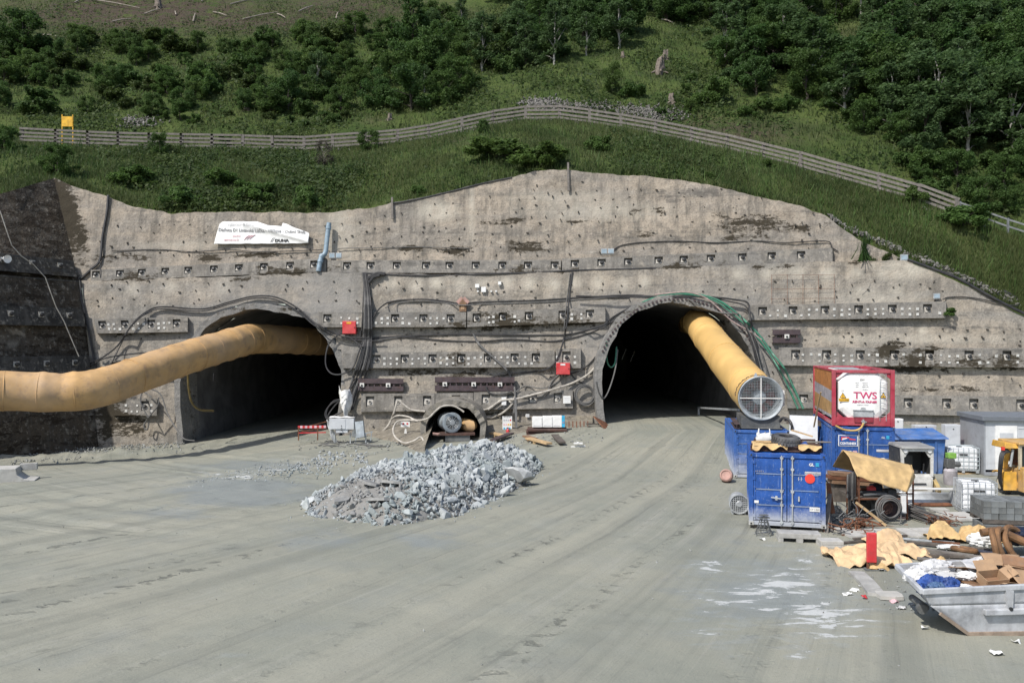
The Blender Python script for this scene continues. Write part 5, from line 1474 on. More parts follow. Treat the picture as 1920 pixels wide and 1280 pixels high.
for i, (x, y, l, a_, r_, mt, lb) in enumerate(((0.3, 0.25, 1.1, .12, .055, 'wire', "grey"), (0.15, 0.5, 1.3, -.05, .05, 'cab_dark', "black"), (0.5, 0.75, 1.0, .2, .06, 'wood_grey', "pale"), (.1, 1.0, 1.4, .02, .05, 'rust', "rusty"))):
 m = MB(); z = benchz+.06+.05*(i % 2)
 m.tube([(bx+x, 28.1+y, z), (bx+x+l*.5, 28.1+y+l*.5*a_, z+.03), (bx+x+l, 28.1+y+l*a_, z+.02)], [r_, r_*1.1, r_*.7], 8)
 tag(m.build("drill_tool", M[mt]), lb+" drill tool lying on the covered bench", "tool")
for i, (x, y, z, w, d, h_, mt, lb) in enumerate(((1.35, .4, 0, .3, .3, .22, 'cab_dark', "black toolbox"), (0.75, .6, .12, .25, .2, .14, 'red', "small red case"), (1.05, .9, 0, .35, .3, .3, 'navy', "navy crate"))):
 m = MB(); m.box((bx+x, 28.1+y, benchz+.12+z+h_/2-.1), (w, d, h_)); m.box((bx+x, 28.1+y, benchz+.13+z+h_-.1), (w*.9, d*.9, .03)); m.bar((bx+x-.08, 28.1+y, benchz+z+h_+.07), (bx+x+.08, 28.1+y, benchz+z+h_+.07), .02)
 tag(m.build("tool_box", M[mt], bevel=0.01), lb+" on the covered bench", "tool box")
for i, (xa, ya, xb, yb_, mt, lb) in enumerate(((1556, 886, 1640, 892, 'wood_brown', "top"), (1552, 893, 1650, 899, 'rust', "middle"), (1556, 901, 1650, 907, 'wood_brown', "bottom"))):
 m = MB(); m.bar(yb(xa, ya, 31.6), yb(xb, yb_, 31.6), .5, .13); tag(m.build("timber", M[mt]), lb+" of the brown timbers stacked behind the covered bench", "timber")
m = MB(); q = yb(1600, 915, 31.7); m.box((q.x+.1, 31.7, .45), (1.9, .5, .9)); tag(m.build("crate", M['wood_dark']), "dark crate carrying the brown timbers behind the covered bench", "crate")
for i, (x, w, h_, mt, lb) in enumerate(((.35, .5, .42, 'cab_dark', "black motor"), (.95, .45, .55, 'fan_dark', "dark grey compressor"), (1.45, .4, .38, 'steel_brown', "brown steel bin"))):
 m = MB(); p = (bx+x, 28.9, 0); m.box((p[0], p[1], .1+h_/2), (w, .5, h_)); m.cyl((p[0]-w*.4, p[1]-.2, .1+h_), (p[0]+w*.4, p[1]-.2, .1+h_), h_*.3, 12); m.box((p[0], p[1], .05), (w+.1, .56, .1)); tag(m.build("machine_part", M[mt], bevel=.02), lb+" stowed under the covered bench", "machine")
# hoses hung over a bar at the left of the bench
m = MB(); A_ = yb(1588, 893, 28.6); A2 = yb(1606, 890, 28.4)
for q in (A_, A2):
 m.bar(q, (q.x, q.y, 0.0), .045)
m.bar(A_, A2, 0.045); tag(m.build("hose_rack", M['rust']), "rusty rack hung with black hoses left of the covered bench", "rack")
for i in range(6):
 t_ = (i+.5)/6; c = A_.lerp(A2, t_); m = MB(); dl = 0.75+0.35*((i*37) % 5)/5
 m.tube(catmull([(c.x-.06, c.y-.10, c.z-dl), (c.x-.05, c.y-.09, c.z-.3), (c.x, c.y, c.z+.05+.02*i), (c.x+.04, c.y+.07, c.z-.3), (c.x+.06, c.y+.09, c.z-dl*.8)], 8), 0.028, 7)
 tag(m.build("hose", M['cable'] if i % 3 else M['cable_grey']), ("first", "second", "third", "fourth", "fifth", "sixth")[i]+(" black" if i % 3 else " grey")+" hose from the left hung over the rusty rack", "hose", "hoses hung over the rack")
# coil of cable in front of the bench
cc = G(1655, 976); cc = Vector((cc.x, 27.7, 0.52))
m = MB(); rs = random.Random(4)
for i in range(9):
 r_ = 0.44-0.018*i; ctr = cc+Vector((rs.uniform(-.05, .05), -.02*i+rs.uniform(-.03, .03), rs.uniform(-.04, .06)))
 m.ring(ctr, (rs.uniform(-.15, .15), 1, rs.uniform(-.15, .15)), r_, 0.02, 28, 6)
m.tube(catmull([cc+Vector((-.4, -.05, .1)), cc+Vector((-.42, -.15, -.3)), cc+Vector((-.36, -.2, -.5))]), .02, 6)
m.tube(catmull([cc+Vector((.4, -.05, 0)), cc+Vector((.36, -.15, -.35)), cc+Vector((.28, -.2, -.5))]), .02, 6)
tag(m.build("cable_coil", M['cable_grey']), "grey cable coiled in a ring leaning on the covered bench", "cable coil")
m = MB(); m.tube([cc+Vector((0, .15, 0)), cc+Vector((0.02, .5, 0.02))], [.21, .2], 18); m.ring(cc+Vector((0, .14, 0)), (0, 1, 0), .2, .03); tag(m.build("pipe_end", M['rust_dark']), "dark rusty pipe end behind the cable coil", "pipe")
m = MB(); m.bar(yb(1605, 941, 27.9), yb(1662, 985, 27.3), .14, .05); tag(m.build("plank", M['wood']), "yellowish plank slanting down under the covered bench", "plank")
LB = empty("light_box", yb(1694, 961, 28.0), 0, "upright white strip light at the right end of the covered bench", "light fitting")
m = MB(); m.box((0, 0, .33), (.17, .10, .66)); m.build("housing", M['white'], LB, bevel=.02)
for z in (.02, .64):
 m = MB(); m.box((0, -.0, z), (.18, .11, .04)); m.build("end_cap", M['galv'], LB)
for i, (x0, y0, x1, y1, Y) in enumerate(((1612, 984, 1690, 988, 27.3), (1640, 990, 1702, 984, 27.6))):
 m = MB(); m.bar(yb(x0, y0, Y)+Vector((0, 0, .0)), yb(x1, y1, Y), .07, .05); o = m.build("steel_bar", M['rust']); tag(o, ("long", "short")[i]+" rusty bar on the ground in front of the covered bench", "bar")
# rebar bundle
RB = G(1745, 978); m = MB(); rs = random.Random(6)
root = empty("rebar_bundle", (RB.x, RB.y, 0), R(0), "bundle of grey rebar with rusty ends lying before the loader", "rebar")
for i in range(46):
 a = rs.uniform(-.25, .25); x = rs.gauss(0, .22); z = abs(rs.gauss(0, .13))+.03
 m.cyl((x*1.2+.12+rs.uniform(-.1, .1), -.35+rs.uniform(-.15, .1), z), (x*.5-.75+a*.3, 1.6, z+.22), .014, 5)
m.build("bars", M['rebar'], root)["kind"] = "stuff"
m = MB()
for i in range(60):
 x = rs.gauss(.12, .25); z = abs(rs.gauss(0, .14))+.03; y = -.35+rs.uniform(-.2, .15)
 m.cyl((x, y, z), (x+rs.uniform(-.18, .18), y-.22, max(.02, z+rs.uniform(-.12, .1))), .014, 5)
m.build("bent_ends", M['rust'], root)["kind"] = "stuff"
m = MB(); p0 = G(1752, 948); m.hexa([p0+Vector(v) for v in ((-.75, -.15, .02), (.65, -.1, .02), (.65, .22, .02), (-.75, .2, .02), (-.73, -.12, .09), (.63, -.08, .09), (.63, .2, .09), (-.73, .18, .09))]); tag(m.build("steel_plate", M['rust_orange'] if 'rust_orange' in M else M['rust']), "orange rusty plate lying in front of the loader bucket", "plate")
# ------------------------------------------------------------------ compact loader
LDp = G(1745, 950)
LO = empty("skid_loader", (LDp.x-.02, LDp.y+.15, 0), R(-4), "small dusty white loader with its bucket on the ground", "loader")
m = MB()   # bucket: curved plate between side cheeks
W_ = 1.88
def bk(u, v):
 a = -0.35+2.0*v; return ((u-.5)*W_, 0.10+0.42*math.sin(a)*.9+.1, 0.40-0.40*math.cos(a*.98))
m.grid(bk, 2, 10)
m.build("bucket", M['galv'], LO).modifiers.new("solid", 'SOLIDIFY').thickness = 0.03
for s in (-1, 1):
 q = MB(); q.prism([(0, 0)]+[( .10+.42*math.sin(-.35+2.0*i/8)*.9+.1, .40-.40*math.cos((-.35+2.0*i/8)*.98)) for i in range(9)]+[(.15, .66)], .03, 0, Matrix.Translation((s*W_/2-.015, 0, 0)) @ Matrix.Rotation(R(90), 4, 'Z') @ Matrix.Diagonal((1, -1, 1, 1)))
 q.build("bucket_cheek", M['galv'], LO)
m = MB(); m.box((0, .08, .63), (W_, .16, .05)); m.build("bucket_lip", M['offwhite'], LO)
m = MB(); m.box((0, 1.75, 0.62), (0.98, 1.9, 0.62)); m.hexa([(-.45, .72, .35), (.45, .72, .35), (.45, .85, .35), (-.45, .85, .35), (-.42, .80, 1.0), (.42, .80, 1.0), (.42, .95, 1.0), (-.42, .95, 1.0)]); m.build("body", M['loader'], LO, bevel=.02)
m = MB(); m.box((0, .72, .70), (.45, .02, .05)); m.box((0, .72, .50), (.5, .03, .06), 1); m.build("step", [M['cab_dark'], M['loader_y']], LO)
cabz0, cabz1 = .95, 2.08
for s in (-1, 1):
 q = MB(); q.hexa([(s*.50-.04, .9, cabz0), (s*.50+.04, .9, cabz0), (s*.50+.04, .98, cabz0), (s*.50-.04, .98, cabz0), (s*.52-.05, .95, cabz1-.1), (s*.52+.05, .95, cabz1-.1), (s*.52+.05, 1.05, cabz1-.1), (s*.52-.05, 1.05, cabz1-.1)]); q.build("cab_post", M['loader'], LO)
 q = MB(); q.prism([(.50, cabz1-.1), (.22, cabz1-.1), (.42, cabz1-.42), (.5, cabz1-.42)] if s > 0 else [(-.22, cabz1-.1), (-.5, cabz1-.1), (-.5, cabz1-.42), (-.42, cabz1-.42)], .05, 0, Matrix.Translation((0, .97, 0))); q.build("corner_web", M['loader'], LO)
 q = MB(); q.box((s*.535, 1.6, (cabz0+cabz1)/2), (.03, 1.2, cabz1-cabz0-.1)); q.build("side_screen", M['cab_dark'], LO)
 q = MB(); q.cyl((s*.42, .90, cabz1-.17), (s*.42, .98, cabz1-.17), .075, 14); q.build("headlight", M['white'], LO)
 q = MB(); q.bar((s*.60, .55, .45), (s*.66, 1.5, .95), .14, .22); q.bar((s*.66, 1.4, .95), (s*.68, 2.5, 1.35), .14, .18); q.build("lift_arm", M['loader'] if s < 0 else M['loader_y'], LO, bevel=.02)
 for y in (1.2, 2.3):
  w = MB(); w.lathe([(.20, -.12), (.33, -.12), (.36, -.06), (.36, .06), (.33, .12), (.20, .12)], 22, 0, Matrix.Translation((s*.66, y, .36)) @ Matrix.Rotation(R(90), 4, 'Y')); wo = w.build("wheel", M['rubber'], LO)
  w = MB(); w.cyl((s*.60, y, .36), (s*.72, y, .36), .20, 16); w.build("rim", M['loader_y'], wo)
m = MB(); m.hexa([(-.58, .82, cabz1-.08), (.58, .82, cabz1-.08), (.58, 2.25, cabz1-.08), (-.58, 2.25, cabz1-.08), (-.55, .86, cabz1), (.55, .86, cabz1), (.55, 2.2, cabz1+.03), (-.55, 2.2, cabz1+.03)]); m.build("roof", M['roof_grey'], LO, bevel=.015)
m = MB(); m.box((0, 2.0, 1.45), (1.04, .05, 1.2)); m.build("rear_screen", M['cab_dark'], LO)
m = MB(); m.box((0, 1.75, 1.05), (.5, .5, .12)); m.box((0, 2.0, 1.35), (.48, .12, .55)); m.build("seat", M['fan_dark'], LO, bevel=.04)
m = MB(); m.bar((-.3, 1.2, .95), (-.3, 1.15, 1.4), .04); m.bar((.3, 1.2, .95), (.3, 1.15, 1.4), .04); m.build("levers", M['black'], LO)
m = MB(); m.box((0, .93, 1.0), (.95, .06, .08)); m.box((0, .94, 1.94), (.95, .07, .1)); m.build("front_frame", M['loader'], LO)
m = MB(); m.box((0, 2.75, .95), (1.1, .5, .95)); m.build("engine_cover", M['loader_y'], LO, bevel=.04)
LO.scale = (1.1, 1, 1.04)
# ------------------------------------------------------------------ blue bin with a lid and leaning boards
p0 = P(1683, 820, 38.0)
BB = empty("waste_container", (p0.x, p0.y, 0), R(-8), "bright blue steel bin with a sloping lid behind the loader", "bin")
w_, d_ = 2.15, 1.6; h1 = P(1683, 820, 38.0).z;
m = MB(); m.hexa([(0.1, 0.15, .0), (w_-.1, .15, 0), (w_-.1, d_, 0), (.1, d_, 0), (0, 0, h1-.1), (w_, 0, h1-.05), (w_, d_, h1-.05), (0, d_, h1-.1)]); m.build("body", M['bluebox'], BB, bevel=.02)
m = MB(); m.hexa([(-.18, -.12, h1-.1), (w_+.1, -.12, h1-.04), (w_+.1, d_+.1, h1+.2), (-.18, d_+.1, h1+.15), (-.18, -.1, h1-.04), (w_+.1, -.1, h1+.02), (w_+.02, d_+.1, h1+.32), (-.1, d_+.1, h1+.24)]); m.build("lid", M['bluebox'], BB, bevel=.015)
for x in (.5, 1.1, 1.7):
 m = MB(); m.box((x, -.02, h1*.5), (.06, .06, h1*.8)); m.build("rib", M['bluebox'], BB)
for i, (px_, col, lb) in enumerate(((1678, 'wood_brown', "left"), (1684, 'wood', "middle"), (1690, 'clad_grey', "right"))):
 m = MB(); m.bar(P(px_+6, 888, 36.4), P(px_-3, 853, 37.0), .16, .04); tag(m.build("plank", M[col]), lb+" board leaning on the blue bin behind the tan cover", "plank")
# cabinets at the wall
def cabinet(px, py0, py1, w, Y, mat, label, dep=.4):
 b = P(px, py1, Y); t_ = P(px, py0, Y)
 root = empty("electric_cabinet", (b.x, b.y, b.z), 0, label, "cabinet"); h_ = t_.z-b.z
 m = MB(); m.box((0, dep/2, h_/2), (w, dep, h_)); m.build("housing", mat, root, bevel=.015)
 m = MB(); m.box((0, -.012, h_/2), (w-.08, .025, h_-.08)); d = m.build("door", mat, root, bevel=.006)
 q = MB(); q.cyl((0, -.02, h_*.8), (0, -.05, h_*.8), .03, 8); q.build("lock", M['black'], d)
 legs = MB()
 for x in (-w*.4, w*.4): legs.bar((x, dep/2, 0), (x, dep/2, -b.z+float(gz(b.x, b.y+dep/2))), .06)
 legs.build("stand", M['galv'], root)
 return root
cabinet(1683, 785, 808, .60, 40.5, M['white'], "white cabinet standing right of the red framed tank")
cabinet(1736, 797, 812, 1.1, 41.0, M['hut'], "wide pale cabinet behind the blue bin")
c_ = cabinet(1787, 796, 836, .74, 39.0, M['hut'], "tall pale grey cabinet right of the blue bin")
m = MB(); m.bar(P(1762, 818, 40.2), P(1826, 818, 40.2), .1, .28); m.bar(P(1770, 822, 40.2), (P(1770, 822, 40.2).x, 40.2, .6), .08); m.bar(P(1820, 822, 40.2), (P(1820, 822, 40.2).x, 40.2, .6), .08); tag(m.build("barrier", M['red']), "red barrier rail behind the tall pale cabinet", "barrier")
m = MB(); q = P(1806, 800, 40.6); m.box(q, (.24, .2, .14)); m.box(q+Vector((0, 0, -.16)), (.18, .12, .06)); m.bar(q, (q.x, q.y+.05, .5), .06); tag(m.build("floodlight", M['white']), "small white floodlight on a post beside the tall pale cabinet", "light")
# grey hut
hp = P(1846, 868, 37.5)
HU = empty("site_hut", (hp.x, hp.y, .05), R(-6), "pale grey site hut with a dark flat roof at the right edge", "hut")
hh_ = P(1846, 790, 37.5).z; w_, d_ = 4.2, 2.4
m = MB(); m.box((w_/2, .04, hh_/2+.12), (w_, .08, hh_-.26)); m.build("front_wall", M['hut'], HU)
m = MB(); m.box((-.0, d_/2+.02, hh_/2+.0), (.08, d_+.06, hh_)); m.build("side_wall", M['hut_side'], HU)
m = MB(); m.box((w_/2, d_+.05, hh_/2), (w_, .06, hh_)); m.box((w_, d_/2, hh_/2), (.08, d_-.1, hh_)); m.build("back_walls", M['hut'], HU)
m = MB(); m.box((w_/2, d_/2, hh_+.10), (w_+.3, d_+.35, .22)); m.build("roof", M['hut_dark'], HU, bevel=.02)
m = MB(); m.box((w_/2, d_/2, .06), (w_+.06, d_+.14, .14)); m.build("plinth", M['hut_side'], HU)
D = MB(); D.box((.95, -.02, hh_*.48), (.95, .04, hh_*.86)); D = D.build("door", M['white'], HU)
m = MB(); m.box((.95, -.045, hh_*.68), (.6, .02, .5)); m.build("door_panel", M['hut'], D)
m = MB(); m.box((1.3, -.06, hh_*.45), (.12, .05, .05)); m.build("handle", M['galv'], D)
for z in range(1, 6):
 m = MB(); m.box((w_/2+.75, -.005, hh_*z/6+.05), (w_-1.5, .015, .015)); m.build("joint", M['hut_side'], HU)
# ------------------------------------------------------------------ caged tanks
def ibc(loc, rz, w, d, h, label, nb=6, nt=5):
 root = empty("ibc_tank", loc, rz, label, "caged tank")
 m = MB(); m.box((0, 0, .15+(h-.2)/2), (w-.08, d-.08, h-.22)); m.build("tank", M['ibc'], root, bevel=.07)
 m = MB(); m.cyl((0, 0, h-.08), (0, 0, h-.02), .13, 18); m.build("lid", M['cab_dark'], root)
 m = MB()
 for i in range(4):
  m.box((0, -d*.3+d*.2*i, h-.055), (w*.86, .05, .03))
 m.build("top_ribs", M['ibc'], root)
 m = MB(); r_ = .013
 for k in range(nt+1):
  z = .16+(h-.18)*k/nt
  m.tube([(-w/2, -d/2, z), (w/2, -d/2, z), (w/2, d/2, z), (-w/2, d/2, z)], r_, 5, closed=True)
 for i in range(nb+1):
  x = -w/2+w*i/nb
  for y in (-d/2-.01, d/2+.01): m.cyl((x, y, .14), (x, y, h), r_, 5)
  y = -d/2+d*i/nb
  for x in (-w/2-.01, w/2+.01): m.cyl((x, y, .14), (x, y, h), r_, 5)
 m.tube(catmull([(-w/2, -d*.2, h), (-w*.2, -d*.2, h+.03), (w*.2, -d*.2, h+.03), (w/2, -d*.2, h)]), r_, 5); m.tube([(-w/2, d*.2, h+.01), (w/2, d*.2, h+.01)], r_, 5)
 m.build("cage", M['galv'], root)
 m = MB()
 for y in (-d/2+.05, 0, d/2-.05): m.box((0, y, .11), (w, .09, .03))
 for x in (-w/2+.07, 0, w/2-.07):
  m.box((x, 0, .05), (.12, d, .09))
 m.build("pallet", M['galv'], root)
 m = MB(); m.box((0, -d/2-.015, h*.72), (.36, .008, .07)); m.build("label_plate", M['cab_dark'], root)
 return root
g = G(1843, 964); ibc((g.x, g.y+.5, .0), R(-14), 1.16, 1.0, 1.18, "white caged liquid tank on a pallet in front of the yellow machine")
g = G(1812, 890); IB = ibc((g.x+.05, g.y+.7, .1), R(-12), 1.35, 1.2, 1.2, "bluish caged tank on a pallet beside the grey hut")
IB.children[0].data.materials[0] = M['block_blue']
m = MB()
for i in range(5): m.box((g.x, g.y+.2+.25*i, .05), (1.3, .12, .09))
tag(m.build("timber_pallet", M['wood'], bevel=.005), "timber pallet under the bluish caged tank", "pallet")
# pump with a gas cylinder left of it
g = G(1782, 908)
PU = empty("pump", (g.x, g.y, 0), R(0), "grey pump with a green cap standing behind the loader bucket", "pump")
m = MB(); m.lathe([(0, 0), (.26, 0), (.28, .1), (.28, .62), (.2, .72), (0, .74)], 20); m.build("drum", M['clad_grey'], PU)
m = MB(); m.box((-.05, 0, .95), (.36, .3, .4)); m.cyl((.1, -.1, .9), (.36, -.1, .9), .12, 14); m.build("motor", M['fan_dark'], PU, bevel=.03)
m = MB(); m.box((.02, 0, 1.28), (.36, .3, .24)); m.build("cap", M['green'], PU, bevel=.03)
# wrapped blocks on pallets
def block_stack(px, py, Y, z0, nx, nyy, nz, w, label, tops=True):
 b = P(px, py, Y)
 root = empty("block_stack", (b.x, b.y, z0), R(-10), label, "block stack")
 s = w/nx
 mt = [M['conc_dark'], M['conc_dark2']] if 'conc_dark2' in M else [M['conc_dark']]
 meshes = []
 for q in mt:
  m = MB(); m.box((0, 0, s*.42), (s*.96, s*.96, s*.82)); meshes.append(m.mesh("block", q))
 for k in range(nz):
  for j in range(nyy):
   for i in range(nx):
    if 0 < i < nx-1 and 0 < j < nyy-1 and k < nz-1: continue
    o = link("block", random.choice(meshes), root); o.location = ((i+.5)*s+random.uniform(-.01, .01), (j+.5)*s+random.uniform(-.01, .01), .13+k*s*.86)
    o.rotation_euler.z = random.uniform(-.03, .03)
 m = MB()
 for y in (.05, w*.5, nyy*s-.05): m.box((w/2, y, .05), (w, .1, .1))
 m.box((w/2, nyy*s/2, .115), (w, nyy*s, .025)); m.build("pallet", M['wood_dark'], root)
 return root
M['conc_dark2'] = simple("dusty concrete block", (0.175, 0.187, 0.187), 0.9, var=0.2, dirt=0.3)
g = G(1846, 1018)
b1 = block_stack(1848, 1010, 25.2, 0.0, 8, 5, 2, 1.76, "lower pallet of pale grey blocks at the right edge")
b2 = block_stack(1844, 1010, 25.4, 0.0, 8, 5, 3, 1.80, "upper pallet of darker grey blocks at the right edge")
b2.location.z = 0.13+2*.22*.86+.02
# ------------------------------------------------------------------ yellow machine at the right edge
q = G(1890, 925)
YM = empty("forklift", (P(1862, 860, 33.5).x-.22, 33.0, 0), R(-4), "yellow articulated forklift cut by the right edge", "forklift")
x0 = 0.0
for yy in (0.0,):
 w = MB(); w.lathe([(.2, -.16), (.36, -.16), (.42, -.08), (.42, .08), (.36, .16), (.2, .16)], 24, 0, Matrix.Translation((.50, yy+.2, .42)) @ Matrix.Rotation(R(90), 4, 'Y') @ Matrix.Rotation(R(0), 4, 'X')); wo = w.build("wheel", M['rubber'], YM)
 w = MB(); w.cyl((.28, yy+.2, .42), (.56, yy+.2, .42), .22, 16); w.build("rim", M['machine_c'], wo)
w = MB(); w.lathe([(.2, -.18), (.42, -.18), (.48, -.08), (.48, .08), (.42, .18), (.2, .18)], 24, 0, Matrix.Translation((1.25, -1.2, .48)) @ Matrix.Rotation(R(80), 4, 'Y')); wo = w.build("wheel", M['rubber'], YM)
w = MB(); w.cyl((1.05, -1.2, .48), (1.42, -1.2, .48), .24, 16); w.build("rim", M['offwhite'], wo)
m = MB()
for i in range(8):
 a0, a1 = math.pi*(1.05-i/8*.75), math.pi*(1.05-(i+1)/8*.75)
 m.hexa([(.15, .2+.52*math.cos(a0), .42+.52*math.sin(a0)), (.75, .2+.52*math.cos(a0), .42+.52*math.sin(a0)), (.75, .2+.52*math.cos(a1), .42+.52*math.sin(a1)), (.15, .2+.52*math.cos(a1), .42+.52*math.sin(a1)),
   (.15, .2+.57*math.cos(a0), .42+.57*math.sin(a0)), (.75, .2+.57*math.cos(a0), .42+.57*math.sin(a0)), (.75, .2+.57*math.cos(a1), .42+.57*math.sin(a1)), (.15, .2+.57*math.cos(a1), .42+.57*math.sin(a1))])
m.box((.40, -.36, .62), (.5, .05, .75)); m.build("fender", M['machine'], YM)
m = MB(); m.box((1.05, -.55, .72), (.7, .5, 1.0)); m.box((1.3, .3, .75), (1.2, 1.6, .7)); m.build("chassis", M['machine_o'], YM, bevel=.03)
for (x, y) in ((.72, -.5), (1.55, -.5), (.72, .8), (1.55, .8)):
 m = MB(); m.box((x, y, 1.62), (.10, .10, 1.0)); m.build("cab_post", M['machine_c'], YM)
m = MB(); m.box((1.15, .15, 2.16), (1.1, 1.6, .1)); m.build("cab_roof", M['machine_o'], YM, bevel=.03)
m = MB(); m.box((1.15, -.5, 1.14), (.75, .06, .08)); m.box((1.15, -.5, 2.08), (.75, .06, .08)); m.build("cab_frame", M['machine_c'], YM)
m = MB(); m.box((1.13, -.47, 1.62), (.74, .02, .88)); m.build("windscreen", M['glass'], YM)
m = MB(); m.box((1.15, .4, 1.25), (.5, .5, .15)); m.box((1.15, .65, 1.55), (.5, .12, .55)); m.build("seat", M['rust'], YM, bevel=.04)
m = MB(); m.bar((.42, .1, 1.1), (.40, -.25, 2.0), .16, .2); m.hexa([(.15, -.45, 1.95), (.75, -.45, 1.95), (.75, .6, 1.95), (.15, .6, 1.95), (.18, -.42, 2.2), (.7, -.42, 2.12), (.7, .55, 2.12), (.18, .55, 2.2)]); m.build("boom", M['machine'], YM, bevel=.02)
for i in range(4):
 m = MB(); m.tube(catmull([(.42-.05*i, -.3, 1.8+.05*i), (.10-.04*i, -.5, 1.75), (-.02-.03*i, -.55, 1.3), (0.02-.02*i, -.4, .7), (.18, -.2, .3)]), .045, 7); m.build("hydraulic_hose", M['cable'], YM)
m = MB(); m.cyl((.45, -.3, 1.2), (.55, -.3, 1.9), .05, 10); m.build("ram", M['galv'], YM)
m = MB(); m.box((.08, -.45, 1.95), (.1, .1, .14)); m.build("lamp", M['dot'], YM)
# ------------------------------------------------------------------ skip in the foreground
SKo = G(1814, 1190)+Vector((0, .18, 0))
SK = empty("skip", (SKo.x, SKo.y, 0), R(2), "grey dusty boat shaped skip filled with cardboard and bags", "skip")
LEN, WD = 4.2, 1.45
RIM = [(-1.05, -.27, 1.0), (LEN, -.27, 1.2), (LEN, WD+.1, 1.26), (-.78, 1.30, 1.10)]
# cross-section side profile: x at height for the sloped left end
KEEL = [(0.0, -.18, 0.0), (LEN-.9, -.18, 0.0), (LEN-.9, WD-.25, 0.0), (0.3, WD-.25, 0.0)]
m = MB()
r0, r1, r2, r3 = [Vector(v) for v in RIM]; k0, k1, k2, k3 = [Vector(v) for v in KEEL]
cl0, cl1 = Vector((-.86, -.25, .66)), Vector((-.55, WD-.2, .72))      # knee of the sloped end
def panel(a, b_, c, d, nu, nv, mat=0, bulge=0.02, seed=0):
 def fn(u, v):
  p = a.lerp(b_, u).lerp(d.lerp(c, u), v)
  n = (b_-a).cross(d-a).normalized()
  w = float(vnoise(np.array([u*5+seed]), np.array([v*4]), 1, 2, 70)[0])
  e = min(u, 1-u, v, 1-v)*8
  return p+n*bulge*w*min(1, e)
 m.grid(fn, nu, nv, mat)
# front side: polygon k0,k1,r1,r0,cl0 built as two panels
c1_ = Vector((LEN, -.25, .72))
panel(cl0, c1_, r1, r0, 24, 6, 0, .015, 1)
panel(k0, k1, c1_, cl0, 24, 8, 0, .02, 2)
panel(cl1, cl0, r0, r3, 8, 6, 0, .015, 3)        # upper left end
panel(k3, k0, cl0, cl1, 8, 10, 0, .02, 4)        # sloping left end
b1_ = Vector((LEN, WD, .74))
panel(b1_, cl1, r3, r2, 12, 4, 0, .01, 5); panel(k2, k3, cl1, b1_, 12, 4, 0, .01, 6)
panel(k3, k2, k1, k0, 8, 3, 0, 0, 7)
panel(k1, k2, b1_, c1_, 4, 4, 0, 0, 8); panel(c1_, b1_, r2, r1, 4, 4, 0, 0, 9)
o = m.build("hull", M['skip'], SK, angle=25); o.modifiers.new("solid", 'SOLIDIFY').thickness = 0.03
m = MB()
for a, b_ in ((r0, r1), (r3, r0), (r2, r3), (r1, r2)): m.bar(a+Vector((0, 0, -.03)), b_+Vector((0, 0, -.03)), .09, .11)
m.build("rim", M['skip'], SK, bevel=.012)
m = MB(); m.bar((.30, -.27, .52), (LEN, -.29, .60), .13, .12); m.build("side_rail", M['skip'], SK, bevel=.015)
for x in (.85, 2.6):
 q = MB(); q.hexa([(x-.05, -.31, .58), (x+.06, -.31, .58), (x+.06, -.2, .58), (x-.05, -.2, .58), (x-.10, -.32, .99), (x+.07, -.32, .99), (x+.07, -.2, .99), (x-.10, -.2, .99)]); so = q.build("stiffener", M['skip'], SK)
 q = MB(); q.cyl((x, -.35, .60), (x, -.2, .60), .04, 10); q.build("bolt", M['cab_dark'], so)
m = MB(); m.bar(k0+Vector((0, -.03, .03)), k1+Vector((0, -.03, .03)), .05, .09); m.bar(k0+Vector((0, -.02, .03)), k0.lerp(cl0, .75)+Vector((0, -.02, .0)), .05, .07); m.build("keel_strip", M['skip_rust'], SK)
m = MB(); m.cyl((-.62, .35, .42), (-.55, 1.05, .42), .08, 12); m.cyl((-.72, .3, .40), (-.70, .42, .40), .11, 12); m.build("tipping_roller", M['fan_dark'], SK)
def sk(x, y, z): return on(SK, (x*.62-.22, y*.85-.28, z-.20))
m = MB(); m.grid(lambda u, v: (-.80+.3*v+u*(LEN+.5), -.18+v*(WD+.12), .80+.12*float(vnoise(np.array([u*9]), np.array([v*5]), 1, 3, 81)[0])), 40, 14)
o = m.build("rubble_fill", M['card_in'], SK)
# contents: each a thing
def carton(p, w, d, h, rot, mat, label, flaps=True, inner=True):
 root = empty("cardboard_box", p, 0, label, "box"); root.rotation_euler = rot
 t_ = .012
 for (c, s_) in (((0, -d/2, h/2), (w, t_, h)), ((0, d/2, h/2), (w, t_, h)), ((-w/2, 0, h/2), (t_, d-.02, h)), ((w/2, 0, h/2), (t_, d-.02, h))):
  m = MB(); m.box(c, s_); m.build("side", mat, root)
 m = MB(); m.box((0, 0, .01), (w-.02, d-.02, .015)); m.build("bottom", M['card_in'], root)
 if flaps:
  m = MB(); m.box((w/2+.10, 0, h+.05), (.25, d-.03, t_), 0, (0, -.5, 0)); m.build("flap", mat, root)
  m = MB(); m.box((0, d/2+.1, h+.06), (w-.03, .25, t_), 0, (.6, 0, 0)); m.build("flap", mat, root)
 return root
carton(sk(1.75, .75, 1.14), .52, .36, .22, (.35, -.06, .1), M['cardboard'], "open brown cardboard box in the middle of the skip")
carton(sk(2.9, 1.0, 1.16), .5, .4, .24, (.2, .1, -.2), M['card_in'], "darker brown cardboard box at the right inside the skip")
rs = random.Random(9)
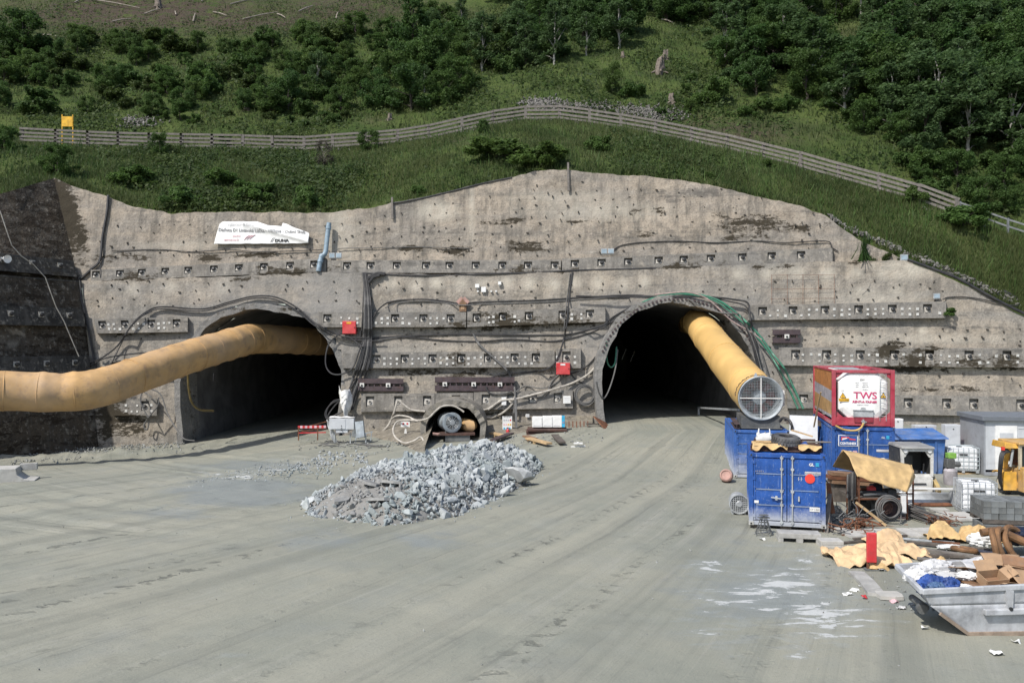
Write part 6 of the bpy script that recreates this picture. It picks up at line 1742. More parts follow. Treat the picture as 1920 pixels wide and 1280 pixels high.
flat = [(.95, .55, 1.10, 1.1, .5, .1, 'wood_brown'), (1.3, .35, 1.12, 1.3, .35, -.05, 'card_in'), (2.3, .35, 1.18, 1.2, .4, .12, 'cardboard'), (3.0, .5, 1.25, 1.3, .6, .2, 'cardboard'), (.6, 1.2, 1.18, .9, .5, .3, 'plastic_clear'), (1.2, 1.45, 1.25, 1.0, .5, -.1, 'cardboard'), (2.0, 1.5, 1.32, 1.2, .5, .1, 'plastic_clear'), (2.8, 1.4, 1.42, 1.3, .55, -.1, 'cardboard'), (.2, .8, 1.1, .7, .5, .5, 'card_in')]
names = ["brown board under the open box in the skip", "long brown sheet along the front rim of the skip", "flat tan carton at the front right of the skip", "large tan sheet at the right end of the skip", "milky plastic film behind the blue bag in the skip", "tan sheet behind the open box in the skip", "milky film at the back rim of the skip", "tan sheet leaning on the back right of the skip", "brown sheet beside the blue bag in the skip"]
for i, (x, y, z, w, d, rz_, mt) in enumerate(flat):
 c = sk(x, y, z+.01*i); w *= .66; d *= .75
 ca, sa = math.cos(rz_), math.sin(rz_); ti = rs.uniform(-.15, .3); tj = rs.uniform(-.12, .12)
 crumple("cardboard_sheet" if 'plastic' not in mt else "plastic_film", lambda u, v: (c.x+((u-.5)*w)*ca-((v-.5)*d)*sa, c.y+((u-.5)*w)*sa+((v-.5)*d)*ca, c.z+(v-.5)*ti+(u-.5)*tj), 12, 8, M[mt], names[i], "cardboard" if 'plastic' not in mt else "plastic film", .05, 2.5, 20+i)
def bundle(name, c, r, mat, label, cat, seed, sq=(1, 1, .7), amp=.28):
 m = MB(); rs_ = seed
 def fn(u, v):
  a = 2*math.pi*u; ph = math.pi*v
  d = Vector((math.sin(ph)*math.cos(a), math.sin(ph)*math.sin(a), math.cos(ph)))
  w = float((1-abs(vnoise(np.array([d.x*2+seed]), np.array([d.y*2+d.z*1.7]), 1.2, 3, seed)[0]))-.6)
  w2 = float((1-abs(vnoise(np.array([d.x*5+seed+d.z*2]), np.array([d.y*5+d.z*4]), 1.2, 2, seed+4)[0]))-.7)
  return Vector(c)+Vector((d.x*sq[0], d.y*sq[1], d.z*sq[2]))*r*(1+amp*w*2.2+amp*w2*1.3)
 m.grid(fn, 36, 22)
 return tag(m.build(name, mat, angle=30), label, cat)
bundle("plastic_bag", sk(-.55, .55, 1.14), .30, M['bag_blue'], "bright blue bag at the left end of the skip", "bag", 3, (1.0, .75, .75))
bundle("plastic_bag", sk(-.62, .25, 1.12), .20, M['jean'], "dull blue bag below the bright blue one in the skip", "bag", 5, (1.0, .8, .8))
bundle("plastic_bag", sk(-.10, .36, 1.16), .21, M['bag_blue'], "small blue bag right of the bright blue one in the skip", "bag", 15, (1.0, .8, .9))
bundle("plastic_bag", sk(-.72, 1.1, 1.2), .22, M['paper'], "white bag in the back left corner of the skip", "bag", 7, (1.1, .9, .7))
bundle("plastic_bag", sk(-.25, 1.45, 1.22), .22, M['plastic_clear'], "milky bag at the back rim of the skip", "bag", 9, (1.2, .9, .6))
bundle("plastic_bag", sk(.42, .35, 1.14), .13, M['paper'], "small white bag right of the blue bags in the skip", "bag", 11, (1.4, .7, .6))
bundle("plastic_bag", sk(1.02, .95, 1.26), .17, M['paper'], "crumpled white paper beside the open box in the skip", "paper", 13, (1.3, .7, .5))
bundle("plastic_bag", sk(.45, 1.6, 1.28), .24, M['plastic_clear'], "large milky bag behind the open box in the skip", "bag", 17, (1.5, .8, .7))
bundle("plastic_bag", sk(2.6, 1.7, 1.34), .26, M['plastic_clear'], "pale sack at the back right of the skip", "bag", 19, (1.6, .7, .6))
# ------------------------------------------------------------------ red post
g = G(1634, 1068)
RPo = empty("marker_post", (g.x, g.y, 0), R(-8), "red box topped marker post standing among tan sheets", "post")
m = MB(); m.box((0, 0, .62), (.26, .12, .82)); m.build("red_panel", M['red'], RPo, bevel=.025)
for x in (-.10, .10):
 m = MB(); m.bar((x, 0, 0), (x, 0, .26), .05); m.build("leg", M['rust'], RPo)
m = MB(); m.box((0, 0, .02), (.36, .2, .04)); m.build("foot", M['conc_dark'], RPo)
# tan sheeting heaps
def heap(cpx, cpy, ax_, ay, h, mat, label, seed, nu=56, nv=40, amp=.15):
 g = G(cpx, cpy)
 def fn(u, v):
  x, y = (u-.5)*2, (v-.5)*2
  sx = 1-.18*math.sin(v*7+seed)*(abs(x) > .8)
  z = h*max(0, 1-(x*x)**.9-(y*y)**.9*.8)**.7
  z += .35*h*float(vnoise(np.array([x*1.5]), np.array([y*1.5]), 1.2, 3, seed)[0])
  k = 1+.22*float(vnoise(np.array([math.atan2(y, x)*1.3]), np.array([seed*1.0]), 1, 2, seed)[0])
  return (g.x+x*ax_*k, g.y+y*ay*k, max(.03, z+.03))
 return crumple("tarpaulin", fn, nu, nv, mat, label, "tarpaulin", amp, 2.1, seed)
heap(1622, 1050, 1.0, .85, .30, M['tarp_pale'], "crumpled tan sheeting spread round the foot of the red post", 31)
heap(1690, 1040, .85, .5, .30, M['tarp_pale'], "folded tan sheeting heaped right of the red post", 35)
heap(1665, 1024, .55, .5, .42, M['tarp_pale'], "tan sheeting heaped behind the red post", 37)
heap(1768, 1010, .5, .45, .42, M['tarp'], "yellow tan sheet draped over scrap in front of the rebar", 41)
heap(1835, 1012, .7, .40, .40, M['tarp'], "yellow tan sheet crest behind the white sack", 43)
heap(1765, 1062, .26, .2, .24, M['tarp'], "small yellow tan scrap behind the skip", 47, nu=18, nv=14)
heap(1648, 1066, .30, .22, .20, M['tarp'], "darker tan fold right of the red post foot", 49, nu=18, nv=14)
bundle("sack", G(1842, 1026)+Vector((0, 0, .22)), .34, M['paper'], "crumpled white sack in front of the yellow tan sheet", "sack", 23, (1.1, .8, .6))
bundle("plastic_bag", G(1782, 1030)+Vector((0, 0, .08)), .22, M['paper'], "flat white scrap under the yellow tan sheet", "plastic scrap", 25, (1.6, .7, .3))
bundle("tarpaulin", G(1905, 1036)+Vector((0.1, 0, .52)), .5, M['navy'], "navy sheet on the brown hoses at the right edge", "tarpaulin", 27, (1.2, .8, .45))
m = MB()
rs = random.Random(21)
HC = G(1885, 1052)
# brown hoses: one thing each
def loop_hose(c, axis, r, rt, mat, label, a0=0, a1=6.283):
 axis = Vector(axis).normalized(); u = axis.orthogonal().normalized(); w = axis.cross(u); c = Vector(c); m = MB(); n = 28
 pts = [c+(u*math.cos(a0+(a1-a0)*i/n)+w*math.sin(a0+(a1-a0)*i/n))*r for i in range(n+1)]
 m.tube(pts, rt, 9); return tag(m.build("hose", mat), label, "hose")
loop_hose(G(1808, 1036)+Vector((0, 0, .10)), (0.1, .1, 1), .30, .075, M['hose_rust'], "dark muddy hose ring lying before the white sack")
loop_hose(HC+Vector((-.25, .1, .45)), (0.9, -.5, .2), .42, .085, M['hose_rust'], "brown hose hoop standing at the right edge behind the skip")
loop_hose(HC+Vector((.05, .15, .42)), (0.7, -.7, .3), .46, .09, M['hose_rust'], "second brown hose hoop right of the first at the right edge")
loop_hose(HC+Vector((.55, .35, .40)), (0.5, -.8, .5), .5, .09, M['hose_rust'], "large brown hose hoop under the navy sheet")
m = MB(); m.tube(catmull([HC+Vector((-.4, .5, .7)), HC+Vector((0.1, .45, .75)), HC+Vector((.7, .3, .5)), HC+Vector((1.2, .0, .35))]), .12, 10); tag(m.build("pipe", M['hose_rust']), "thick muddy pipe across the brown hose hoops", "pipe")
# timbers and profiles lying on the ground
TIM = [(1600, 1012, 1700, 1006, .10, .06, 'wood_dark', "dark timber behind the red post"), (1690, 1012, 1790, 1020, .12, .05, 'galv', "pale metal profile right of the tan heap"), (1700, 1020, 1860, 1036, .16, .08, 'wood_dark', "long dark timber between the tan heap and the hose ring"),
       (1695, 1030, 1850, 1052, .16, .08, 'wood_grey', "long grey timber in the middle of the timber row"), (1710, 1042, 1860, 1048, .18, .08, 'wood_dark', "dark plank nearest the brown hoses"), (1720, 1050, 1850, 1058, .16, .06, 'wood_grey', "grey plank behind the skip"), (1740, 1058, 1880, 1062, .10, .05, 'galv', "thin pale metal strip just behind the skip"),
       (1780, 1030, 1900, 1045, .2, .05, 'navy', "dark sheet strip beside the brown hoses"), (1580, 1020, 1640, 1014, .12, .06, 'wood_dark', "short dark timber left of the tan heap"), (1740, 1016, 1800, 1022, .10, .05, 'rust', "rusty bar before the yellow tan sheet"), (1850, 984, 1840, 1006, .10, .08, 'galv', "grey bar beside the block pallet")]
for i, (xa, ya_, xb, yb_, w, h_, mt, lb) in enumerate(TIM):
 a, b_ = G(xa, ya_), G(xb, yb_); a.z = b_.z = h_/2+.015+.012*(i % 4); m = MB(); m.bar(a, b_, w, h_); tag(m.build("timber" if 'wood' in mt else "steel_profile", M[mt], bevel=.006), lb, "timber" if 'wood' in mt else "profile")
# concrete slabs laid on the ground
SL = [(1640, 1000, 1.5, .9, .05, "large pale slab in front of the covered bench"), (1705, 1000, .42, 1.1, .0, "narrow pale slab right of the large one"), (1752, 998, 1.2, .9, .12, "pale slab in front of the rebar bundle"), (1588, 1000, .45, 1.2, .1, "narrow pale slab left of the large one"), (1800, 970, 1.1, 1.2, .1, "pale slab between loader and caged tank"), (1625, 1096, .42, 1.9, -.16, "kerb slab below the red post"), (1668, 1120, .55, .45, -.1, "small pale slab left of the skip"), (1760, 958, .6, .35, 0, "thin pale slab by the rusty plate")]
for i, (x, y, w, d, rz_, lb) in enumerate(SL):
 g = G(x, y); m = MB(); h_ = .05+.006*i
 n = 9; pts = []
 rs = random.Random(i)
 pts = [(-w/2, -d/2), (w*.1, -d/2-rs.uniform(0, .06)), (w/2, -d/2), (w/2+rs.uniform(-.04, .06), 0), (w/2, d/2), (0, d/2+rs.uniform(-.05, .05)), (-w/2, d/2), (-w/2+rs.uniform(-.05, .05), 0)]
 m.v = [(p_[0], p_[1], 0) for p_ in pts]+[(p_[0]*.98, p_[1]*.98, h_) for p_ in pts]; k_ = len(pts)
 m.face(tuple(range(k_, 2*k_)))
 for j in range(k_): m.face((j, (j+1) % k_, k_+(j+1) % k_, k_+j))
 o = m.build("concrete_slab", M['conc_pale'] if i != 5 else M['conc']); o.location = (g.x, g.y, 0.01); o.rotation_euler.z = rz_; tag(o, lb, "slab")
# debris ground patch, scraps
for i, (x, y, mt, lb) in enumerate(((1622, 1122, 'red', "red scrap on the ground left of the skip"), (1677, 1128, 'palepink', "pink and white wrapper left of the skip"), (1603, 1108, 'paper', "white scrap below the tan heap"), (1615, 1100, 'plastic_clear', "milky scrap beside the kerb slab"), (1653, 1070, 'plastic_clear', "milky scrap right of the red post"), (1870, 1226, 'paper', "white scrap in front of the skip"), (1733, 1178, 'paper', "pale scrap under the skip end"), (1690, 1140, 'plastic_clear', "pale scrap left of the skip end"), (1588, 1115, 'paper', "curled white strip left of the kerb slab"), (1905, 1205, 'paper', "white scrap at the skip keel"), (1430, 1012, 'paper', "white lime crust under the wire stand"), (1475, 1012, 'paper', "white scrap beside the slotted block"), (1410, 985, 'paper', "white scrap at the container corner"))):
 g = G(x, y); rr = .09+.03*(i % 3)
 crumple("litter", lambda u, v: (g.x+(u-.5)*rr*1.6, g.y+(v-.5)*rr*1.2, .03), 8, 6, M[mt], lb, "litter", .07, 7, 60+i, thick=.006)
# ------------------------------------------------------------------ left edge concrete piece
g = G(10, 905)
CB = empty("concrete_kerb", (g.x, g.y, 0), R(20), "pale concrete kerb element lying at the left edge", "kerb")
m = MB(); m.prism([(-2.0, 0), (1.15, 0), (1.15, .06), (.7, .12), (.45, .32), (.40, .62), (-2.0, .66)], 1.1); m.build("element", M['conc_pale'], CB, bevel=.02)
m = MB(); m.box((.72, 1.0, .55), (.7, .2, .3)); m.build("back_rib", M['conc'], CB, bevel=.02)
# ------------------------------------------------------------------ rubble heap
def stone_mesh(seed, mat, sub=1):
 rs = np.random.default_rng(seed)
 import bmesh
 bm = bmesh.new(); bmesh.ops.create_icosphere(bm, subdivisions=sub, radius=1.0)
 for v in bm.verts:
  v.co *= 1+rs.uniform(-.18, .18)
 # chop with a few planes for broken faces
 for k_ in range(9):
  n = Vector(rs.normal(size=3)).normalized(); d = rs.uniform(.28, .62)
  for v in bm.verts:
   q = v.co.dot(n)
   if q > d: v.co -= n*(q-d)
 me = bpy.data.meshes.new("stone"); bm.to_mesh(me); bm.free(); me.materials.append(mat)
 return me
M['rock_dull'] = simple("yard stone", (0.24, 0.245, 0.23), 0.9, var=0.4)
STONES = [stone_mesh(100+i, M['rock'], 2) for i in range(14)]
FP = [(-8.1,31),(-7.3,29),(-5.8,27.9),(-4.2,27.2),(-2,28.8),(-0.9,31.2),(-.2,33.2),(1.0,37.2),(1.45,39.8),(.9,42.2),(-1.5,43.0),(-4.6,40.5),(-7.0,36)]
fpa = np.array(FP)
def fp_dist(x, y):
 """signed distance inside the footprint"""
 x = np.asarray(x, float); y = np.asarray(y, float); ins = np.zeros(x.shape, bool); dm = np.full(x.shape, 1e9)
 n = len(fpa)
 for i in range(n):
  a, b_ = fpa[i], fpa[(i+1) % n]
  c = ((a[1] > y) != (b_[1] > y)) & (x < (b_[0]-a[0])*(y-a[1])/(b_[1]-a[1]+1e-12)+a[0]); ins ^= c
  e = b_-a; t_ = np.clip(((x-a[0])*e[0]+(y-a[1])*e[1])/(e@e), 0, 1)
  dm = np.minimum(dm, np.hypot(x-a[0]-t_*e[0], y-a[1]-t_*e[1]))
 return np.where(ins, dm, -dm)
def pile_h(x, y):
 d = fp_dist(x, y)+vnoise(x, y, .7, 3, 91)*.45
 top = 1.28+0.25*vnoise(x, y, .35, 3, 92)
 k_ = np.maximum(d, 0)*.72
 h_ = top*(1-np.exp(-k_/top*1.25))
 mud = np.exp(-(((x+5.6)/1.5)**2+((y-29.6)/1.7)**2))
 return h_*(1-.22*mud)+gz(x, y)
PILE = empty("rubble_pile", (-3.2, 34.5, 0), 0, "heap of broken blue grey rock in front of the small adit", "rubble pile")
PO = Vector((-3.2, 34.5, 0))
xs = np.arange(-9, 3, .16); ys = np.arange(26.4, 44, .16); XX, YY = np.meshgrid(xs, ys)
hz = pile_h(XX, YY); dd = fp_dist(XX, YY)
mudw = np.exp(-(((XX+5.6)/1.5)**2+((YY-29.6)/1.8)**2)**2)
ZZ = hz-.06+vnoise(XX, YY, 2.5, 3, 93)*.05-(dd < -.1)*.3 + mudw*(1-np.abs(vnoise(XX, YY*1.6, 1.1, 2, 95)))*.16
V = np.stack([XX, YY, ZZ], -1).reshape(-1, 3)-np.array(PO); idx = np.arange(len(V)).reshape(XX.shape)
Q = np.stack([idx[:-1, :-1], idx[:-1, 1:], idx[1:, 1:], idx[1:, :-1]], -1).reshape(-1, 4)
Q = Q[(dd.ravel()[Q].max(1) > -.4)]
o = link("spoil", np_mesh("spoil", V, Q, M['mud'], True), PILE)
rs = np.random.default_rng(17)
cand = []
while len(cand) < 300:
 x, y = rs.uniform(-8.2, 2), rs.uniform(27, 43)
 d = float(fp_dist(np.array([x]), np.array([y]))[0])
 if d < -.05 or (y > 39.5 and rs.random() < .7): continue
 mud = math.exp(-(((x+5.6)/1.6)**2+((y-29.7)/1.9)**2)**2)
 if rs.random() < mud*1.3: continue
 s_ = rs.uniform(.12, .25)*(1.2 if d < 1.2 and x > -5 else 1.0)*(1.35 if rs.random() < .12 else 1)
 cand.append((x, y, s_))
for x, y, s_ in cand:
 o = link("stone", STONES[rs.integers(0, 6)], PILE)
 z = float(pile_h(np.array([x]), np.array([y]))[0])
 o.location = (x-PO.x, y-PO.y, z+s_*.12); o.rotation_euler = tuple(rs.uniform(0, 6.28, 3)); o.scale = (s_*rs.uniform(.9, 1.9), s_*rs.uniform(.9, 1.4), s_*rs.uniform(.6, 1.1))
for x, y, w in ((-4.75, 28.55, .52), (-5.3, 30.3, .6), (-4.55, 30.0, .5), (-6.2, 29.2, .35)):   # flat muddy slabs
 m = MB(); n = 11; q = random.Random(int(w*100)); pr = [(w*q.uniform(.8, 1.15)*math.cos(i*6.283/n), w*.62*q.uniform(.8, 1.15)*math.sin(i*6.283/n)) for i in range(n)]
 m.v = [(a, b_, 0) for a, b_ in pr]+[(a*.93, b_*.93, .10) for a, b_ in pr]; m.face(tuple(range(n, 2*n)))
 for j in range(n): m.face((j, (j+1) % n, n+(j+1) % n, n+j))
 o = m.build("flat_slab", M['slab_mud'], PILE); o.location = (x-PO.x, y-PO.y, float(pile_h(np.array([x]), np.array([y]))[0])+.05); o.rotation_euler = (.25, q.uniform(-.1, .15), q.uniform(0, 3))
MUDP = [(-5.6+rs.normal(0, .85), 29.5+rs.normal(0, .95)) for _ in range(210)]
def scatter_stones(name, pts, mat, parent=None, off=Vector((0, 0, 0)), meshes=None):
 VV, FF = [], []; nb = 0
 meshes = meshes or STONES[6:]
 data = []
 for me in meshes:
  v = np.array([tuple(q.co) for q in me.vertices]); f = np.array([tuple(p.vertices) for p in me.polygons]); data.append((v, f))
 for x, y, z, s_ in pts:
  v, f = data[rs.integers(0, len(data))]
  e = Euler(tuple(rs.uniform(0, 6.28, 3))).to_matrix(); sc = s_*np.array([rs.uniform(.9, 2.0), rs.uniform(.8, 1.4), rs.uniform(.5, 1)])
  w = (v*sc) @ np.array(e).T + np.array([x-off.x, y-off.y, z-off.z]); VV.append(w); FF.append(f+nb); nb += len(w)
 o = link(name, np_mesh(name, np.concatenate(VV), np.concatenate(FF), mat), parent); tag(o, kind="stuff"); return o
pts = []
N = 7000
x = rs.uniform(-8.9, 2.4, N*2); y = rs.uniform(26.6, 43.3, N*2); d = fp_dist(x, y); keep = (d > -.12) | ((d > -1.1) & (rs.random(N*2) < .16*np.exp(np.minimum(d, 0)*2.2)))
mud = np.exp(-(((x+5.6)/1.6)**2+((y-29.7)/1.9)**2)**2); keep &= rs.random(N*2) > mud*.97
x, y, d = x[keep], y[keep], d[keep]; z = pile_h(x, y)
s_ = (.03+.12*rs.random(len(x))**1.7)*np.where(d < -.1, .55, 1)*np.where(d < 0, .7, 1)
pts = np.stack([x, y, z+s_*.2, s_], -1)
scatter_stones("small_stones", pts, M['rock'], PILE, PO)
scatter_stones("mud_lumps", [(x, y, float(pile_h(np.array([x]), np.array([y]))[0])+.02, rs.uniform(.05, .17)) for x, y in MUDP if fp_dist(np.array([x]), np.array([y]))[0] > 0], M['slab_mud'], PILE, PO)
# tail of gravel to the left of the heap, loose stones on the yard and along the wall foot
pts = []
for _ in range(480):
 t_ = rs.random()**.6; px_ = 345+t_*280; py_ = 903-t_*32+rs.normal(0, 5+5*t_); g = G(px_, py_)
 pts.append((g.x, g.y, g.z+.02, rs.uniform(.02, .065)*(0.5+.9*t_)))
for _ in range(150):
 px_ = rs.uniform(585, 690); py_ = rs.normal(862, 8); g = G(px_, py_); pts.append((g.x, g.y, g.z+.02, rs.uniform(.03, .11)))
o = scatter_stones("gravel_tail", pts, M['rock'])
pts = []
for _ in range(420):
 px_ = rs.uniform(-40, 1920); py_ = 820+rs.random()**2.5*440; g = G(px_, py_); pts.append((g.x, g.y, g.z+.003, rs.uniform(.01, .03)*(1 if rs.random() < .95 else 2)))
for _ in range(500):
 px_ = rs.uniform(20, 345); py_ = 868-px_*.105+rs.normal(0, 5); g = G(px_, py_); pts.append((g.x, g.y, g.z+.12, rs.uniform(.03, .11)))
for _ in range(260):
 px_ = rs.choice([rs.uniform(560, 780), rs.uniform(900, 1130)]); py_ = rs.normal(832 if px_ < 800 else 822, 8); g = G(px_, py_); pts.append((g.x, g.y, g.z+.02, rs.uniform(.03, .10)))
for _ in range(300):
 px_ = rs.uniform(1540, 1800); py_ = rs.uniform(985, 1150); g = G(px_, py_); pts.append((g.x, g.y, g.z+.01, rs.uniform(.015, .04)))
scatter_stones("loose_stones", pts, M['rock_dull'])
BO = empty("boulder", G(972, 908), R(20), "large pale boulder at the right foot of the rubble heap", "boulder")
me = stone_mesh(555, M['pale_boulder'] if 'pale_boulder' in M else M['rock'], 2); o = link("rock", me, BO); o.scale = (.85, .7, .68); o.location = (0, 0, .36)
# ------------------------------------------------------------------ things on the wall
BEAMS = [(595,1137,574,616),(170,354,592,627),(1400,1776,563,602),(640,1092,650,692),(1458,1930,649,690),(212,296,745,781),(675,1076,729,774),(1640,1930,738,784),(188,332,670,706)]
UBEAM = (168,1563,462,530)
def woff(x, y, base=0.06):
 for a, b_, c, d in BEAMS:
  if a-2 < x < b_+2 and c-3 < y < d+3: return base+0.45
 return base
def wcable(pts, r, mat, label, group=None, plane=WL, base=0.06, n=6, k=8, name="cable", force=None):
 # densify in the photo plane first so that the cable climbs over the beams
 P2 = catmull([Vector((x, y, 0)) for x, y in pts], k)
 q = []
 for p in P2:
  q.append((p.x, p.y, force if force is not None else woff(p.x, p.y, base)))
 o = [a[2] for a in q]
 for _ in range(3): o = [max(o[i], (o[max(i-1, 0)]+o[i]+o[min(i+1, len(o)-1)])/3) for i in range(len(o))]
 m = MB(); m.tube([plane(a[0], a[1], o[i]) for i, a in enumerate(q)], r, n)
 return tag(m.build(name, mat), label, "cable", group)
K, KG, KP, KGR, KPK = M['cable'], M['cable_grey'], M['cable_pale'], M['cable_green'], M['cable_pink']
# thick line from the wall top at the left corner down to the ledge and the foot
wcable([(203, 366), (200, 400), (192, 445), (187, 488), (170, 506), (150, 524)], .10, K, "thick black pipe running down the upper wall near the left corner", plane=WU, base=.12)
wcable([(150, 526), (153, 560), (162, 600), (172, 650), (180, 690)], .08, K, "black hose hanging down the left corner below the ledge", base=.15)
wcable([(187, 488), (189, 508), (188, 520)], .03, K, "short thin cable over the left end of the top beam", plane=WU, base=.42)
# arch cables of the left tunnel
arcL = [(168, 682), (195, 668), (222, 646), (248, 608), (275, 584), (305, 575), (380, 579), (430, 566), (478, 555), (520, 558), (560, 579), (592, 606), (640, 630), (692, 634)]
wcable(arcL, .055, K, "upper black cable arching over the left tunnel mouth", base=.28)
wcable([(x-2, y+4) for x, y in arcL[2:]]+[(720, 640)], .045, K, "lower black cable arching over the left tunnel mouth", base=.28)
wcable([(205, 690), (222, 655), (240, 620), (262, 596), (285, 583)], .04, K, "thin cable leaving the arch cable left of the left tunnel", base=.3)
wcable([(165, 690), (195, 672), (250, 663), (290, 661), (330, 664)], .05, K, "black cable along the wall just above the sagging duct", base=.3)
# line through the middle with the little house on it
wcable([(690, 640), (698, 600), (715, 575), (740, 564), (790, 561), (830, 564), (865, 569), (900, 566), (1000, 563), (1100, 557), (1180, 553), (1240, 556), (1300, 554), (1352, 559)], .05, K, "upper black cable passing behind the little wooden house")
wcable([(722, 577), (745, 568), (790, 564), (830, 567), (866, 572), (905, 570), (1000, 567), (1100, 561), (1180, 556)], .04, KG, "grey cable just below the upper black cable by the little house")
wcable([(268+412, 512), (760, 516), (840, 516), (930, 513), (1000, 511), (1075, 507), (1150, 505), (1230, 503)], .06, K, "black cable lying along the ledge above the centre wall", base=.0)
wcable([(1073, 509), (1067, 560), (1062, 610), (1053, 650), (1040, 680), (1018, 694), (975, 699), (935, 703), (914, 712), (912, 728), (922, 738), (945, 738), (960, 733)], .055, K, "black cable dropping from the ledge and looping by the long waler")
wcable([(1069, 512), (1062, 570), (1057, 620)], .03, KG, "thin grey cable beside the dropping black cable")
wcable([(700, 633), (760, 630), (850, 627), (950, 628), (1050, 628), (1090, 622), (1130, 610), (1150, 594), (1180, 578), (1228, 561)], .06, K, "black cable strung level between the two tunnels, the upper one")
wcable([(690, 637), (760, 632), (830, 638), (900, 640), (960, 636), (1030, 640), (1075, 633), (1120, 619), (1150, 602), (1172, 590)], .05, K, "black cable strung level between the two tunnels, the lower one")
wcable([(640, 632), (680, 640), (740, 633), (770, 629)], .05, KG, "dusty cable joining the vertical bundle to the level ones")
wcable([(887, 625), (898, 645), (925, 670), (950, 694), (963, 720), (966, 745), (963, 790), (970, 822)], .075, KG, "thick grey cable running diagonally down to the safety board")
wcable([(966, 742), (958, 760), (935, 778), (912, 782), (892, 772)], .07, KP, "pale hose sagging from the diagonal cable to the adit")
wcable([(940, 748), (925, 760), (908, 768), (892, 764)], .055, KP, "shorter pale hose right of the adit arch")
wcable([(1190, 575), (1165, 605), (1140, 640), (1125, 670), (1108, 697), (1075, 717), (1032, 731), (990, 742), (966, 748), (940, 751), (915, 768)], .07, KP, "long pale hose sweeping from the right tunnel to the adit", base=.25)
wcable([(1160, 600), (1138, 640), (1120, 665), (1095, 690), (1062, 704)], .045, K, "black cable from the right tunnel to the lower red box")
wcable([(1070, 700), (1080, 712), (1100, 722), (1112, 735)], .05, K, "black cable from the lower red box to the hose coil")
wcable([(1050, 700), (1035, 715), (1025, 735), (1010, 745), (975, 742)], .045, KG, "grey cable hanging below the lower red box")
wcable([(1058, 706), (1035, 722), (1015, 728), (985, 724), (965, 736)], .04, KG, "thin grey cable looping left of the lower red box")
wcable([(1140, 655), (1120, 690), (1105, 700)], .04, K, "short black cable left of the right tunnel arch")
# arch cables of the right tunnel
wcable([(1128, 690), (1145, 640), (1160, 605), (1185, 580), (1217, 562), (1260, 550), (1300, 551), (1340, 560), (1370, 578), (1400, 604), (1425, 630), (1448, 662), (1470, 690), (1486, 722), (1506, 766)], .075, KGR, "green hose following the arch of the right tunnel", base=.5)
wcable([(1190, 577), (1222, 563), (1262, 552), (1300, 553), (1338, 563), (1366, 582), (1398, 610), (1430, 645), (1455, 682), (1478, 725), (1496, 766)], .06, KGR, "second green hose beside the first on the right tunnel arch", base=.5)
wcable([(1080, 555), (1150, 557), (1230, 556), (1330, 557), (1380, 562), (1402, 568), (1406, 590), (1412, 640), (1420, 680), (1432, 730)], .06, K, "black cable bent down at the upper right of the right tunnel", base=.5)
wcable([(1345, 560), (1372, 566), (1398, 574), (1408, 600), (1418, 650), (1430, 700)], .045, K, "thinner black cable inside the bend at the right tunnel", base=.45)
wcable([(1228, 552), (1290, 548), (1330, 563), (1370, 600), (1408, 622), (1428, 637)], .045, KPK, "pinkish cable crossing the top right of the right tunnel arch", base=.55)
wcable([(1400, 605), (1420, 640), (1436, 690), (1448, 740)], .04, KG, "grey cable hanging right of the right tunnel", "cables hanging right of the right tunnel", base=.6)
wcable([(1395, 600), (1414, 645), (1428, 695), (1440, 745)], .04, KG, "grey cable hanging right of the right tunnel", "cables hanging right of the right tunnel", base=.65)
wcable([(1390, 592), (1408, 640), (1420, 690), (1432, 740)], .04, K, "black cable hanging right of the right tunnel", base=.7)
wcable([(1290, 560), (1315, 575), (1350, 586), (1385, 588)], .05, KG, "grey cable sagging under the crown of the right tunnel arch", base=.6)
m = MB(); m.tube(catmull([P(1137, 640, 54), P(1138, 675, 54.2), P(1145, 688, 54.4), P(1153, 680, 54.6), P(1156, 650, 55)]), .05, 6); tag(m.build("cable", KGR), "short green hose loop inside the left edge of the right tunnel", "cable")
m = MB(); m.tube(catmull([P(1158, 655, 55), P(1154, 690, 54.5), P(1144, 725, 54), P(1133, 746, 53.6), P(1124, 738, 53.3), P(1118, 715, 53)]), .05, 6); tag(m.build("cable", KG), "grey cable loop hanging at the left edge of the right tunnel", "cable")
# vertical bundle between tunnels
for i in range(8):
 rs = random.Random(40+i); dx = (i-3.5)*2.4
 wcable([(684+dx*.5, 513), (688+dx*.55, 545), (690+dx*.8, 590), (689+dx*.9, 640), (684+dx*1.2, 672), (674+dx*1.4+rs.uniform(-3, 3), 705), (662+dx*1.2+rs.uniform(-3, 3), 735), (652+dx, 768)], .055, K if i % 4 else KG, "black cable in the thick vertical bundle between the tunnels" if i % 4 else "grey cable in the thick vertical bundle between the tunnels", "cables of the vertical bundle" if i % 4 else "grey cables of the vertical bundle", base=.16+.03*(i % 3))
wcable([(690, 522), (697, 518), (708, 513), (722, 514)], .13, K, "thick black hose end bent over the ledge at the vertical bundle", base=.2)
wcable([(692, 530), (700, 520), (712, 516)], .10, K, "second thick hose end below the first at the ledge", base=.25)
wcable([(683, 514), (681, 560), (679, 610), (676, 640)], .045, K, "single black cable left of the vertical bundle")
wcable([(618, 640), (611, 665), (612, 688), (624, 701), (645, 700), (662, 688), (672, 662), (680, 640)], .055, K, "black cable hanging in a wide loop right of the left tunnel", base=.3)
wcable([(612, 655), (620, 640), (640, 625), (655, 632), (680, 650)], .045, K, "black cable arching above the wide loop by the left tunnel", base=.3)
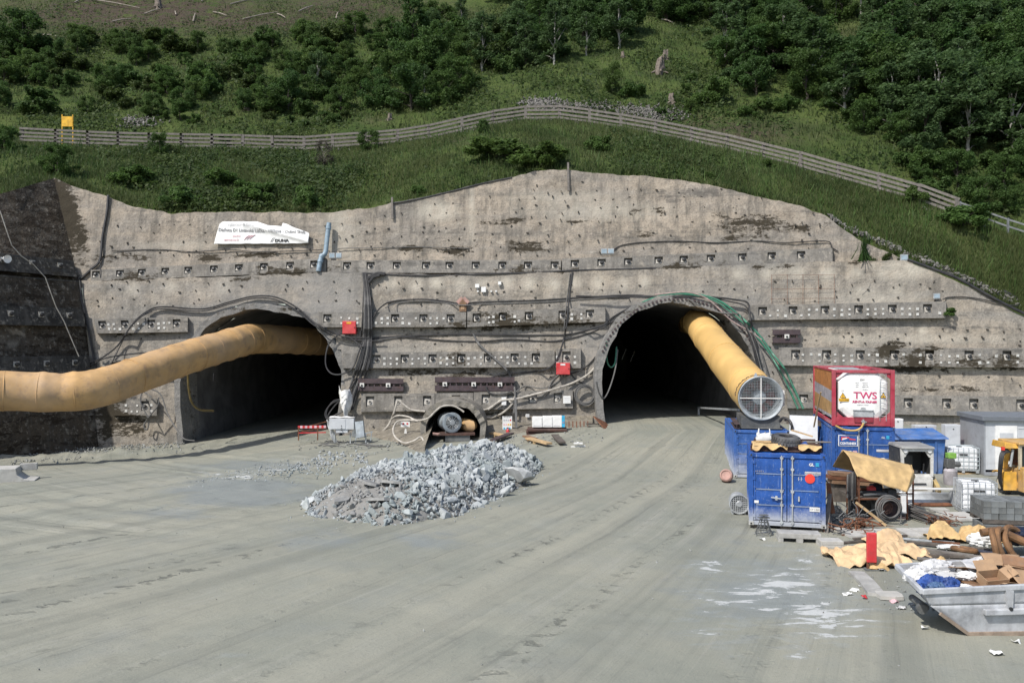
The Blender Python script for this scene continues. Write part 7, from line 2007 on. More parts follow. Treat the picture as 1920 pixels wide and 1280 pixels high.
for i, (dx, dy, s_) in enumerate(((0, 0, 1), (4, 5, .8), (-3, 8, 1.15))):
 wcable([(640, 748), (625-dx, 752+dy), (613-dx*s_, 768+dy), (614, 783+dy*.5), (628, 778), (645, 770)], .05, K, "black cable bent round below the plastic wrap at the left tunnel", "cables bent round below the plastic wrap", base=.9)
# small adit hoses
wcable([(746, 750), (757, 758), (772, 768), (797, 771)], .06, KP, "beige hose hanging from an anchor left of the adit arch", base=.55)
wcable([(745, 750), (738, 775), (728, 797), (712, 812), (692, 818)], .07, KP, "beige hose falling from the anchor to the ground left of the adit", base=.6)
m = MB(); yy = 48.3
m.tube(catmull([P(733, 786, 51), P(745, 779, 50.6), P(765, 781, 50), P(782, 788, 49.2), P(802, 784, yy), P(815, 772, yy), P(828, 762, yy), P(845, 760, yy), P(858, 764, yy), P(870, 772, yy)]), .055, 7); tag(m.build("cable", KP), "beige hose laid over the adit arch", "cable")
m = MB(); m.tube(catmull([P(785, 789, 49.0), P(765, 787, 49.8), P(745, 790, 50), P(737, 805, 49.6), P(742, 820, 48.6), P(758, 830, 47.6), P(776, 826, 47.2), P(788, 819, 47.2), P(794, 826, 47), P(794, 836, 46.8)]), .055, 7); tag(m.build("cable", KP), "beige hose looping down the mortar left of the adit", "cable")
m = MB(); m.tube(catmull([P(352, 700, 52), P(354, 730, 52.5), P(360, 755, 53), P(375, 768, 54), P(400, 770, 56)]), .07, 8); tag(m.build("hose", M['hose_dull']), "yellow hose hanging below the duct in the left tunnel mouth", "hose")
m = MB(); m.tube(catmull([P(272, 725, 53), P(300, 738, 53), P(312, 770, 52.6), P(328, 800, 52), P(345, 822, 51.5), P(365, 826, 51.5)]), .045, 7); tag(m.build("cable", KG), "grey cable running down the left edge of the left tunnel", "cable")
wcable([(285, 745), (268, 735), (264, 755), (278, 785), (276, 805), (270, 798), (280, 780), (296, 760), (297, 745)], .05, KG, "knotted grey cable at the small beam under the sagging duct", base=.6)
# thin ones on the upper wall
wcable([(210, 470), (300, 468), (360, 472), (430, 468), (480, 472), (560, 470), (605, 468)], .03, K, "thin cable sagging along the left half of the upper wall", plane=WU)
wcable([(637, 472), (638, 466), (700, 465), (790, 463), (880, 466)], .03, KG, "thin grey cable leaving the left floodlight pair", plane=WU)
wcable([(1148, 470), (1165, 460), (1200, 455), (1270, 452), (1340, 455), (1420, 452), (1470, 455), (1548, 452), (1560, 464), (1572, 472)], .035, K, "thin black cable along the upper wall right of the floodlights", plane=WU)
wcable([(736, 382), (790, 372), (850, 358), (905, 344), (960, 333)], .06, K, "black hose lying along the sloping top of the upper wall", plane=WU, base=.05)
m = MB(); m.tube(catmull([WL(1702, 487, .1), WL(1760, 508, .1), WL(1800, 524, .1), WL(1850, 552, .1), WL(1900, 578, .1), WL(1960, 606, .1)], 8), .10, 8); tag(m.build("hose", K), "thick black hose on the sloping right edge of the wall", "hose")
m = MB(); m.tube(catmull([onplane(1880, 546, LOW, -1.2), onplane(1905, 560, LOW, -1.2), onplane(1935, 580, LOW, -1.2)], 8), .16, 8); tag(m.build("hose", K), "black pipe end in the grass at the right edge of the photo", "hose")
wcable([(1768, 561), (1780, 557), (1812, 557), (1845, 562), (1880, 570), (1908, 573)], .035, K, "thin black cable right of the small white wall light", base=.1)
# side wall cable
def SWp(px, py, off=.5):
 """point on the (dark) side wall seen at a photo pixel"""
 n = Vector((0.916, -0.40, 0.13)); o0 = Vector((c_lo.x, c_lo.y, 0))
 d = Vector(((px-960)/F, 1, (640-py)/F)); c = Vector((0, 0, CH))
 t_ = ((o0-c).dot(n)+off)/d.dot(n); return c+d*t_
m = MB(); m.tube([SWp(*q) for q in ((0, 395), (10, 425), (22, 460), (40, 480), (62, 495), (85, 520), (94, 545), (105, 575), (120, 602), (136, 640), (148, 668))], .035, 6); tag(m.build("cable", M['cable_pale']), "thin pale cable drooping across the dark side wall", "cable")
lp = SWp(12, 485, .6)
LH = empty("floodlight", lp, R(60), "white floodlight on the dark side wall", "light")
m = MB(); m.lathe([(0.10, -.25), (.16, -.1), (.24, .1), (.26, .14), (.2, .12), (0, .1)], 18, 0, Matrix.Rotation(R(100), 4, 'X')); m.build("shade", M['white'], LH)
m = MB(); m.bar((0, .25, 0), (0, .6, .1), .06); m.build("bracket", M['galv'], LH)
# hose coil by the right tunnel
cc = WL(1097, 741, .35); rs = random.Random(8); m = MB()
for i in range(11): m.ring(cc+Vector((rs.uniform(-.06, .06), -.03*i*.4, rs.uniform(-.05, .09))), (rs.uniform(-.08, .08), 1, rs.uniform(-.08, .08)), .62+.05*rs.uniform(-1, 1), .03, 32, 6)
tag(m.build("hose_coil", KG), "grey hose coil hung on the wall left of the right tunnel", "hose coil")
# red boxes
for px, py, w, h_, lab in ((656, 614, 26, 24, "red cabinet high on the wall beside the vertical cable bundle"), (1056, 691, 26, 22, "red cabinet lower on the wall near the right tunnel")):
 p = WL(px, py, .52 if px > 900 else .3); sc_ = p.y/F
 root = empty("electric_cabinet", p, wall_yaw(), lab, "cabinet"); W_, H_ = w*sc_, h_*sc_
 m = MB(); m.box((0, .0, 0), (W_, .34, H_)); m.build("housing", M['red'], root, bevel=.02)
 m = MB(); m.box((0, -.185, 0), (W_*.94, .03, H_*.92)); d = m.build("door", M['red'], root, bevel=.01)
 m = MB(); m.box((-.02, -.205, H_*.36), (W_*.34, .01, .12)); m.build("label_strip", M['yellow'] if px < 900 else M['offwhite'], d)
 m = MB(); m.box((W_*.40, -.21, 0), (.04, .03, .12)); m.build("latch", M['black'], d)
 for i in range(3):
  m = MB(); m.cyl((-.2+.2*i, 0, -H_/2), (-.2+.2*i, 0, -H_/2-.12), .04, 8); m.build("gland", M['cap'], root)
# banner -------------------------------------------------------------------
b0 = WU(401, 458, .18); bR = WU(579, 458, .18)
M['paleprint'] = simple("very faint print", (0.60, 0.60, 0.61), 0.6, dirt=0, bump=0)
BN = empty("banner", b0, math.atan2(bR.y-b0.y, bR.x-b0.x), "torn white banner with faded lettering tied high on the left wall", "banner")
BW = (bR-b0).length; bh = BW/178*43; tiltb = -math.atan(UPP[2])
BN.rotation_euler = (tiltb, 0, BN.rotation_euler.z)
def btop(u):
 return np.interp(u, [0, .03, .42, .54, .695, .70, .75, .83, .98, 1.0], [.90, 1.0, .985, .81, .77, .92, .86, .70, .49, .44])
def bwave(x, z):
 u, v = x/BW, z/bh
 return -(0.05*math.sin(u*21+v*3)*.5+0.10*math.exp(-((v-(1.15-1.0*u))/.14)**2)*(u > .3)+.05*math.exp(-((v-(1.3-1.25*u))/.07)**2)*(u > .3)+0.03*math.sin(u*50)*v*.5)
m = MB(); NU, NV = 90, 20
def bfn(u, v):
 lean = -0.0
 x = u*BW+0.35*(v*bh)*(1-u)*.55; z = v*float(btop(u))*bh+0.015*math.sin(u*40)*(v < .05)
 return (x, bwave(x, z), z)
m.grid(bfn, NU, NV); o = m.build("cloth", M['banner'] if 'banner' in M else M['white'], BN); o.modifiers.new("solid", 'SOLIDIFY').thickness = .01
def btext(s, size, x, z, mat, width=None, fall=0.0, **k_):
 me = text_mesh(s, size, mat, align='LEFT', **k_); W_ = max(v.co.x for v in me.vertices); f_ = width/W_ if width else 1
 for v in me.vertices:
  v.co.x = v.co.x*f_+x; v.co.z += z-fall*bh*((v.co.x-x)/BW)
  v.co.y = v.co.y*0.5+bwave(v.co.x, v.co.z)-.035
 return link("lettering", me, BN)
btext("NÁRODNÁ DIAĽ", .27, .95, bh*.79, M['paleprint'], 2.0)
btext("Diaľnica D1 Lietavská Lúčka - Višňové - Dubná Skala", .34, .28, bh*.575, M['greyprint'], BW*.92, .16, bold=.006)
btext("SALINI", .21, 1.35, bh*.31, M['palepink'], bold=.003); btext("IMPREGILO", .21, .75, bh*.14, M['palepink'], 1.1, bold=.003)
for i in range(3):
 q = MB(); pts = [(2.25+.20*i+.42*t_, 0, bh*.16+.62*t_-.25*t_*t_+.02*i) for t_ in np.linspace(0, 1, 9)]
 q.tube([(x, bwave(x, z)-.03, z) for x, _, z in pts], [.012+.02*math.sin(math.pi*i2/8) for i2 in range(9)], 6); q.build("logo_stroke", M['palepink'], BN)
btext("DUHA", .27, BW*.645, bh*.08, M['black'], 1.05, bold=.016)
q = MB()
for dx in (0, .12): q.tube([(BW*.60+dx+a*.1, bwave(BW*.60, bh*.15)-.03, bh*.08+b_) for a, b_ in ((-.6, 0), (.3, .05), (1.2, .24), (2.2, .32))], [.01, .02, .018, .008], 5)
q.build("logo_stroke", M['greyprint'], BN)
# drain pipe with a swan neck
DP = empty("drain_pipe", WU(608, 470, .6), 0, "blue grey drain pipe with an offset bend on the upper wall", "pipe"); o0 = DP.location
q = [WU(617, 418, .45), WU(613, 450, .5), WU(610, 474, .55), WU(603, 481, .62), WU(600, 492, .70), WU(597, 509, .75)]
m = MB(); m.tube([Vector(p)-o0 for p in catmull(q, 8)], .17, 14); m.build("pipe", M['pvc'], DP)
for i in (0, 2, 3):
 d = (Vector(q[min(i+1, 5)])-Vector(q[i])).normalized(); c = Vector(q[i])+d*.25; m = MB(); m.cyl(c-o0, c+d*.22-o0, .205, 14); m.build("socket", M['pvc'], DP)
# floodlight pairs and small wall lights
def flood(px, py, lab, plane, n=2, s_=.42, off=.5, pale=True):
 p = plane(px, py, off); root = empty("floodlight", p, wall_yaw(), lab, "light")
 for i in range(n):
  x = (i-(n-1)/2)*s_*1.15
  m = MB(); m.box((x, 0, 0), (s_, .12, s_*.86)); h_ = m.build("housing", M['galv'], root, bevel=.01)
  m = MB(); m.box((x, -.065, .0), (s_*.78, .02, s_*.6)); m.build("glass", M['lampglass'], h_)
 m = MB(); m.bar((-.3*(n-1)-.1, .1, -s_*.48), (.3*(n-1)+.1, .1, -s_*.48), .05); m.bar((0, .08, -s_*.4), (0, .4, -s_*.4), .05); m.build("bracket", M['galv'], root)
M['lampglass'] = simple("lamp glass", (0.30, 0.38, 0.44), 0.15, dirt=0.1)
flood(629, 479, "pair of grey floodlights beside the drain pipe bend", WU)
flood(1139, 471, "pair of grey floodlights above the top beam in the middle", WU)
flood(1695, 483, "single floodlight standing at the right end of the ledge", WL, 1, .5, .0)
flood(1756, 555, "single floodlight above the right hand beam", WL, 1, .42, .3)
# little white boxes
for i, (px, py, w, h_, lab) in enumerate(((895, 536, 8, 7, "left small white box above the little wooden house"), (907, 543, 9, 10, "middle and largest small white box above the little wooden house"), (937, 531, 6, 6, "right small white box above the little wooden house"), (945, 752, 9, 15, "white junction box on the pale hose right of the adit"), (989, 779, 7, 6, "small white sign plate on the wall above the white cartons"), (1063, 749, 14, 14, "white paper sheet on the lowest beam near the hose coil"))):
 p = WL(px, py, woff(px, py, .16)); k_ = p.y/F; root = empty("wall_box", p, wall_yaw(), lab, "box" if i < 4 else "sign")
 m = MB(); m.box((0, .0, 0), (w*k_, .16 if i < 4 else .02, h_*k_)); m.build("housing" if i < 4 else "panel", M['white'], root, bevel=.008)
 if i < 4:
  m = MB(); m.box((0, -.085, 0), (w*k_*.9, .015, h_*k_*.9)); m.build("lid", M['white'], root)
  m = MB(); m.cyl((0, 0, -h_*k_/2), (0, 0, -h_*k_/2-.1), .04, 8); m.build("gland", M['galv'], root)
 else:
  for r_ in range(3):
   m = MB(); m.box((0, -.014, h_*k_*(.25-.25*r_)), (w*k_*.7, .006, .025)); m.build("text_line", M['fadeprint'], root)
for i, px in enumerate((896, 921, 930)):
 p = WL(px, 546, .1); m = MB(); m.cyl(p+Vector((0, -.12, 0)), p+Vector((0, .1, 0)), .07, 10); tag(m.build("wall_peg", M['offwhite']), ("left", "middle", "right")[i]+" tiny pale peg below the small white boxes", "peg")
# little wooden house
p = WL(868, 575, .3); LHs = empty("shrine", p, wall_yaw(), "little wooden house shaped shrine in the middle of the wall", "shrine")
m = MB(); m.box((0, 0, -.02), (.48, .26, .62)); m.build("body", M['shrine'] if 'shrine' in M else M['wood_brown'], LHs)
for s in (-1, 1):
 m = MB(); m.bar((0, -.02, .58), (s*.36, -.02, .24), .34, .05, up=(0, 1, 0)); m.build("roof_board", M['brick'], LHs)
m = MB(); m.prism([(-.22, .28), (.22, .28), (0, .52)], .2, 0, Matrix.Translation((0, -.1, 0))); m.build("gable", M['wood_brown'], LHs)
m = MB(); m.box((0, -.14, -.02), (.26, .02, .36)); m.build("picture", M['cardboard'], LHs)
# rebar mesh on the right wall
RM = empty("mesh_panel", WL(1506, 543, .2), 0, "rusty rebar mesh standing on the right wall above the beam", "mesh"); o0 = RM.location
for i in range(5):
 x = 1447+29.3*i; m = MB(); m.tube([WL(x, 515, .2)-o0, WL(x, 570, .2)-o0], .013, 5); m.build("bar", M['rust'], RM)
for y in (516, 542, 560):
 m = MB(); m.tube([WL(1445, y, .22)-o0, WL(1566, y-1, .22)-o0], .010, 5); m.build("bar", M['rust'], RM)
# posts at the top edge
for px, y0, y1, lab, mt in ((1066, 305, 358, "thin pale post at the highest point of the wall", 'wood_grey'), (736, 370, 410, "thin post on the upper wall where its top starts to rise", 'wood_grey')):
 m = MB(); m.bar(WU(px, y1, .15), WU(px-1, y0, .15), .14, .1); tag(m.build("post", M[mt]), lab, "post")
# electric cabinet under plastic, wrap, barrier -----------------------------------
p = G(640, 826); Y0 = 50.5
EC = empty("electric_cabinet", (P(642, 800, Y0).x, Y0, float(gz(-10.7, Y0))), 0, "grey white T shaped electric cabinet with plastic sheet at the left tunnel", "cabinet")
z0 = P(0, 821, Y0).z-EC.location.z; s_ = Y0/F
m = MB(); m.box((0, 0, z0+15*s_+.3), (22*s_, .4, 15*s_+.4)); m.build("lower_housing", M['hut'], EC, bevel=.015)
m = MB(); m.box((0.0, -.03, z0+27*s_), (46*s_, .45, 20*s_)); m.build("upper_housing", M['hut'], EC, bevel=.015)
m = MB(); m.box((-.2, -.265, z0+27*s_), (26*s_, .02, 18*s_)); d = m.build("door", M['hut'], EC)
for z in (24, 20, 16):
 m = MB(); m.cyl((.0, -.22, z0+z*s_), (.0, -.30, z0+z*s_), .03, 8); m.build("lock", M['black'], EC)
for x in (-.5, .5):
 m = MB(); m.bar((x, 0, 0), (x, 0, z0+10*s_), .06); m.build("leg", M['galv'], EC)
c = EC.location
crumple("plastic_sheet", lambda u, v: (c.x-1.0+.3*u+.35*v, c.y-.1+.3*u, c.z+z0+34*s_-v*1.25-.25*u), 10, 14, M['paper'], "white plastic hanging at the left of the grey white cabinet", "plastic sheet", .12, 2, 71)
crumple("plastic_sheet", lambda u, v: (c.x+.7+.4*u-.1*v, c.y+.05+.2*u, c.z+z0+29*s_-v*.9-.2*u), 10, 12, M['paper'], "white plastic hanging at the right of the grey white cabinet", "plastic sheet", .12, 2, 73)
crumple("plastic_sheet", lambda u, v: (c.x-.8+1.6*u, c.y-.25+.6*v, c.z+z0+38*s_+.04), 14, 6, M['paper'], "white plastic lying on top of the grey white cabinet", "plastic sheet", .06, 2, 75)
pl = [(637, 727, .9), (652, 724, .8), (660, 750, .9), (657, 768, .9), (648, 779, 1.0), (644, 757, 1.1)]
def wrap(u, v):
 a = WL(637+6*v, 726+55*v, 1.0); b_ = WL(655+3*v-3*v*v, 726+45*v, .75)
 p_ = a.lerp(b_, u); p_.y -= .45*math.sin(u*math.pi)*(1-.3*v); p_.x += .25*math.sin(v*5)*(u-.3); p_.z -= .5*u*v; return p_
crumple("plastic_sheet", wrap, 12, 18, M['paper'], "grey white plastic wrap hanging by the cables right of the left tunnel", "plastic sheet", .35, 1.5, 77)
m = MB(); m.bar(P(677, 820, 50), P(674, 790, 50.2), .5, .35); m.bar(P(667, 826, 50), P(668, 815, 50), .06); m.bar(P(686, 830, 50), P(686, 812, 50), .06); m.bar(P(695, 826, 50), P(697, 808, 50), .05); m.bar(P(666, 816, 50), P(699, 809, 50), .06); tag(m.build("pump_stand", M['fan_grey']), "grey pump on a steel stand right of the grey white cabinet", "pump")
m = MB()
for i in range(9):
 rs_ = random.Random(i); g = G(600+rs_.uniform(0, 110), 832+rs_.uniform(-4, 6)); m.tube(catmull([g+Vector((-.6, 0, .05)), g+Vector((-.2, rs_.uniform(-.3, .3), .12)), g+Vector((.3, rs_.uniform(-.3, .3), .05)), g+Vector((.8, rs_.uniform(-.4, .4), .04))]), .035, 5)
tag(m.build("cable_scraps", KG), "grey cable lengths strewn on the ground before the grey white cabinet", "cables")
Yb = 51.0
BRr = empty("barrier", P(585, 822, Yb), R(6), "red and white striped barrier in the left tunnel mouth", "barrier"); k_ = Yb/F; L_ = 52*k_; zt = 22*k_
m = MB(); nn = 12
for i in range(nn): m.box((-L_/2+(i+.5)*L_/nn, 0, zt), (L_/nn, .05, .16), i % 2)
m.build("top_board", [M['barrier_red'] if 'barrier_red' in M else M['red'], M['palepink']], BRr)
m = MB(); m.bar((-L_/2, 0, zt*.5), (L_/2, 0, zt*.52), .06); m.build("lower_rail", M['red'], BRr)
for x in (-.95, .40):
 m = MB(); m.bar((x*L_/2, 0, -.1), (x*L_/2, 0, zt), .07); m.build("leg", M['rust'], BRr)
m = MB(); m.bar((-L_*.35, .5, zt*.9), (L_/2, .3, zt*1.4), .05); m.bar((-L_*.4, .3, zt*.6), (L_/2, .3, zt*.85), .05); m.build("brace", M['rust'], BRr)
# adit fan on its table -------------------------------------------------------------
Yf = 48.75
p = P(848, 792, Yf)
AF = empty("axial_fan", (p.x, Yf, p.z-.62), R(24), "grey fan on a dark table inside the small adit", "fan")
axm = Matrix.Translation((0, 0, .62)) @ Matrix.Rotation(R(90), 4, 'X')
m = MB(); m.lathe([(.5, -1.3), (.56, -1.2), (.56, -.2), (.62, -.05), (.62, 0), (.45, .04), (.42, .03), (.42, -.1)], 28, 0, axm); m.build("casing", M['fan_grey'], AF)
m = MB(); m.lathe([(0, .05), (.16, .05), (.2, 0), (.2, -.2)], 16, 0, axm); m.build("hub", M['galv'], AF)
m = MB(); m.disc(axm @ Vector((0, 0, -.1)), (0, -1, 0), .5); m.build("inner_plate", M['cab_dark'], AF)
m = MB()
for i in range(12):
 a = i*6.283/12; m.bar(axm @ Vector((.18*math.cos(a), .18*math.sin(a), .04)), axm @ Vector((.44*math.cos(a), .44*math.sin(a), .035)), .02)
for r_ in (.25, .33, .41): m.ring(axm @ Vector((0, 0, .04)), (0, 1, 0), r_, .012, 24, 4)
m.build("grille", M['galv'], AF)
for x in (-.35, .35):
 m = MB(); m.bar((x, .2, .18), (x, .2, -.02), .07); m.build("foot", M['fan_dark'], AF)
q = MB(); a = P(879, 797, 49.6); q.tube([a+Vector((-.35, .4, .05)), a, a+Vector((.15, -.06, -.01)), a+Vector((.24, .2, 0))], [.36, .40, .38, .30], 20); q.poly([a+Vector((.16+.38*math.cos(i*6.283/16)*.4, -.09, .38*math.sin(i*6.283/16))) for i in range(16)]); tag(q.build("duct_end", M['duct']), "end of a yellow duct right of the fan in the adit", "duct")
tz = p.z-.64
TBL = empty("steel_table", (P(850, 820, Yf).x+.1, Yf+.1, float(gz(-3.6, Yf))), R(4), "dark steel table carrying the fan in the adit", "table")
m = MB(); m.box((.1, .2, tz-TBL.location.z-.05), (2.2, 1.3, .10)); m.build("top", M['rust_dark'], TBL)
m = MB(); m.box((0.15, .1, (tz-TBL.location.z-.1)/2), (1.5, .9, tz-TBL.location.z-.12)); m.build("base", M['fan_dark'], TBL)
m = MB(); m.cyl((-.95, -.3, tz-TBL.location.z-.05), (-1.35, -.4, tz-TBL.location.z), .09, 10); m.build("handle", M['brick'], TBL)
# safety signs, extinguisher, wooden bits
def board(px, py, w, h_, Y, lab, icons=None, red=False):
 p = P(px, py, Y); k_ = Y/F; root = empty("sign_board", p, 0, lab, "sign")
 m = MB(); m.box((0, 0, 0), (w*k_, .03, h_*k_)); m.build("panel", M['white'], root)
 if icons:
  for (u, v, mt, s_) in icons:
   m = MB(); m.cyl((u*w*k_, -.016, v*h_*k_), (u*w*k_, -.024, v*h_*k_), s_*k_, 12); m.build("symbol", M[mt], root)
 return root
ic = [(-.32+.22*i, .22, 'fadeprint' if i < 3 else 'red', 1.6) for i in range(4)]+[(-.32+.22*i, -.10, 'palepink' if i < 2 else 'yellow', 1.6) for i in range(4)]+[(-.30+.28*i, -.38, 'cyan', 1.9) for i in range(3)]
sb = board(951, 793, 18, 26, 51.8, "white safety board with rows of round symbols right of the adit", ic)
text("POZOR", .14, (0, -.02, .36), M['greyprint'], sb)
sb = board(760, 795, 17, 10, 51.0, "small white warning sign with two round symbols left of the adit", [(-.22, .1, 'red', 1.9), (.22, .1, 'red', 1.9)])
m = MB(); p = P(760, 808, 50.9); m.prism([(-.08, -.14), (.1, -.14), (.06, .14), (-.02, .16)], .05, 0, Matrix.Translation(p)); tag(m.build("paper_tag", M['paper']), "scrap of white paper below the small warning sign", "paper")
for i, (px, lab) in enumerate(((952, "red fire extinguisher standing under the white safety board"),)):
 g = P(px, 822, 51.2); root = empty("fire_extinguisher", (g.x, 51.2, g.z), 0, lab, "fire extinguisher")
 m = MB(); m.lathe([(0, 0), (.11, 0), (.12, .03), (.12, .5), (.06, .6), (.03, .66)], 16); m.build("bottle", M['red'], root)
 m = MB(); m.box((0, 0, .69), (.12, .05, .05)); m.tube([(.05, 0, .68), (.14, 0, .6), (.15, 0, .3)], .015, 6); m.build("hose_head", M['black'], root)
m = MB(); a = P(972, 742, 53); m.bar(P(966, 745, 53.2), P(969, 820, 52.2), .14, .14); tag(m.build("pole", KG), "grey pole standing right of the white safety board", "pole")
N6 = ("first", "second", "third", "fourth", "fifth", "sixth")
# steel plates with white cartons
def sheetpile(cx, cy, Y, w, d, n, lab):
 g = P(cx, cy, Y)
 for i in range(n):
  rs_ = random.Random(i+5); m = MB(); z = g.z+.12+i*.14
  m.box((g.x+rs_.uniform(-.1, .1), Y+rs_.uniform(-.1, .1), z), (w*(1-.02*i), d, .10), 0, (0, 0, rs_.uniform(-.04, .04)))
  tag(m.build("steel_plate", M['rust_dark']), ("lowest", "second lowest", "middle", "second highest", "top")[i]+" rusty plate of the stack under the white cartons", "plate")
 return g.z+.12+n*.14-.02
zt = sheetpile(1026, 824, 50.8, 2.7, 1.6, 5, "")
for i, (x, w, h_, mt) in enumerate(((1007, .62, .62, 'white'), (1026, .62, .66, 'white'), (1044, .62, .68, 'white'))):
 p = P(x, 800, 50.6); root = empty("carton", (p.x, 50.6, zt+.02), R(-4), ("left", "middle", "right blue ended")[i]+" white carton on the stack of rusty plates", "carton")
 m = MB(); m.box((0, .35, h_/2), (w, .8, h_)); m.build("box", M[mt], root, bevel=.008)
 if i == 2:
  m = MB(); m.box((w/2+.10, .35, h_/2), (.18, .82, h_-.02)); m.build("blue_end", M['cyan'], root)
  m = MB(); m.cyl((w/2+.10, -.065, h_*.45), (w/2+.1, -.075, h_*.45), .07, 12); m.build("emblem", M['blue3'], root)
 m = MB(); m.box((0, -.055, .10), (w*.7, .01, .03)); m.build("print_line", M['fadeprint'], root)
for i, (xa, ya, xb, yb2, mt, lab) in enumerate(((990, 828, 1030, 838, 'wood', "fresh plank in front of the stack of rusty plates"), (985, 824, 1002, 829, 'wood_brown', "brown board end left of the fresh plank"), (1040, 822, 1054, 836, 'wood_dark', "dark timber block right of the fresh plank"), (922, 818, 945, 822, 'wood', "board lying right of the adit mouth"), (924, 832, 958, 818, 'steel_brown', "dark bar lying on the ground under the safety board"))):
 a, b_ = G(xa, ya), G(xb, yb2); m = MB(); m.bar(a+Vector((0, 0, .22)), b_+Vector((0, 0, .2)), .4, .10); m.box(a.lerp(b_, .3)+Vector((0, 0, .08)), (.16, .5, .16)); tag(m.build("plank", M[mt]), lab, "plank")
m = MB(); p = G(1084, 838); m.box(p+Vector((0, 0, .22)), (.5, .3, .06)); m.cyl(p, p+Vector((0, 0, .3)), .05, 8); m.bar(p+Vector((-.4, 0, .02)), p+Vector((.4, .1, .05)), .1); tag(m.build("stand", M['offwhite']), "small white stand on the ground right of the rusty plates", "stand")
m = MB(); m.bar(P(1124, 786, 52.6), P(1150, 815, 50.6), 1.1, .06, up=(.6, -.4, .7)); tag(m.build("steel_plate", M['rust']), "rusty plate leaning at the left foot of the right tunnel", "plate")
for i in range(6):
 a = P(1108+i*2.5, 796+5*i, 52-.2*i); m = MB(); m.bar(a+Vector((-.3, 0, .05)), a+Vector((.55, .1, .02)), .12, .1); tag(m.build("sleeper", M['wood_dark']), N6[i]+" dark sleeper from the back beside the leaning rusty plate", "sleeper", "sleepers beside the leaning rusty plate")
for i in range(6):
 x = 1067+7*i; m = MB(); a = P(x, 812, 52.0); b_ = P(x, 790, 52.6); m.bar(a, b_, .08, .08); tag(m.build("rebar_stub", M['rust']), N6[i]+" rusty rebar stub from the left, right of the white cartons", "rebar", "rebar stubs right of the cartons")
m = MB(); m.box(P(387, 728, 62), (.9, .05, 2.4), 0, (0, .08, .3)); tag(m.build("notice_board", M['clad_grey']), "pale panel on the left wall inside the left tunnel", "panel")
m = MB(); m.bar(P(1310, 764, 60), P(1385, 768, 46), .12, .12); m.bar(P(1310, 764, 60), P(1310, 790, 60), .12); tag(m.build("hand_rail", M['galv']), "dark rail across the right side of the right tunnel floor", "rail")
for i, (x, y) in enumerate(((1170, 656), (1186, 660))):
 m = MB(); m.bar(P(x+4, y-2, 75), P(x-4, y+18, 75), .07, .05); tag(m.build("strip_light", M['white']), ("left", "right")[i]+" thin pale strip on the dark wall inside the right tunnel", "strip light")
# ------------------------------------------------------------------ fence on the slope
FN = empty("wooden_fence", (find_hill(985, 226).x, 75, 26), 0, "long grey wooden rail fence running across the slope above the wall", "fence")
FO = Vector(FN.location)
posts = FENCE
def fence_pt(px, h_):
 Yf = float(np.interp(px, _fpx, _fY)); z = float(np.interp(px, _fpx, _fZ)); return Vector(((px-960)/F*Yf, Yf, z+h_))
POSTM = None
ffx = [p for p, _ in posts]
for i, px in enumerate(ffx):
 b = fence_pt(px, -.4); t_ = fence_pt(px, FH+.04)
 if POSTM is None:
  m = MB(); m.box((0, 0, .9), (.26, .2, 1.86)); POSTM = m.mesh("fence_post", M['wood_grey'])
 o = link("post", POSTM, FN); o.location = b-FO; o.rotation_euler = (random.uniform(-.04, .04), random.uniform(-.05, .05), 0)
for i in range(len(ffx)-1):
 for k_, h_ in enumerate((FH-.08, FH*.69, FH*.43, FH*.18)):
  a, b = fence_pt(ffx[i], h_+random.uniform(-.03, .03)), fence_pt(ffx[i+1], h_+random.uniform(-.03, .03))
  a.y -= .1; b.y -= .1
  d = (b-a).normalized(); m = MB(); m.bar(a-d*.12-FO, b+d*.12-FO, .08, .19); m.build("rail", M['wood_grey'], FN)
GR = empty("guard_rail", fence_pt(1800, 0), 0, "grey steel guard rail continuing the fence at the right edge", "guard rail"); gro = Vector(GR.location)
gl_ = [1800, 1845, 1890, 1940, 2000]
for px in gl_:
 b = fence_pt(px, -.3); t_ = fence_pt(px, FH-.15); m = MB(); m.bar(b-gro, t_-gro, .12); m.build("post", M['rail_grey'], GR)
for h_ in (FH-.25, FH-.75):
 for i in range(len(gl_)-1):
  m = MB(); m.bar(fence_pt(gl_[i], h_)-gro, fence_pt(gl_[i+1], h_)-gro, .05, .12); m.build("rail", M['rail_grey'], GR)
# yellow sign
a = fence_pt(113, 0); YS = empty("sign", a+Vector((0, 1.2, 0)), R(4), "blank yellow board on two posts above the fence at the left", "sign")
z0 = P(0, 240, a.y+1.2).z-a.z; z1 = P(0, 216, a.y+1.2).z-a.z
m = MB(); m.box((0, 0, (z0+z1)/2), (1.0, .04, (z1-z0)*.78)); m.build("board", M['yellow'], YS)
for x in (-.5, .5):
 m = MB(); m.bar((x, .05, -.5), (x, .05, z1+.06), .08); m.build("post", M['yellow'], YS)
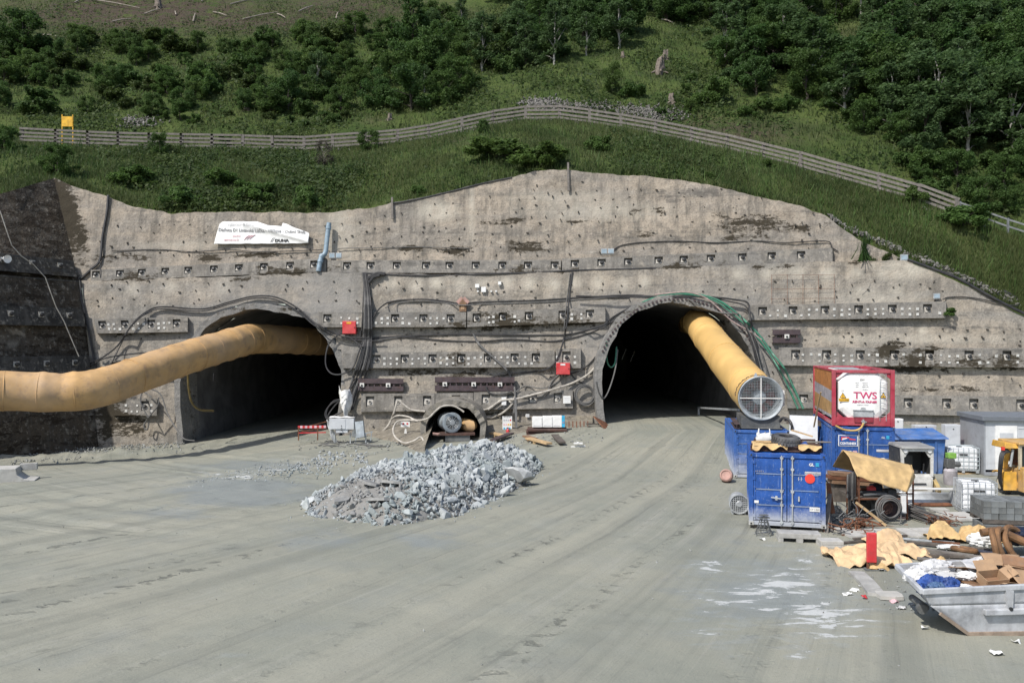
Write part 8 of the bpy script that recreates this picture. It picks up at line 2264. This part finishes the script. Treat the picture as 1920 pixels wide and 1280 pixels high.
# ------------------------------------------------------------------ foliage prototypes
vr = np.random.default_rng(99)
def leaves(cent, rad, n, size, rg, flat=0.55, droop=0.0):
 """n leaf quads spread through clumps; returns verts, quads, shade"""
 k_ = len(cent); w = rad**2; w = w/w.sum()
 ci = rg.choice(k_, n, p=w)
 d = rg.normal(size=(n, 3)); d /= np.linalg.norm(d, axis=1)[:, None]
 rr = rg.random(n)**(1/2.2)
 pos = cent[ci]+d*(rad[ci]*rr)[:, None]*np.array([1, 1, .8])
 nrm = d*.5+rg.normal(size=(n, 3))*.6+np.array([0, -.15, flat]); nrm /= np.linalg.norm(nrm, axis=1)[:, None]
 t_ = np.cross(nrm, rg.normal(size=(n, 3))); t_ /= np.linalg.norm(t_, axis=1)[:, None]; b = np.cross(nrm, t_)
 s_ = size*rg.uniform(.6, 1.35, n)
 t_ = t_*(s_*.5)[:, None]; b = b*(s_*.9)[:, None]
 V = np.stack([pos-b, pos+t_, pos+b, pos-t_], 1).reshape(-1, 3)
 Q = np.arange(n*4).reshape(n, 4)
 clump_tone = rg.random(k_)[ci]
 lv = np.clip(.15+.55*clump_tone+.35*rg.random(n), 0, 1)
 return V, Q, lv
def crown(kind, seed):
 rg = np.random.default_rng(seed)
 if kind == 'bush':       # broad, to the ground; unit height
  k_ = 34; a = rg.uniform(0, 6.28, k_); z = rg.uniform(.08, .9, k_); w = .50*np.sqrt(np.maximum(0.05, 1-((z-.35)/.62)**2)); r_ = w*rg.uniform(.35, 1.0, k_)
  c = np.stack([r_*np.cos(a), r_*np.sin(a), z], 1); rad = rg.uniform(.09, .19, k_); n = 6500; s_ = .028
 elif kind == 'round':
  k_ = 40; a = rg.uniform(0, 6.28, k_); z = rg.uniform(.15, .93, k_); w = .40*np.sqrt(np.maximum(.04, 1-((z-.52)/.46)**2)); r_ = w*rg.uniform(.3, 1.0, k_)
  c = np.stack([r_*np.cos(a), r_*np.sin(a), z], 1); rad = rg.uniform(.08, .16, k_); n = 7000; s_ = .025
 elif kind == 'birch':
  k_ = 46; a = rg.uniform(0, 6.28, k_); z = rg.uniform(.16, .98, k_); w = .25*(1-((z-.45)/.58)**2).clip(.05)**.7; r_ = w*rg.uniform(.2, 1.0, k_)
  c = np.stack([r_*np.cos(a), r_*np.sin(a), z], 1); rad = rg.uniform(.05, .11, k_); n = 4600; s_ = .021
 elif kind == 'tall':
  k_ = 44; a = rg.uniform(0, 6.28, k_); z = rg.uniform(.06, .97, k_); w = (.30*(1-z)**.55+.05); r_ = w*rg.uniform(.3, 1.0, k_)
  c = np.stack([r_*np.cos(a), r_*np.sin(a), z], 1); rad = rg.uniform(.06, .13, k_)*(1.1-.4*z); n = 7000; s_ = .023
 elif kind == 'low':
  k_ = 22; a = rg.uniform(0, 6.28, k_); z = rg.uniform(.1, .75, k_); r_ = .8*np.sqrt(rg.random(k_))*(1-.4*z)
  c = np.stack([r_*np.cos(a), r_*np.sin(a), z], 1); rad = rg.uniform(.16, .30, k_); n = 3600; s_ = .065
 V, Q, lv = leaves(c, rad, n, s_, rg)
 # a few loose sprays beyond the outline
 c2 = c[rg.choice(len(c), 14)]*np.array([1.18, 1.18, 1.06]); V2, Q2, l2 = leaves(c2, np.full(14, .06 if kind != 'low' else .12), n//9, s_, rg)
 return np.concatenate([V, V2]), np.concatenate([Q, Q2+len(V)]), np.concatenate([lv, l2]), c
def trunk_mesh(kind, c, seed, mat):
 rs_ = random.Random(seed); m = MB()
 top = {'bush': .6, 'round': .75, 'birch': .97, 'tall': .9, 'low': .4}[kind]; r0 = {'bush': .022, 'round': .026, 'birch': .016, 'tall': .024, 'low': .02}[kind]
 pts = [(0, 0, -.06)]+[(rs_.uniform(-.02, .02)*(z > .1), rs_.uniform(-.02, .02), z*top) for z in (.15, .35, .6, .8, 1.0)]
 m.tube(pts, [r0*1.3, r0, r0*.85, r0*.6, r0*.4, r0*.15], 7)
 idx_ = list(range(len(c))); rs_.shuffle(idx_)
 for i in idx_[:14]:
  e = c[i]; zb = max(.04, min(top*.9, e[2]*rs_.uniform(.4, .75)))
  m.tube([(0, 0, zb), (e[0]*.5, e[1]*.5, (zb+e[2])*.5+.02), tuple(e)], [r0*.45, r0*.28, r0*.08], 5)
 return m.mesh("trunk", mat)
PROTO = {}
for kind, mats, nvar in (('bush', ('leaf_dark', 'leaf_mid', 'leaf_light'), 3), ('round', ('leaf_dark', 'leaf_mid', 'leaf_mid'), 3), ('birch', ('leaf_birch', 'leaf_birch'), 2), ('tall', ('leaf_dark', 'leaf_birch'), 2), ('low', ('leaf_mid', 'leaf_light', 'cover'), 3)):
 PROTO[kind] = []
 for i in range(nvar):
  V, Q, lv, c = crown(kind, 300+17*i+len(kind)); me = np_mesh("crown", V, Q, M[mats[i]], False, face_attr=lv)
  PROTO[kind].append((me, trunk_mesh(kind, c, i, M['bark_birch'] if kind == 'birch' else M['bark'])))
def plant(pos, kind, h_, label, var=None, wide=1.0, group=None, cat=None, rz=None, name=None):
 v = PROTO[kind][random.randrange(len(PROTO[kind])) if var is None else var % len(PROTO[kind])]
 nm = name or {'bush': 'shrub', 'low': 'shrub', 'round': 'broadleaf_tree', 'birch': 'birch_tree', 'tall': 'young_tree'}[kind]
 root = empty(nm, pos, random.uniform(0, 6.28) if rz is None else rz, label, cat or ('shrub' if nm == 'shrub' else 'tree'), group)
 root.scale = (h_*wide, h_*wide, h_)
 link("crown", v[0], root); link("trunk" if nm != 'shrub' else "stem", v[1], root)
 return root
def plant_px(px, py, hpx, kind, label, var=None, wide=1.0, **k_):
 p = find_hill(px, py)
 if p is None: return None
 return plant(p+Vector((0, 0, -.05)), kind, hpx*p.y/F, label, var, wide, **k_)
# named ones
NP = [(770, 208, 88, 'bush', 0, 1.25, "broad dark bush in the middle above the fence"), (712, 200, 70, 'bush', 0, 1.0, "dark bush joined to the left of the broad dark bush"), (838, 195, 66, 'bush', 1, 1.0, "mid green bush at the right flank of the broad dark bush"),
      (540, 207, 78, 'bush', 0, .95, "compact dark bush left of the middle above the fence"), (775, 130, 140, 'tall', 0, .9, "tall dark tree rising behind the broad dark bush"), (800, 150, 95, 'round', 1, 1.0, "paler tree just right of the tall dark tree"),
      (42, 108, 92, 'round', 0, 1.1, "dark round tree at the upper left edge"), (112, 117, 46, 'bush', 0, 1.0, "small dark bush right of the tree at the upper left edge"), (108, 327, 62, 'bush', 1, 1.05, "light specked bush on the crest of the wall at the left corner"), (8, 285, 52, 'bush', 1, 1.2, "bush at the left end of the fence"),
      (1040, 122, 112, 'birch', 0, 1.0, "birch with a pale trunk left of the middle of the wood"), (905, 135, 110, 'birch', 1, 1.1, "slender birch right of the broad dark bush"), (1160, 92, 95, 'birch', 0, 1.3, "birch with a double crown uphill of the stumps"), (1100, 105, 80, 'birch', 1, 1.0, "small birch between two larger ones"), (985, 128, 85, 'tall', 1, 1.1, "blue green young tree beside the pale trunked birch"),
      (1148, 175, 60, 'bush', 2, .7, "light green upright bush left of the stumps"), (1340, 195, 50, 'low', 1, .9, "bright low bush right of the lower stump"), (300, 292, 46, 'bush', 1, .9, "bush growing in front of the fence at the left"), (420, 278, 26, 'low', 1, 1.0, "flat green bush under the fence"), (690, 282, 42, 'bush', 1, 1.0, "bush in front of the fence left of its rise"), (905, 250, 28, 'bush', 1, .9, "small bush at the fence where it climbs"), (1147, 228, 24, 'bush', 1, .8, "small bush poking through the top of the fence"),
      (575, 390, 46, 'low', 1, .8, "bright green shrub on the wall edge above the banner"), (480, 378, 40, 'low', 1, 1.2, "mid green shrub on the wall edge left of the bright one"), (340, 385, 40, 'low', 1, 1.2, "dark shrub on the wall edge at the left"), (420, 350, 36, 'low', 1, 1.3, "bramble clump on the front slope at the left"), (930, 300, 46, 'low', 1, 1.8, "wide shrub on the front slope under the highest fence part"), (1015, 312, 44, 'low', 1, 1.6, "shrub just above the highest point of the wall"), (1120, 285, 34, 'low', 1, 1.0, "shrub right of the post at the wall top"),
      (785, 364, 18, 'low', 1, 1.2, "small shrub at the wall edge left of the post"), (1440, 315, 18, 'low', 1, .9, "small shrub below the fence at the right"), (1712, 378, 34, 'low', 1, 1.0, "shrub leaning through the fence at the right"), (1805, 425, 44, 'low', 1, 1.4, "shrub below the guard rail at the right"), (1330, 395-60, 14, 'low', 1, 1, "tiny shrub on the slope right of the post"), (250, 345, 36, 'low', 1, 1.4, "bramble clump behind the crest of the left corner"), (1690, 268, 62, 'bush', 1, 1.2, "sunlit olive bush at the lower edge of the right wood"), (1620, 250, 66, 'bush', 1, 1.0, "leafy bush left of the sunlit olive bush")]
for px, py, h_, kind, var, wd, lb in NP: plant_px(px, py, h_, kind, lb, var, wd)
# dead shrub
p = find_hill(607, 314); root = empty("dead_shrub", p, 0, "grey leafless shrub stump in front of the fence", "shrub"); h_ = 52*p.y/F
V, Q, lv, c = crown('bush', 555); root.scale = (h_*.7, h_*.7, h_)
sub = np.random.default_rng(1).random(len(Q)) < .35; link("twigs", np_mesh("twigs", V, Q[sub], M['leaf_dead'], face_attr=lv[sub]), root); link("stem", trunk_mesh('bush', c, 5, M['log']), root)
# ledge plants on the right of the top beam
g = WU(1625, 488, -.2)
root = plant(g+Vector((0, 0, -.2)), 'low', 2.0, "tall grass and weeds growing on the ledge at the right", 1, .9)
m = MB(); rs_ = random.Random(2)
for i in range(70):
 x = rs_.gauss(0, .6); a = rs_.uniform(-.5, .5); h_ = rs_.uniform(.6, 1.5); m.tube([(x, rs_.uniform(-.3, .3), 0), (x+a*.4, 0, h_*.6), (x+a*1.1, -.05, h_)], [.02, .014, .004], 4)
o = m.build("reeds", M['leaf_light'], root); root.scale = (1.5, 1.5, 1.5); root.children[0].scale = (.8, .5, .45)
plant(WL(1410*1.0+368, 592, .2), 'low', .6, "small weed at the right end of the right hand beam", 1, 1.0)
plant(WU(1668, 490, -.2), 'low', .9, "yellowish weed right of the tall grass on the ledge", 2, .9)
# thickets: individual shrubs and trees filling the slope
ORD = ["first", "second", "third", "fourth", "fifth", "sixth", "seventh", "eighth", "ninth", "tenth", "eleventh", "twelfth", "thirteenth", "fourteenth", "fifteenth", "sixteenth", "seventeenth", "eighteenth"]
def fill(n, xr, yr, kinds, hr, zone, seed, reject=None, mind=1.6):
 rs_ = random.Random(seed); done = []; tries = 0; made = {}
 while len(done) < n and tries < n*14:
  tries += 1
  px, py = rs_.uniform(*xr), rs_.uniform(*yr)
  if reject and reject(px, py): continue
  p = find_hill(px, py)
  if p is None: continue
  yf_ = float(np.interp(px, _fpx, _fY))
  if p.y < yf_+4: continue
  if any((p-q).length < mind for q in done): continue
  done.append(p)
  kind, var, wd, nm = rs_.choice(kinds); h_ = rs_.uniform(*hr)*(1.25 if kind in ('birch', 'tall') else .85 if kind == 'low' else 1)
  random.seed(seed*1000+len(done))
  o = plant(p+Vector((0, 0, -.1)), kind, h_, nm, var, wd*rs_.uniform(.85, 1.2), group=nm+" kind in "+zone)
  made.setdefault(nm, []).append((py, px, o))
 for nm, L in made.items():          # each is told from its like by its place
  L.sort(key=lambda q: q[0]); nb = 1 if len(L) < 6 else 2 if len(L) < 14 else 3
  for k_ in range(nb):
   B = sorted(L[len(L)*k_//nb:len(L)*(k_+1)//nb], key=lambda q: q[1])
   where = {1: ["in "], 2: ["high in ", "low in "], 3: ["high in ", "midway in ", "low in "]}[nb][k_]
   for i, q in enumerate(B):
    q[2]["label"] = (ORD[i]+" "+nm+" from the left " if len(B) > 1 else "only "+nm+" ")+where+zone
 random.seed(seed)
KL = [('bush', 1, 1.1, "leafy green shrub"), ('bush', 1, 1.2, "spreading green shrub"), ('bush', 2, 1.0, "light green shrub"), ('low', 0, 1.0, "low spreading shrub"), ('low', 2, 1.1, "low spreading shrub"), ('round', 1, 1.0, "small round tree")]
clear = lambda px, py: (60 < px < 620 and py < 70) or (600 < px < 720 and py < 40) or (720 < px < 1000 and py < 20)
fill(118, (-60, 640), (72, 226), KL, (1.4, 3.2), "the left thicket", 11, clear, 1.25)
fill(44, (560, 960), (45, 190), KL+[('birch', 1, 1.0, "thin birch")], (2.2, 4.4), "the middle thicket", 12, clear, 2.0)
fill(12, (250, 700), (215, 238), [('low', 0, .9, "low spreading shrub"), ('low', 2, .9, "low spreading shrub"), ('low', 1, .8, "pale low shrub")], (.8, 1.4), "the fence strip", 13, None, 1.6)
KR = [('round', 1, 1.0, "round leafy tree"), ('round', 0, 1.0, "dark round tree"), ('birch', 0, 1.4, "feathery birch"), ('birch', 1, 1.5, "feathery birch"), ('tall', 1, 1.2, "blue green young tree"), ('tall', 0, 1.1, "dark young tree"), ('bush', 1, 1.0, "leafy wood edge shrub")]
def wood_rej(px, py):
 edge = np.interp(px, [960, 1060, 1230, 1300, 1400, 1520, 1620, 1700, 1800, 1920], [130, 110, 60, 105, 175, 215, 245, 275, 310, 360])
 if py > edge: return True
 return (1540 < px < 1625 and 55 < py < 130)
fill(130, (960, 2000), (0, 350), KR, (4.0, 6.8), "the right wood", 14, wood_rej, 2.0)
fill(26, (1250, 1960), (-160, 10), KR, (6, 9), "the top right wood", 15, None, 4)
fill(14, (940, 1300), (-110, 20), KR, (5, 8), "the top middle wood", 16, None, 4)
fill(16, (1180, 1600), (150, 235), [('low', 0, 1.0, "low spreading shrub"), ('low', 1, 1.0, "pale low shrub"), ('bush', 2, .9, "light green shrub")], (1.0, 2.2), "the open slope", 17, lambda px, py: 1210 < px < 1270 and py < 200, 2.0)
fill(16, (1700, 1960), (300, 400), [('bush', 1, 1.0, "leafy green shrub"), ('low', 0, 1.0, "low spreading shrub"), ('round', 1, 1, "small round tree")], (1.6, 3.6), "the guard rail thicket", 18, None, 1.8)
# pale trunks standing at the top of the wood
for i, (px, y1, y0) in enumerate(((1567, -10, 30), (1614, -12, 33), (1654, -15, 22), (1706, -15, 25))):
 p = find_hill(px, y0+6); m = MB(); m.tube([(0, 0, -.2), (.05, 0, 3), (0.0, 0, 7)], [.12, .1, .05], 8); o = m.build("trunk", M['bark_birch']); o.location = p
 root = empty("birch_tree", p, 0, ("first", "second", "third", "fourth")[i]+" pale birch trunk from the left at the top edge of the wood", "tree"); o.parent = root; o.location = (0, 0, 0)
 q = link("crown", PROTO['birch'][i % 2][0], root); q.scale = (9, 9, 9); q.location = (0, 0, 2)
# stumps
def stump(px, py, hpx, lab, seed):
 p = find_hill(px, py); h_ = hpx*p.y/F; rs_ = random.Random(seed); m = MB(); n = 14
 for j, z in enumerate((-.3, 0, .35, .7, 1.0)):
  for i in range(n):
   a = 6.283*i/n; r_ = h_*(.42-.16*min(1, z+.2))*(1+.25*math.sin(a*3+seed)+rs_.uniform(-.12, .12)); zz = z*h_+(rs_.uniform(-.25, .2)*h_ if z == 1 else 0)
   m.v.append((r_*math.cos(a)+.12*h_*z*math.sin(seed), r_*math.sin(a), zz))
 for j in range(4):
  for i in range(n): m.face((j*n+i, j*n+(i+1) % n, (j+1)*n+(i+1) % n, (j+1)*n+i))
 m.face(tuple(4*n+i for i in range(n)))
 root = empty("tree_stump", p, 0, lab, "stump"); m.build("wood", M['stump'], root)
 q = MB()
 for i in range(5):
  a = 6.283*i/5+seed; q.tube([(math.cos(a)*h_*.3, math.sin(a)*h_*.3, .1*h_), (math.cos(a)*h_*.65, math.sin(a)*h_*.65, -.05*h_)], [.1*h_, .04*h_], 6)
 q.build("roots", M['stump'], root)
stump(1236, 138, 26, "tall bleached stump on the open slope right of the middle", 1); stump(1246, 112, 16, "smaller stump uphill of the tall bleached stump", 2); stump(1258, 194, 16, "lone stump lower on the slope towards the fence", 3); stump(464, 208, 14, "small stump left of the compact dark bush", 4); stump(298, 16, 18, "stump in the brown clearing at the top left", 5); stump(1168, 108, 10, "tiny stump under the double crowned birch", 6); stump(730, 226, 12, "low stump just uphill of the fence in the middle", 7)
# felled logs in the clearing
LG = [(170, 2, 262, 20), (455, 40, 520, 28), (362, 44, 366, 30), (378, 6, 385, 0), (432, 12, 480, 2), (270, 30, 300, 22), (80, 70, 106, 74), (330, 92, 360, 96), (520, 30, 535, 38), (140, 8, 160, 1), (330, 32, 328, 26), (560, 25, 590, 14), (630, 38, 634, 28), (1240, 40, 1262, 48), (980, 8, 1000, 14), (210, 44, 245, 40), (400, 26, 425, 34)]
LG[:12] = sorted(LG[:12])
for i, (xa, ya, xb, yb_) in enumerate(LG):
 a, b = find_hill(xa, max(ya, -40)), find_hill(xb, max(yb_, -40))
 if a is None or b is None: continue
 if (a-b).length > 14: b = a+(b-a).normalized()*10
 a, b = a+Vector((0, 0, .25)), b+Vector((0, 0, .35)); m = MB(); m.tube([a, a.lerp(b, .5)+Vector((0, 0, .1)), b], [.11, .09, .05], 7)
 tag(m.build("log", M['log']), ORD[i]+" bleached log from the left in or below the brown clearing" if i < 12 else ["", "", "bleached stick right of the clearing", "bleached log at the top of the wood", "bleached log at the top middle", "short log in the clearing's middle", "thin log in the clearing's right half"][max(2, min(6, i-10))], "log", "bleached logs in the clearing" if i < 12 else None)
# brushwood in the clearing
rg = np.random.default_rng(5)
m = MB(); rs_ = random.Random(33)
for i in range(650):
 px, py = (rs_.uniform(-20, 560), rs_.uniform(2, 70)) if i < 520 else (rs_.uniform(560, 760), rs_.uniform(0, 45))
 p = find_hill(px, py)
 if p is None: continue
 a = rs_.uniform(0, 6.28); l = rs_.uniform(.4, 1.6); q = p+Vector((math.cos(a)*l, math.sin(a)*l*.5, rs_.uniform(-.05, .4)))
 m.tube([p+Vector((0, 0, .08)), q], [.03, .012], 4)
o = link("brushwood", m.mesh("brushwood", M['stump'])); tag(o, kind="stuff")
# stone heaps behind the fence
rs = np.random.default_rng(44); pts = []
for cx, cy, sx, sy, n in ((262, 232, 18, 5, 260), (1015, 196, 22, 4, 260), (1070, 202, 40, 4, 300), (1235, 218, 25, 6, 420), (1185, 212, 30, 4, 160), (1110, 205, 60, 3, 160)):
 for _ in range(n):
  px, py = cx+rs.normal(0, sx), cy+rs.normal(0, sy); p = find_hill(px, min(py, 245))
  if p is None: continue
  pts.append((p.x, p.y, p.z+.12+abs(rs.normal(0, .08)), rs.uniform(.07, .21)))
for _ in range(500):
 px = rs.uniform(60, 1800); Yf = float(np.interp(px, _fpx, _fY))-rs.uniform(-.6, .8); pts.append(((px-960)/F*Yf, Yf, float(hill_z(np.array([px]), np.array([Yf]))[0])+.05, rs.uniform(.06, .16)))
scatter_stones("field_stones", pts, M['pale_stone'])
pts = []
for _ in range(420):
 t_ = rs.random(); px = 1552+t_*360; py = np.interp(px, [1552, 1600, 1690, 1800, 1905], [406, 436, 474, 520, 574])+rs.normal(0, 2.2); p = find_hill(px, py)
 if p is not None and p.y < hill_cols(px)[0]+3: pts.append((p.x, p.y-.1, p.z+.05, rs.uniform(.06, .2)))
scatter_stones("edge_stones", pts, M['pale_stone'])
# ------------------------------------------------------------------ grass and ground cover
def blades(n, pxr, f_lo, f_hi, h0, h1, name, mat, seed, width=.05, back=None, thin=None):
 rg = np.random.default_rng(seed); px = rg.uniform(pxr[0], pxr[1], n); yw_, zw_, yf_, zf_ = hill_cols(px)
 if back is None: Y = yw_+.15+(yf_-yw_)*rg.uniform(f_lo, f_hi, n)
 else: Y = yf_+back[0]+(back[1]-back[0])*rg.random(n)**.8
 X = (px-960)/F*Y
 dens = vnoise(X, Y, .35, 3, seed)
 keep = rg.random(n) < np.clip(.55+.9*dens, .12, 1)
 px, Y, X = px[keep], Y[keep], X[keep]; n = len(px); Z = hill_z(px, Y); pp = np.stack([X, Y, Z-.03], 1)
 hpx, hpy = project(pp); brown = np.clip(1.2-np.sqrt(((hpx-300)/380)**2+((hpy-20)/55)**2), 0, 1); ok = rg.random(n) > brown*.9; pp = pp[ok]; n = len(pp)
 hgt = rg.uniform(h0, h1, n)*(1+.5*vnoise(pp[:, 0], pp[:, 1], .8, 2, seed+1)); a = rg.uniform(0, 6.28, n); w = width*rg.uniform(.6, 1.5, n)
 lean = rg.normal(0, .3, (n, 2))*hgt[:, None]; d = np.stack([np.cos(a)*w, np.sin(a)*w, np.zeros(n)], 1)
 tip = pp+np.concatenate([lean, hgt[:, None]], 1)
 V = np.stack([pp-d, pp+d, tip], 1).reshape(-1, 3); Q = np.arange(3*n).reshape(n, 3)
 lv = np.clip(.45+.5*vnoise(pp[:, 0], pp[:, 1], .5, 3, seed+2)+.45*vnoise(pp[:, 0], pp[:, 1], .09, 2, seed+9)+rg.normal(0, .2, n), 0, 1)
 o = link(name, np_mesh(name, V, Q, mat, face_attr=lv)); tag(o, kind="stuff")
def cover(n, pxr, yr, name, mat, seed, size, back, patchy=.2, up=.3, fade=None):
 rg = np.random.default_rng(seed); px = rg.uniform(pxr[0], pxr[1], n); yw_, zw_, yf_, zf_ = hill_cols(px)
 Y = (yw_+.2+(yf_-yw_-.6)*rg.random(n)) if back is None else yf_+back[0]+(back[1]-back[0])*rg.random(n)
 X = (px-960)/F*Y; dens = vnoise(X, Y, .22, 3, seed)
 if fade: dens = dens-1.2*(1-smoothstep(fade[0], fade[1], px)*(1-smoothstep(fade[2], fade[3], px)))
 keep = rg.random(n) < np.clip(patchy+1.6*dens, 0.02, 1); px, Y, X, dens = px[keep], Y[keep], X[keep], dens[keep]; n = len(px)
 Z = hill_z(px, Y)+rg.random(n)**1.5*up*(1+1.2*np.clip(dens, 0, 1)); pos = np.stack([X, Y, Z], 1)
 hpx, hpy = project(pos); ok = rg.random(n) > np.clip(1.2-np.sqrt(((hpx-300)/380)**2+((hpy-20)/55)**2), 0, 1)*.92; pos = pos[ok]; n = len(pos)
 nrm = rg.normal(size=(n, 3))*.5+np.array([0, -.5, .8]); nrm /= np.linalg.norm(nrm, axis=1)[:, None]; t_ = np.cross(nrm, rg.normal(size=(n, 3))); t_ /= np.linalg.norm(t_, axis=1)[:, None]; b = np.cross(nrm, t_); s_ = size*rg.uniform(.5, 1.4, n)
 V = np.stack([pos-b*(s_*.8)[:, None], pos+t_*(s_*.5)[:, None], pos+b*(s_*.8)[:, None], pos-t_*(s_*.5)[:, None]], 1).reshape(-1, 3)
 lv = np.clip(.4+.5*vnoise(pos[:, 0], pos[:, 1], .6, 3, seed+2)+rg.normal(0, .22, n), 0, 1)
 o = link(name, np_mesh(name, V, np.arange(4*n).reshape(n, 4), mat, face_attr=lv)); tag(o, kind="stuff")
blades(240000, (-120, 2050), 0, 1.0, .18, .52, "slope_grass", M['grass'], 71, .030)
blades(9000, (-120, 2050), 0, 1.0, .5, 1.1, "tall_weeds", M['leaf_light'], 75, .035)
blades(170000, (-120, 2050), 0, 0, .25, .65, "hill_grass", M['grass'], 72, .05, back=(0, 55))
cover(60000, (-120, 1400), None, "bramble_cover", M['cover'], 73, .16, None, .05, .35)
cover(90000, (60, 1000), None, "bramble_thicket", M['cover'], 78, .18, None, .38, .45, (60, 300, 450, 1000))
cover(150000, (-120, 2050), None, "hill_cover", M['cover'], 74, .24, (1.5, 55), .30, .6)
cover(60000, (-120, 2050), None, "fern_cover", M['leaf_light'], 76, .20, (3, 45), -.05, .5)
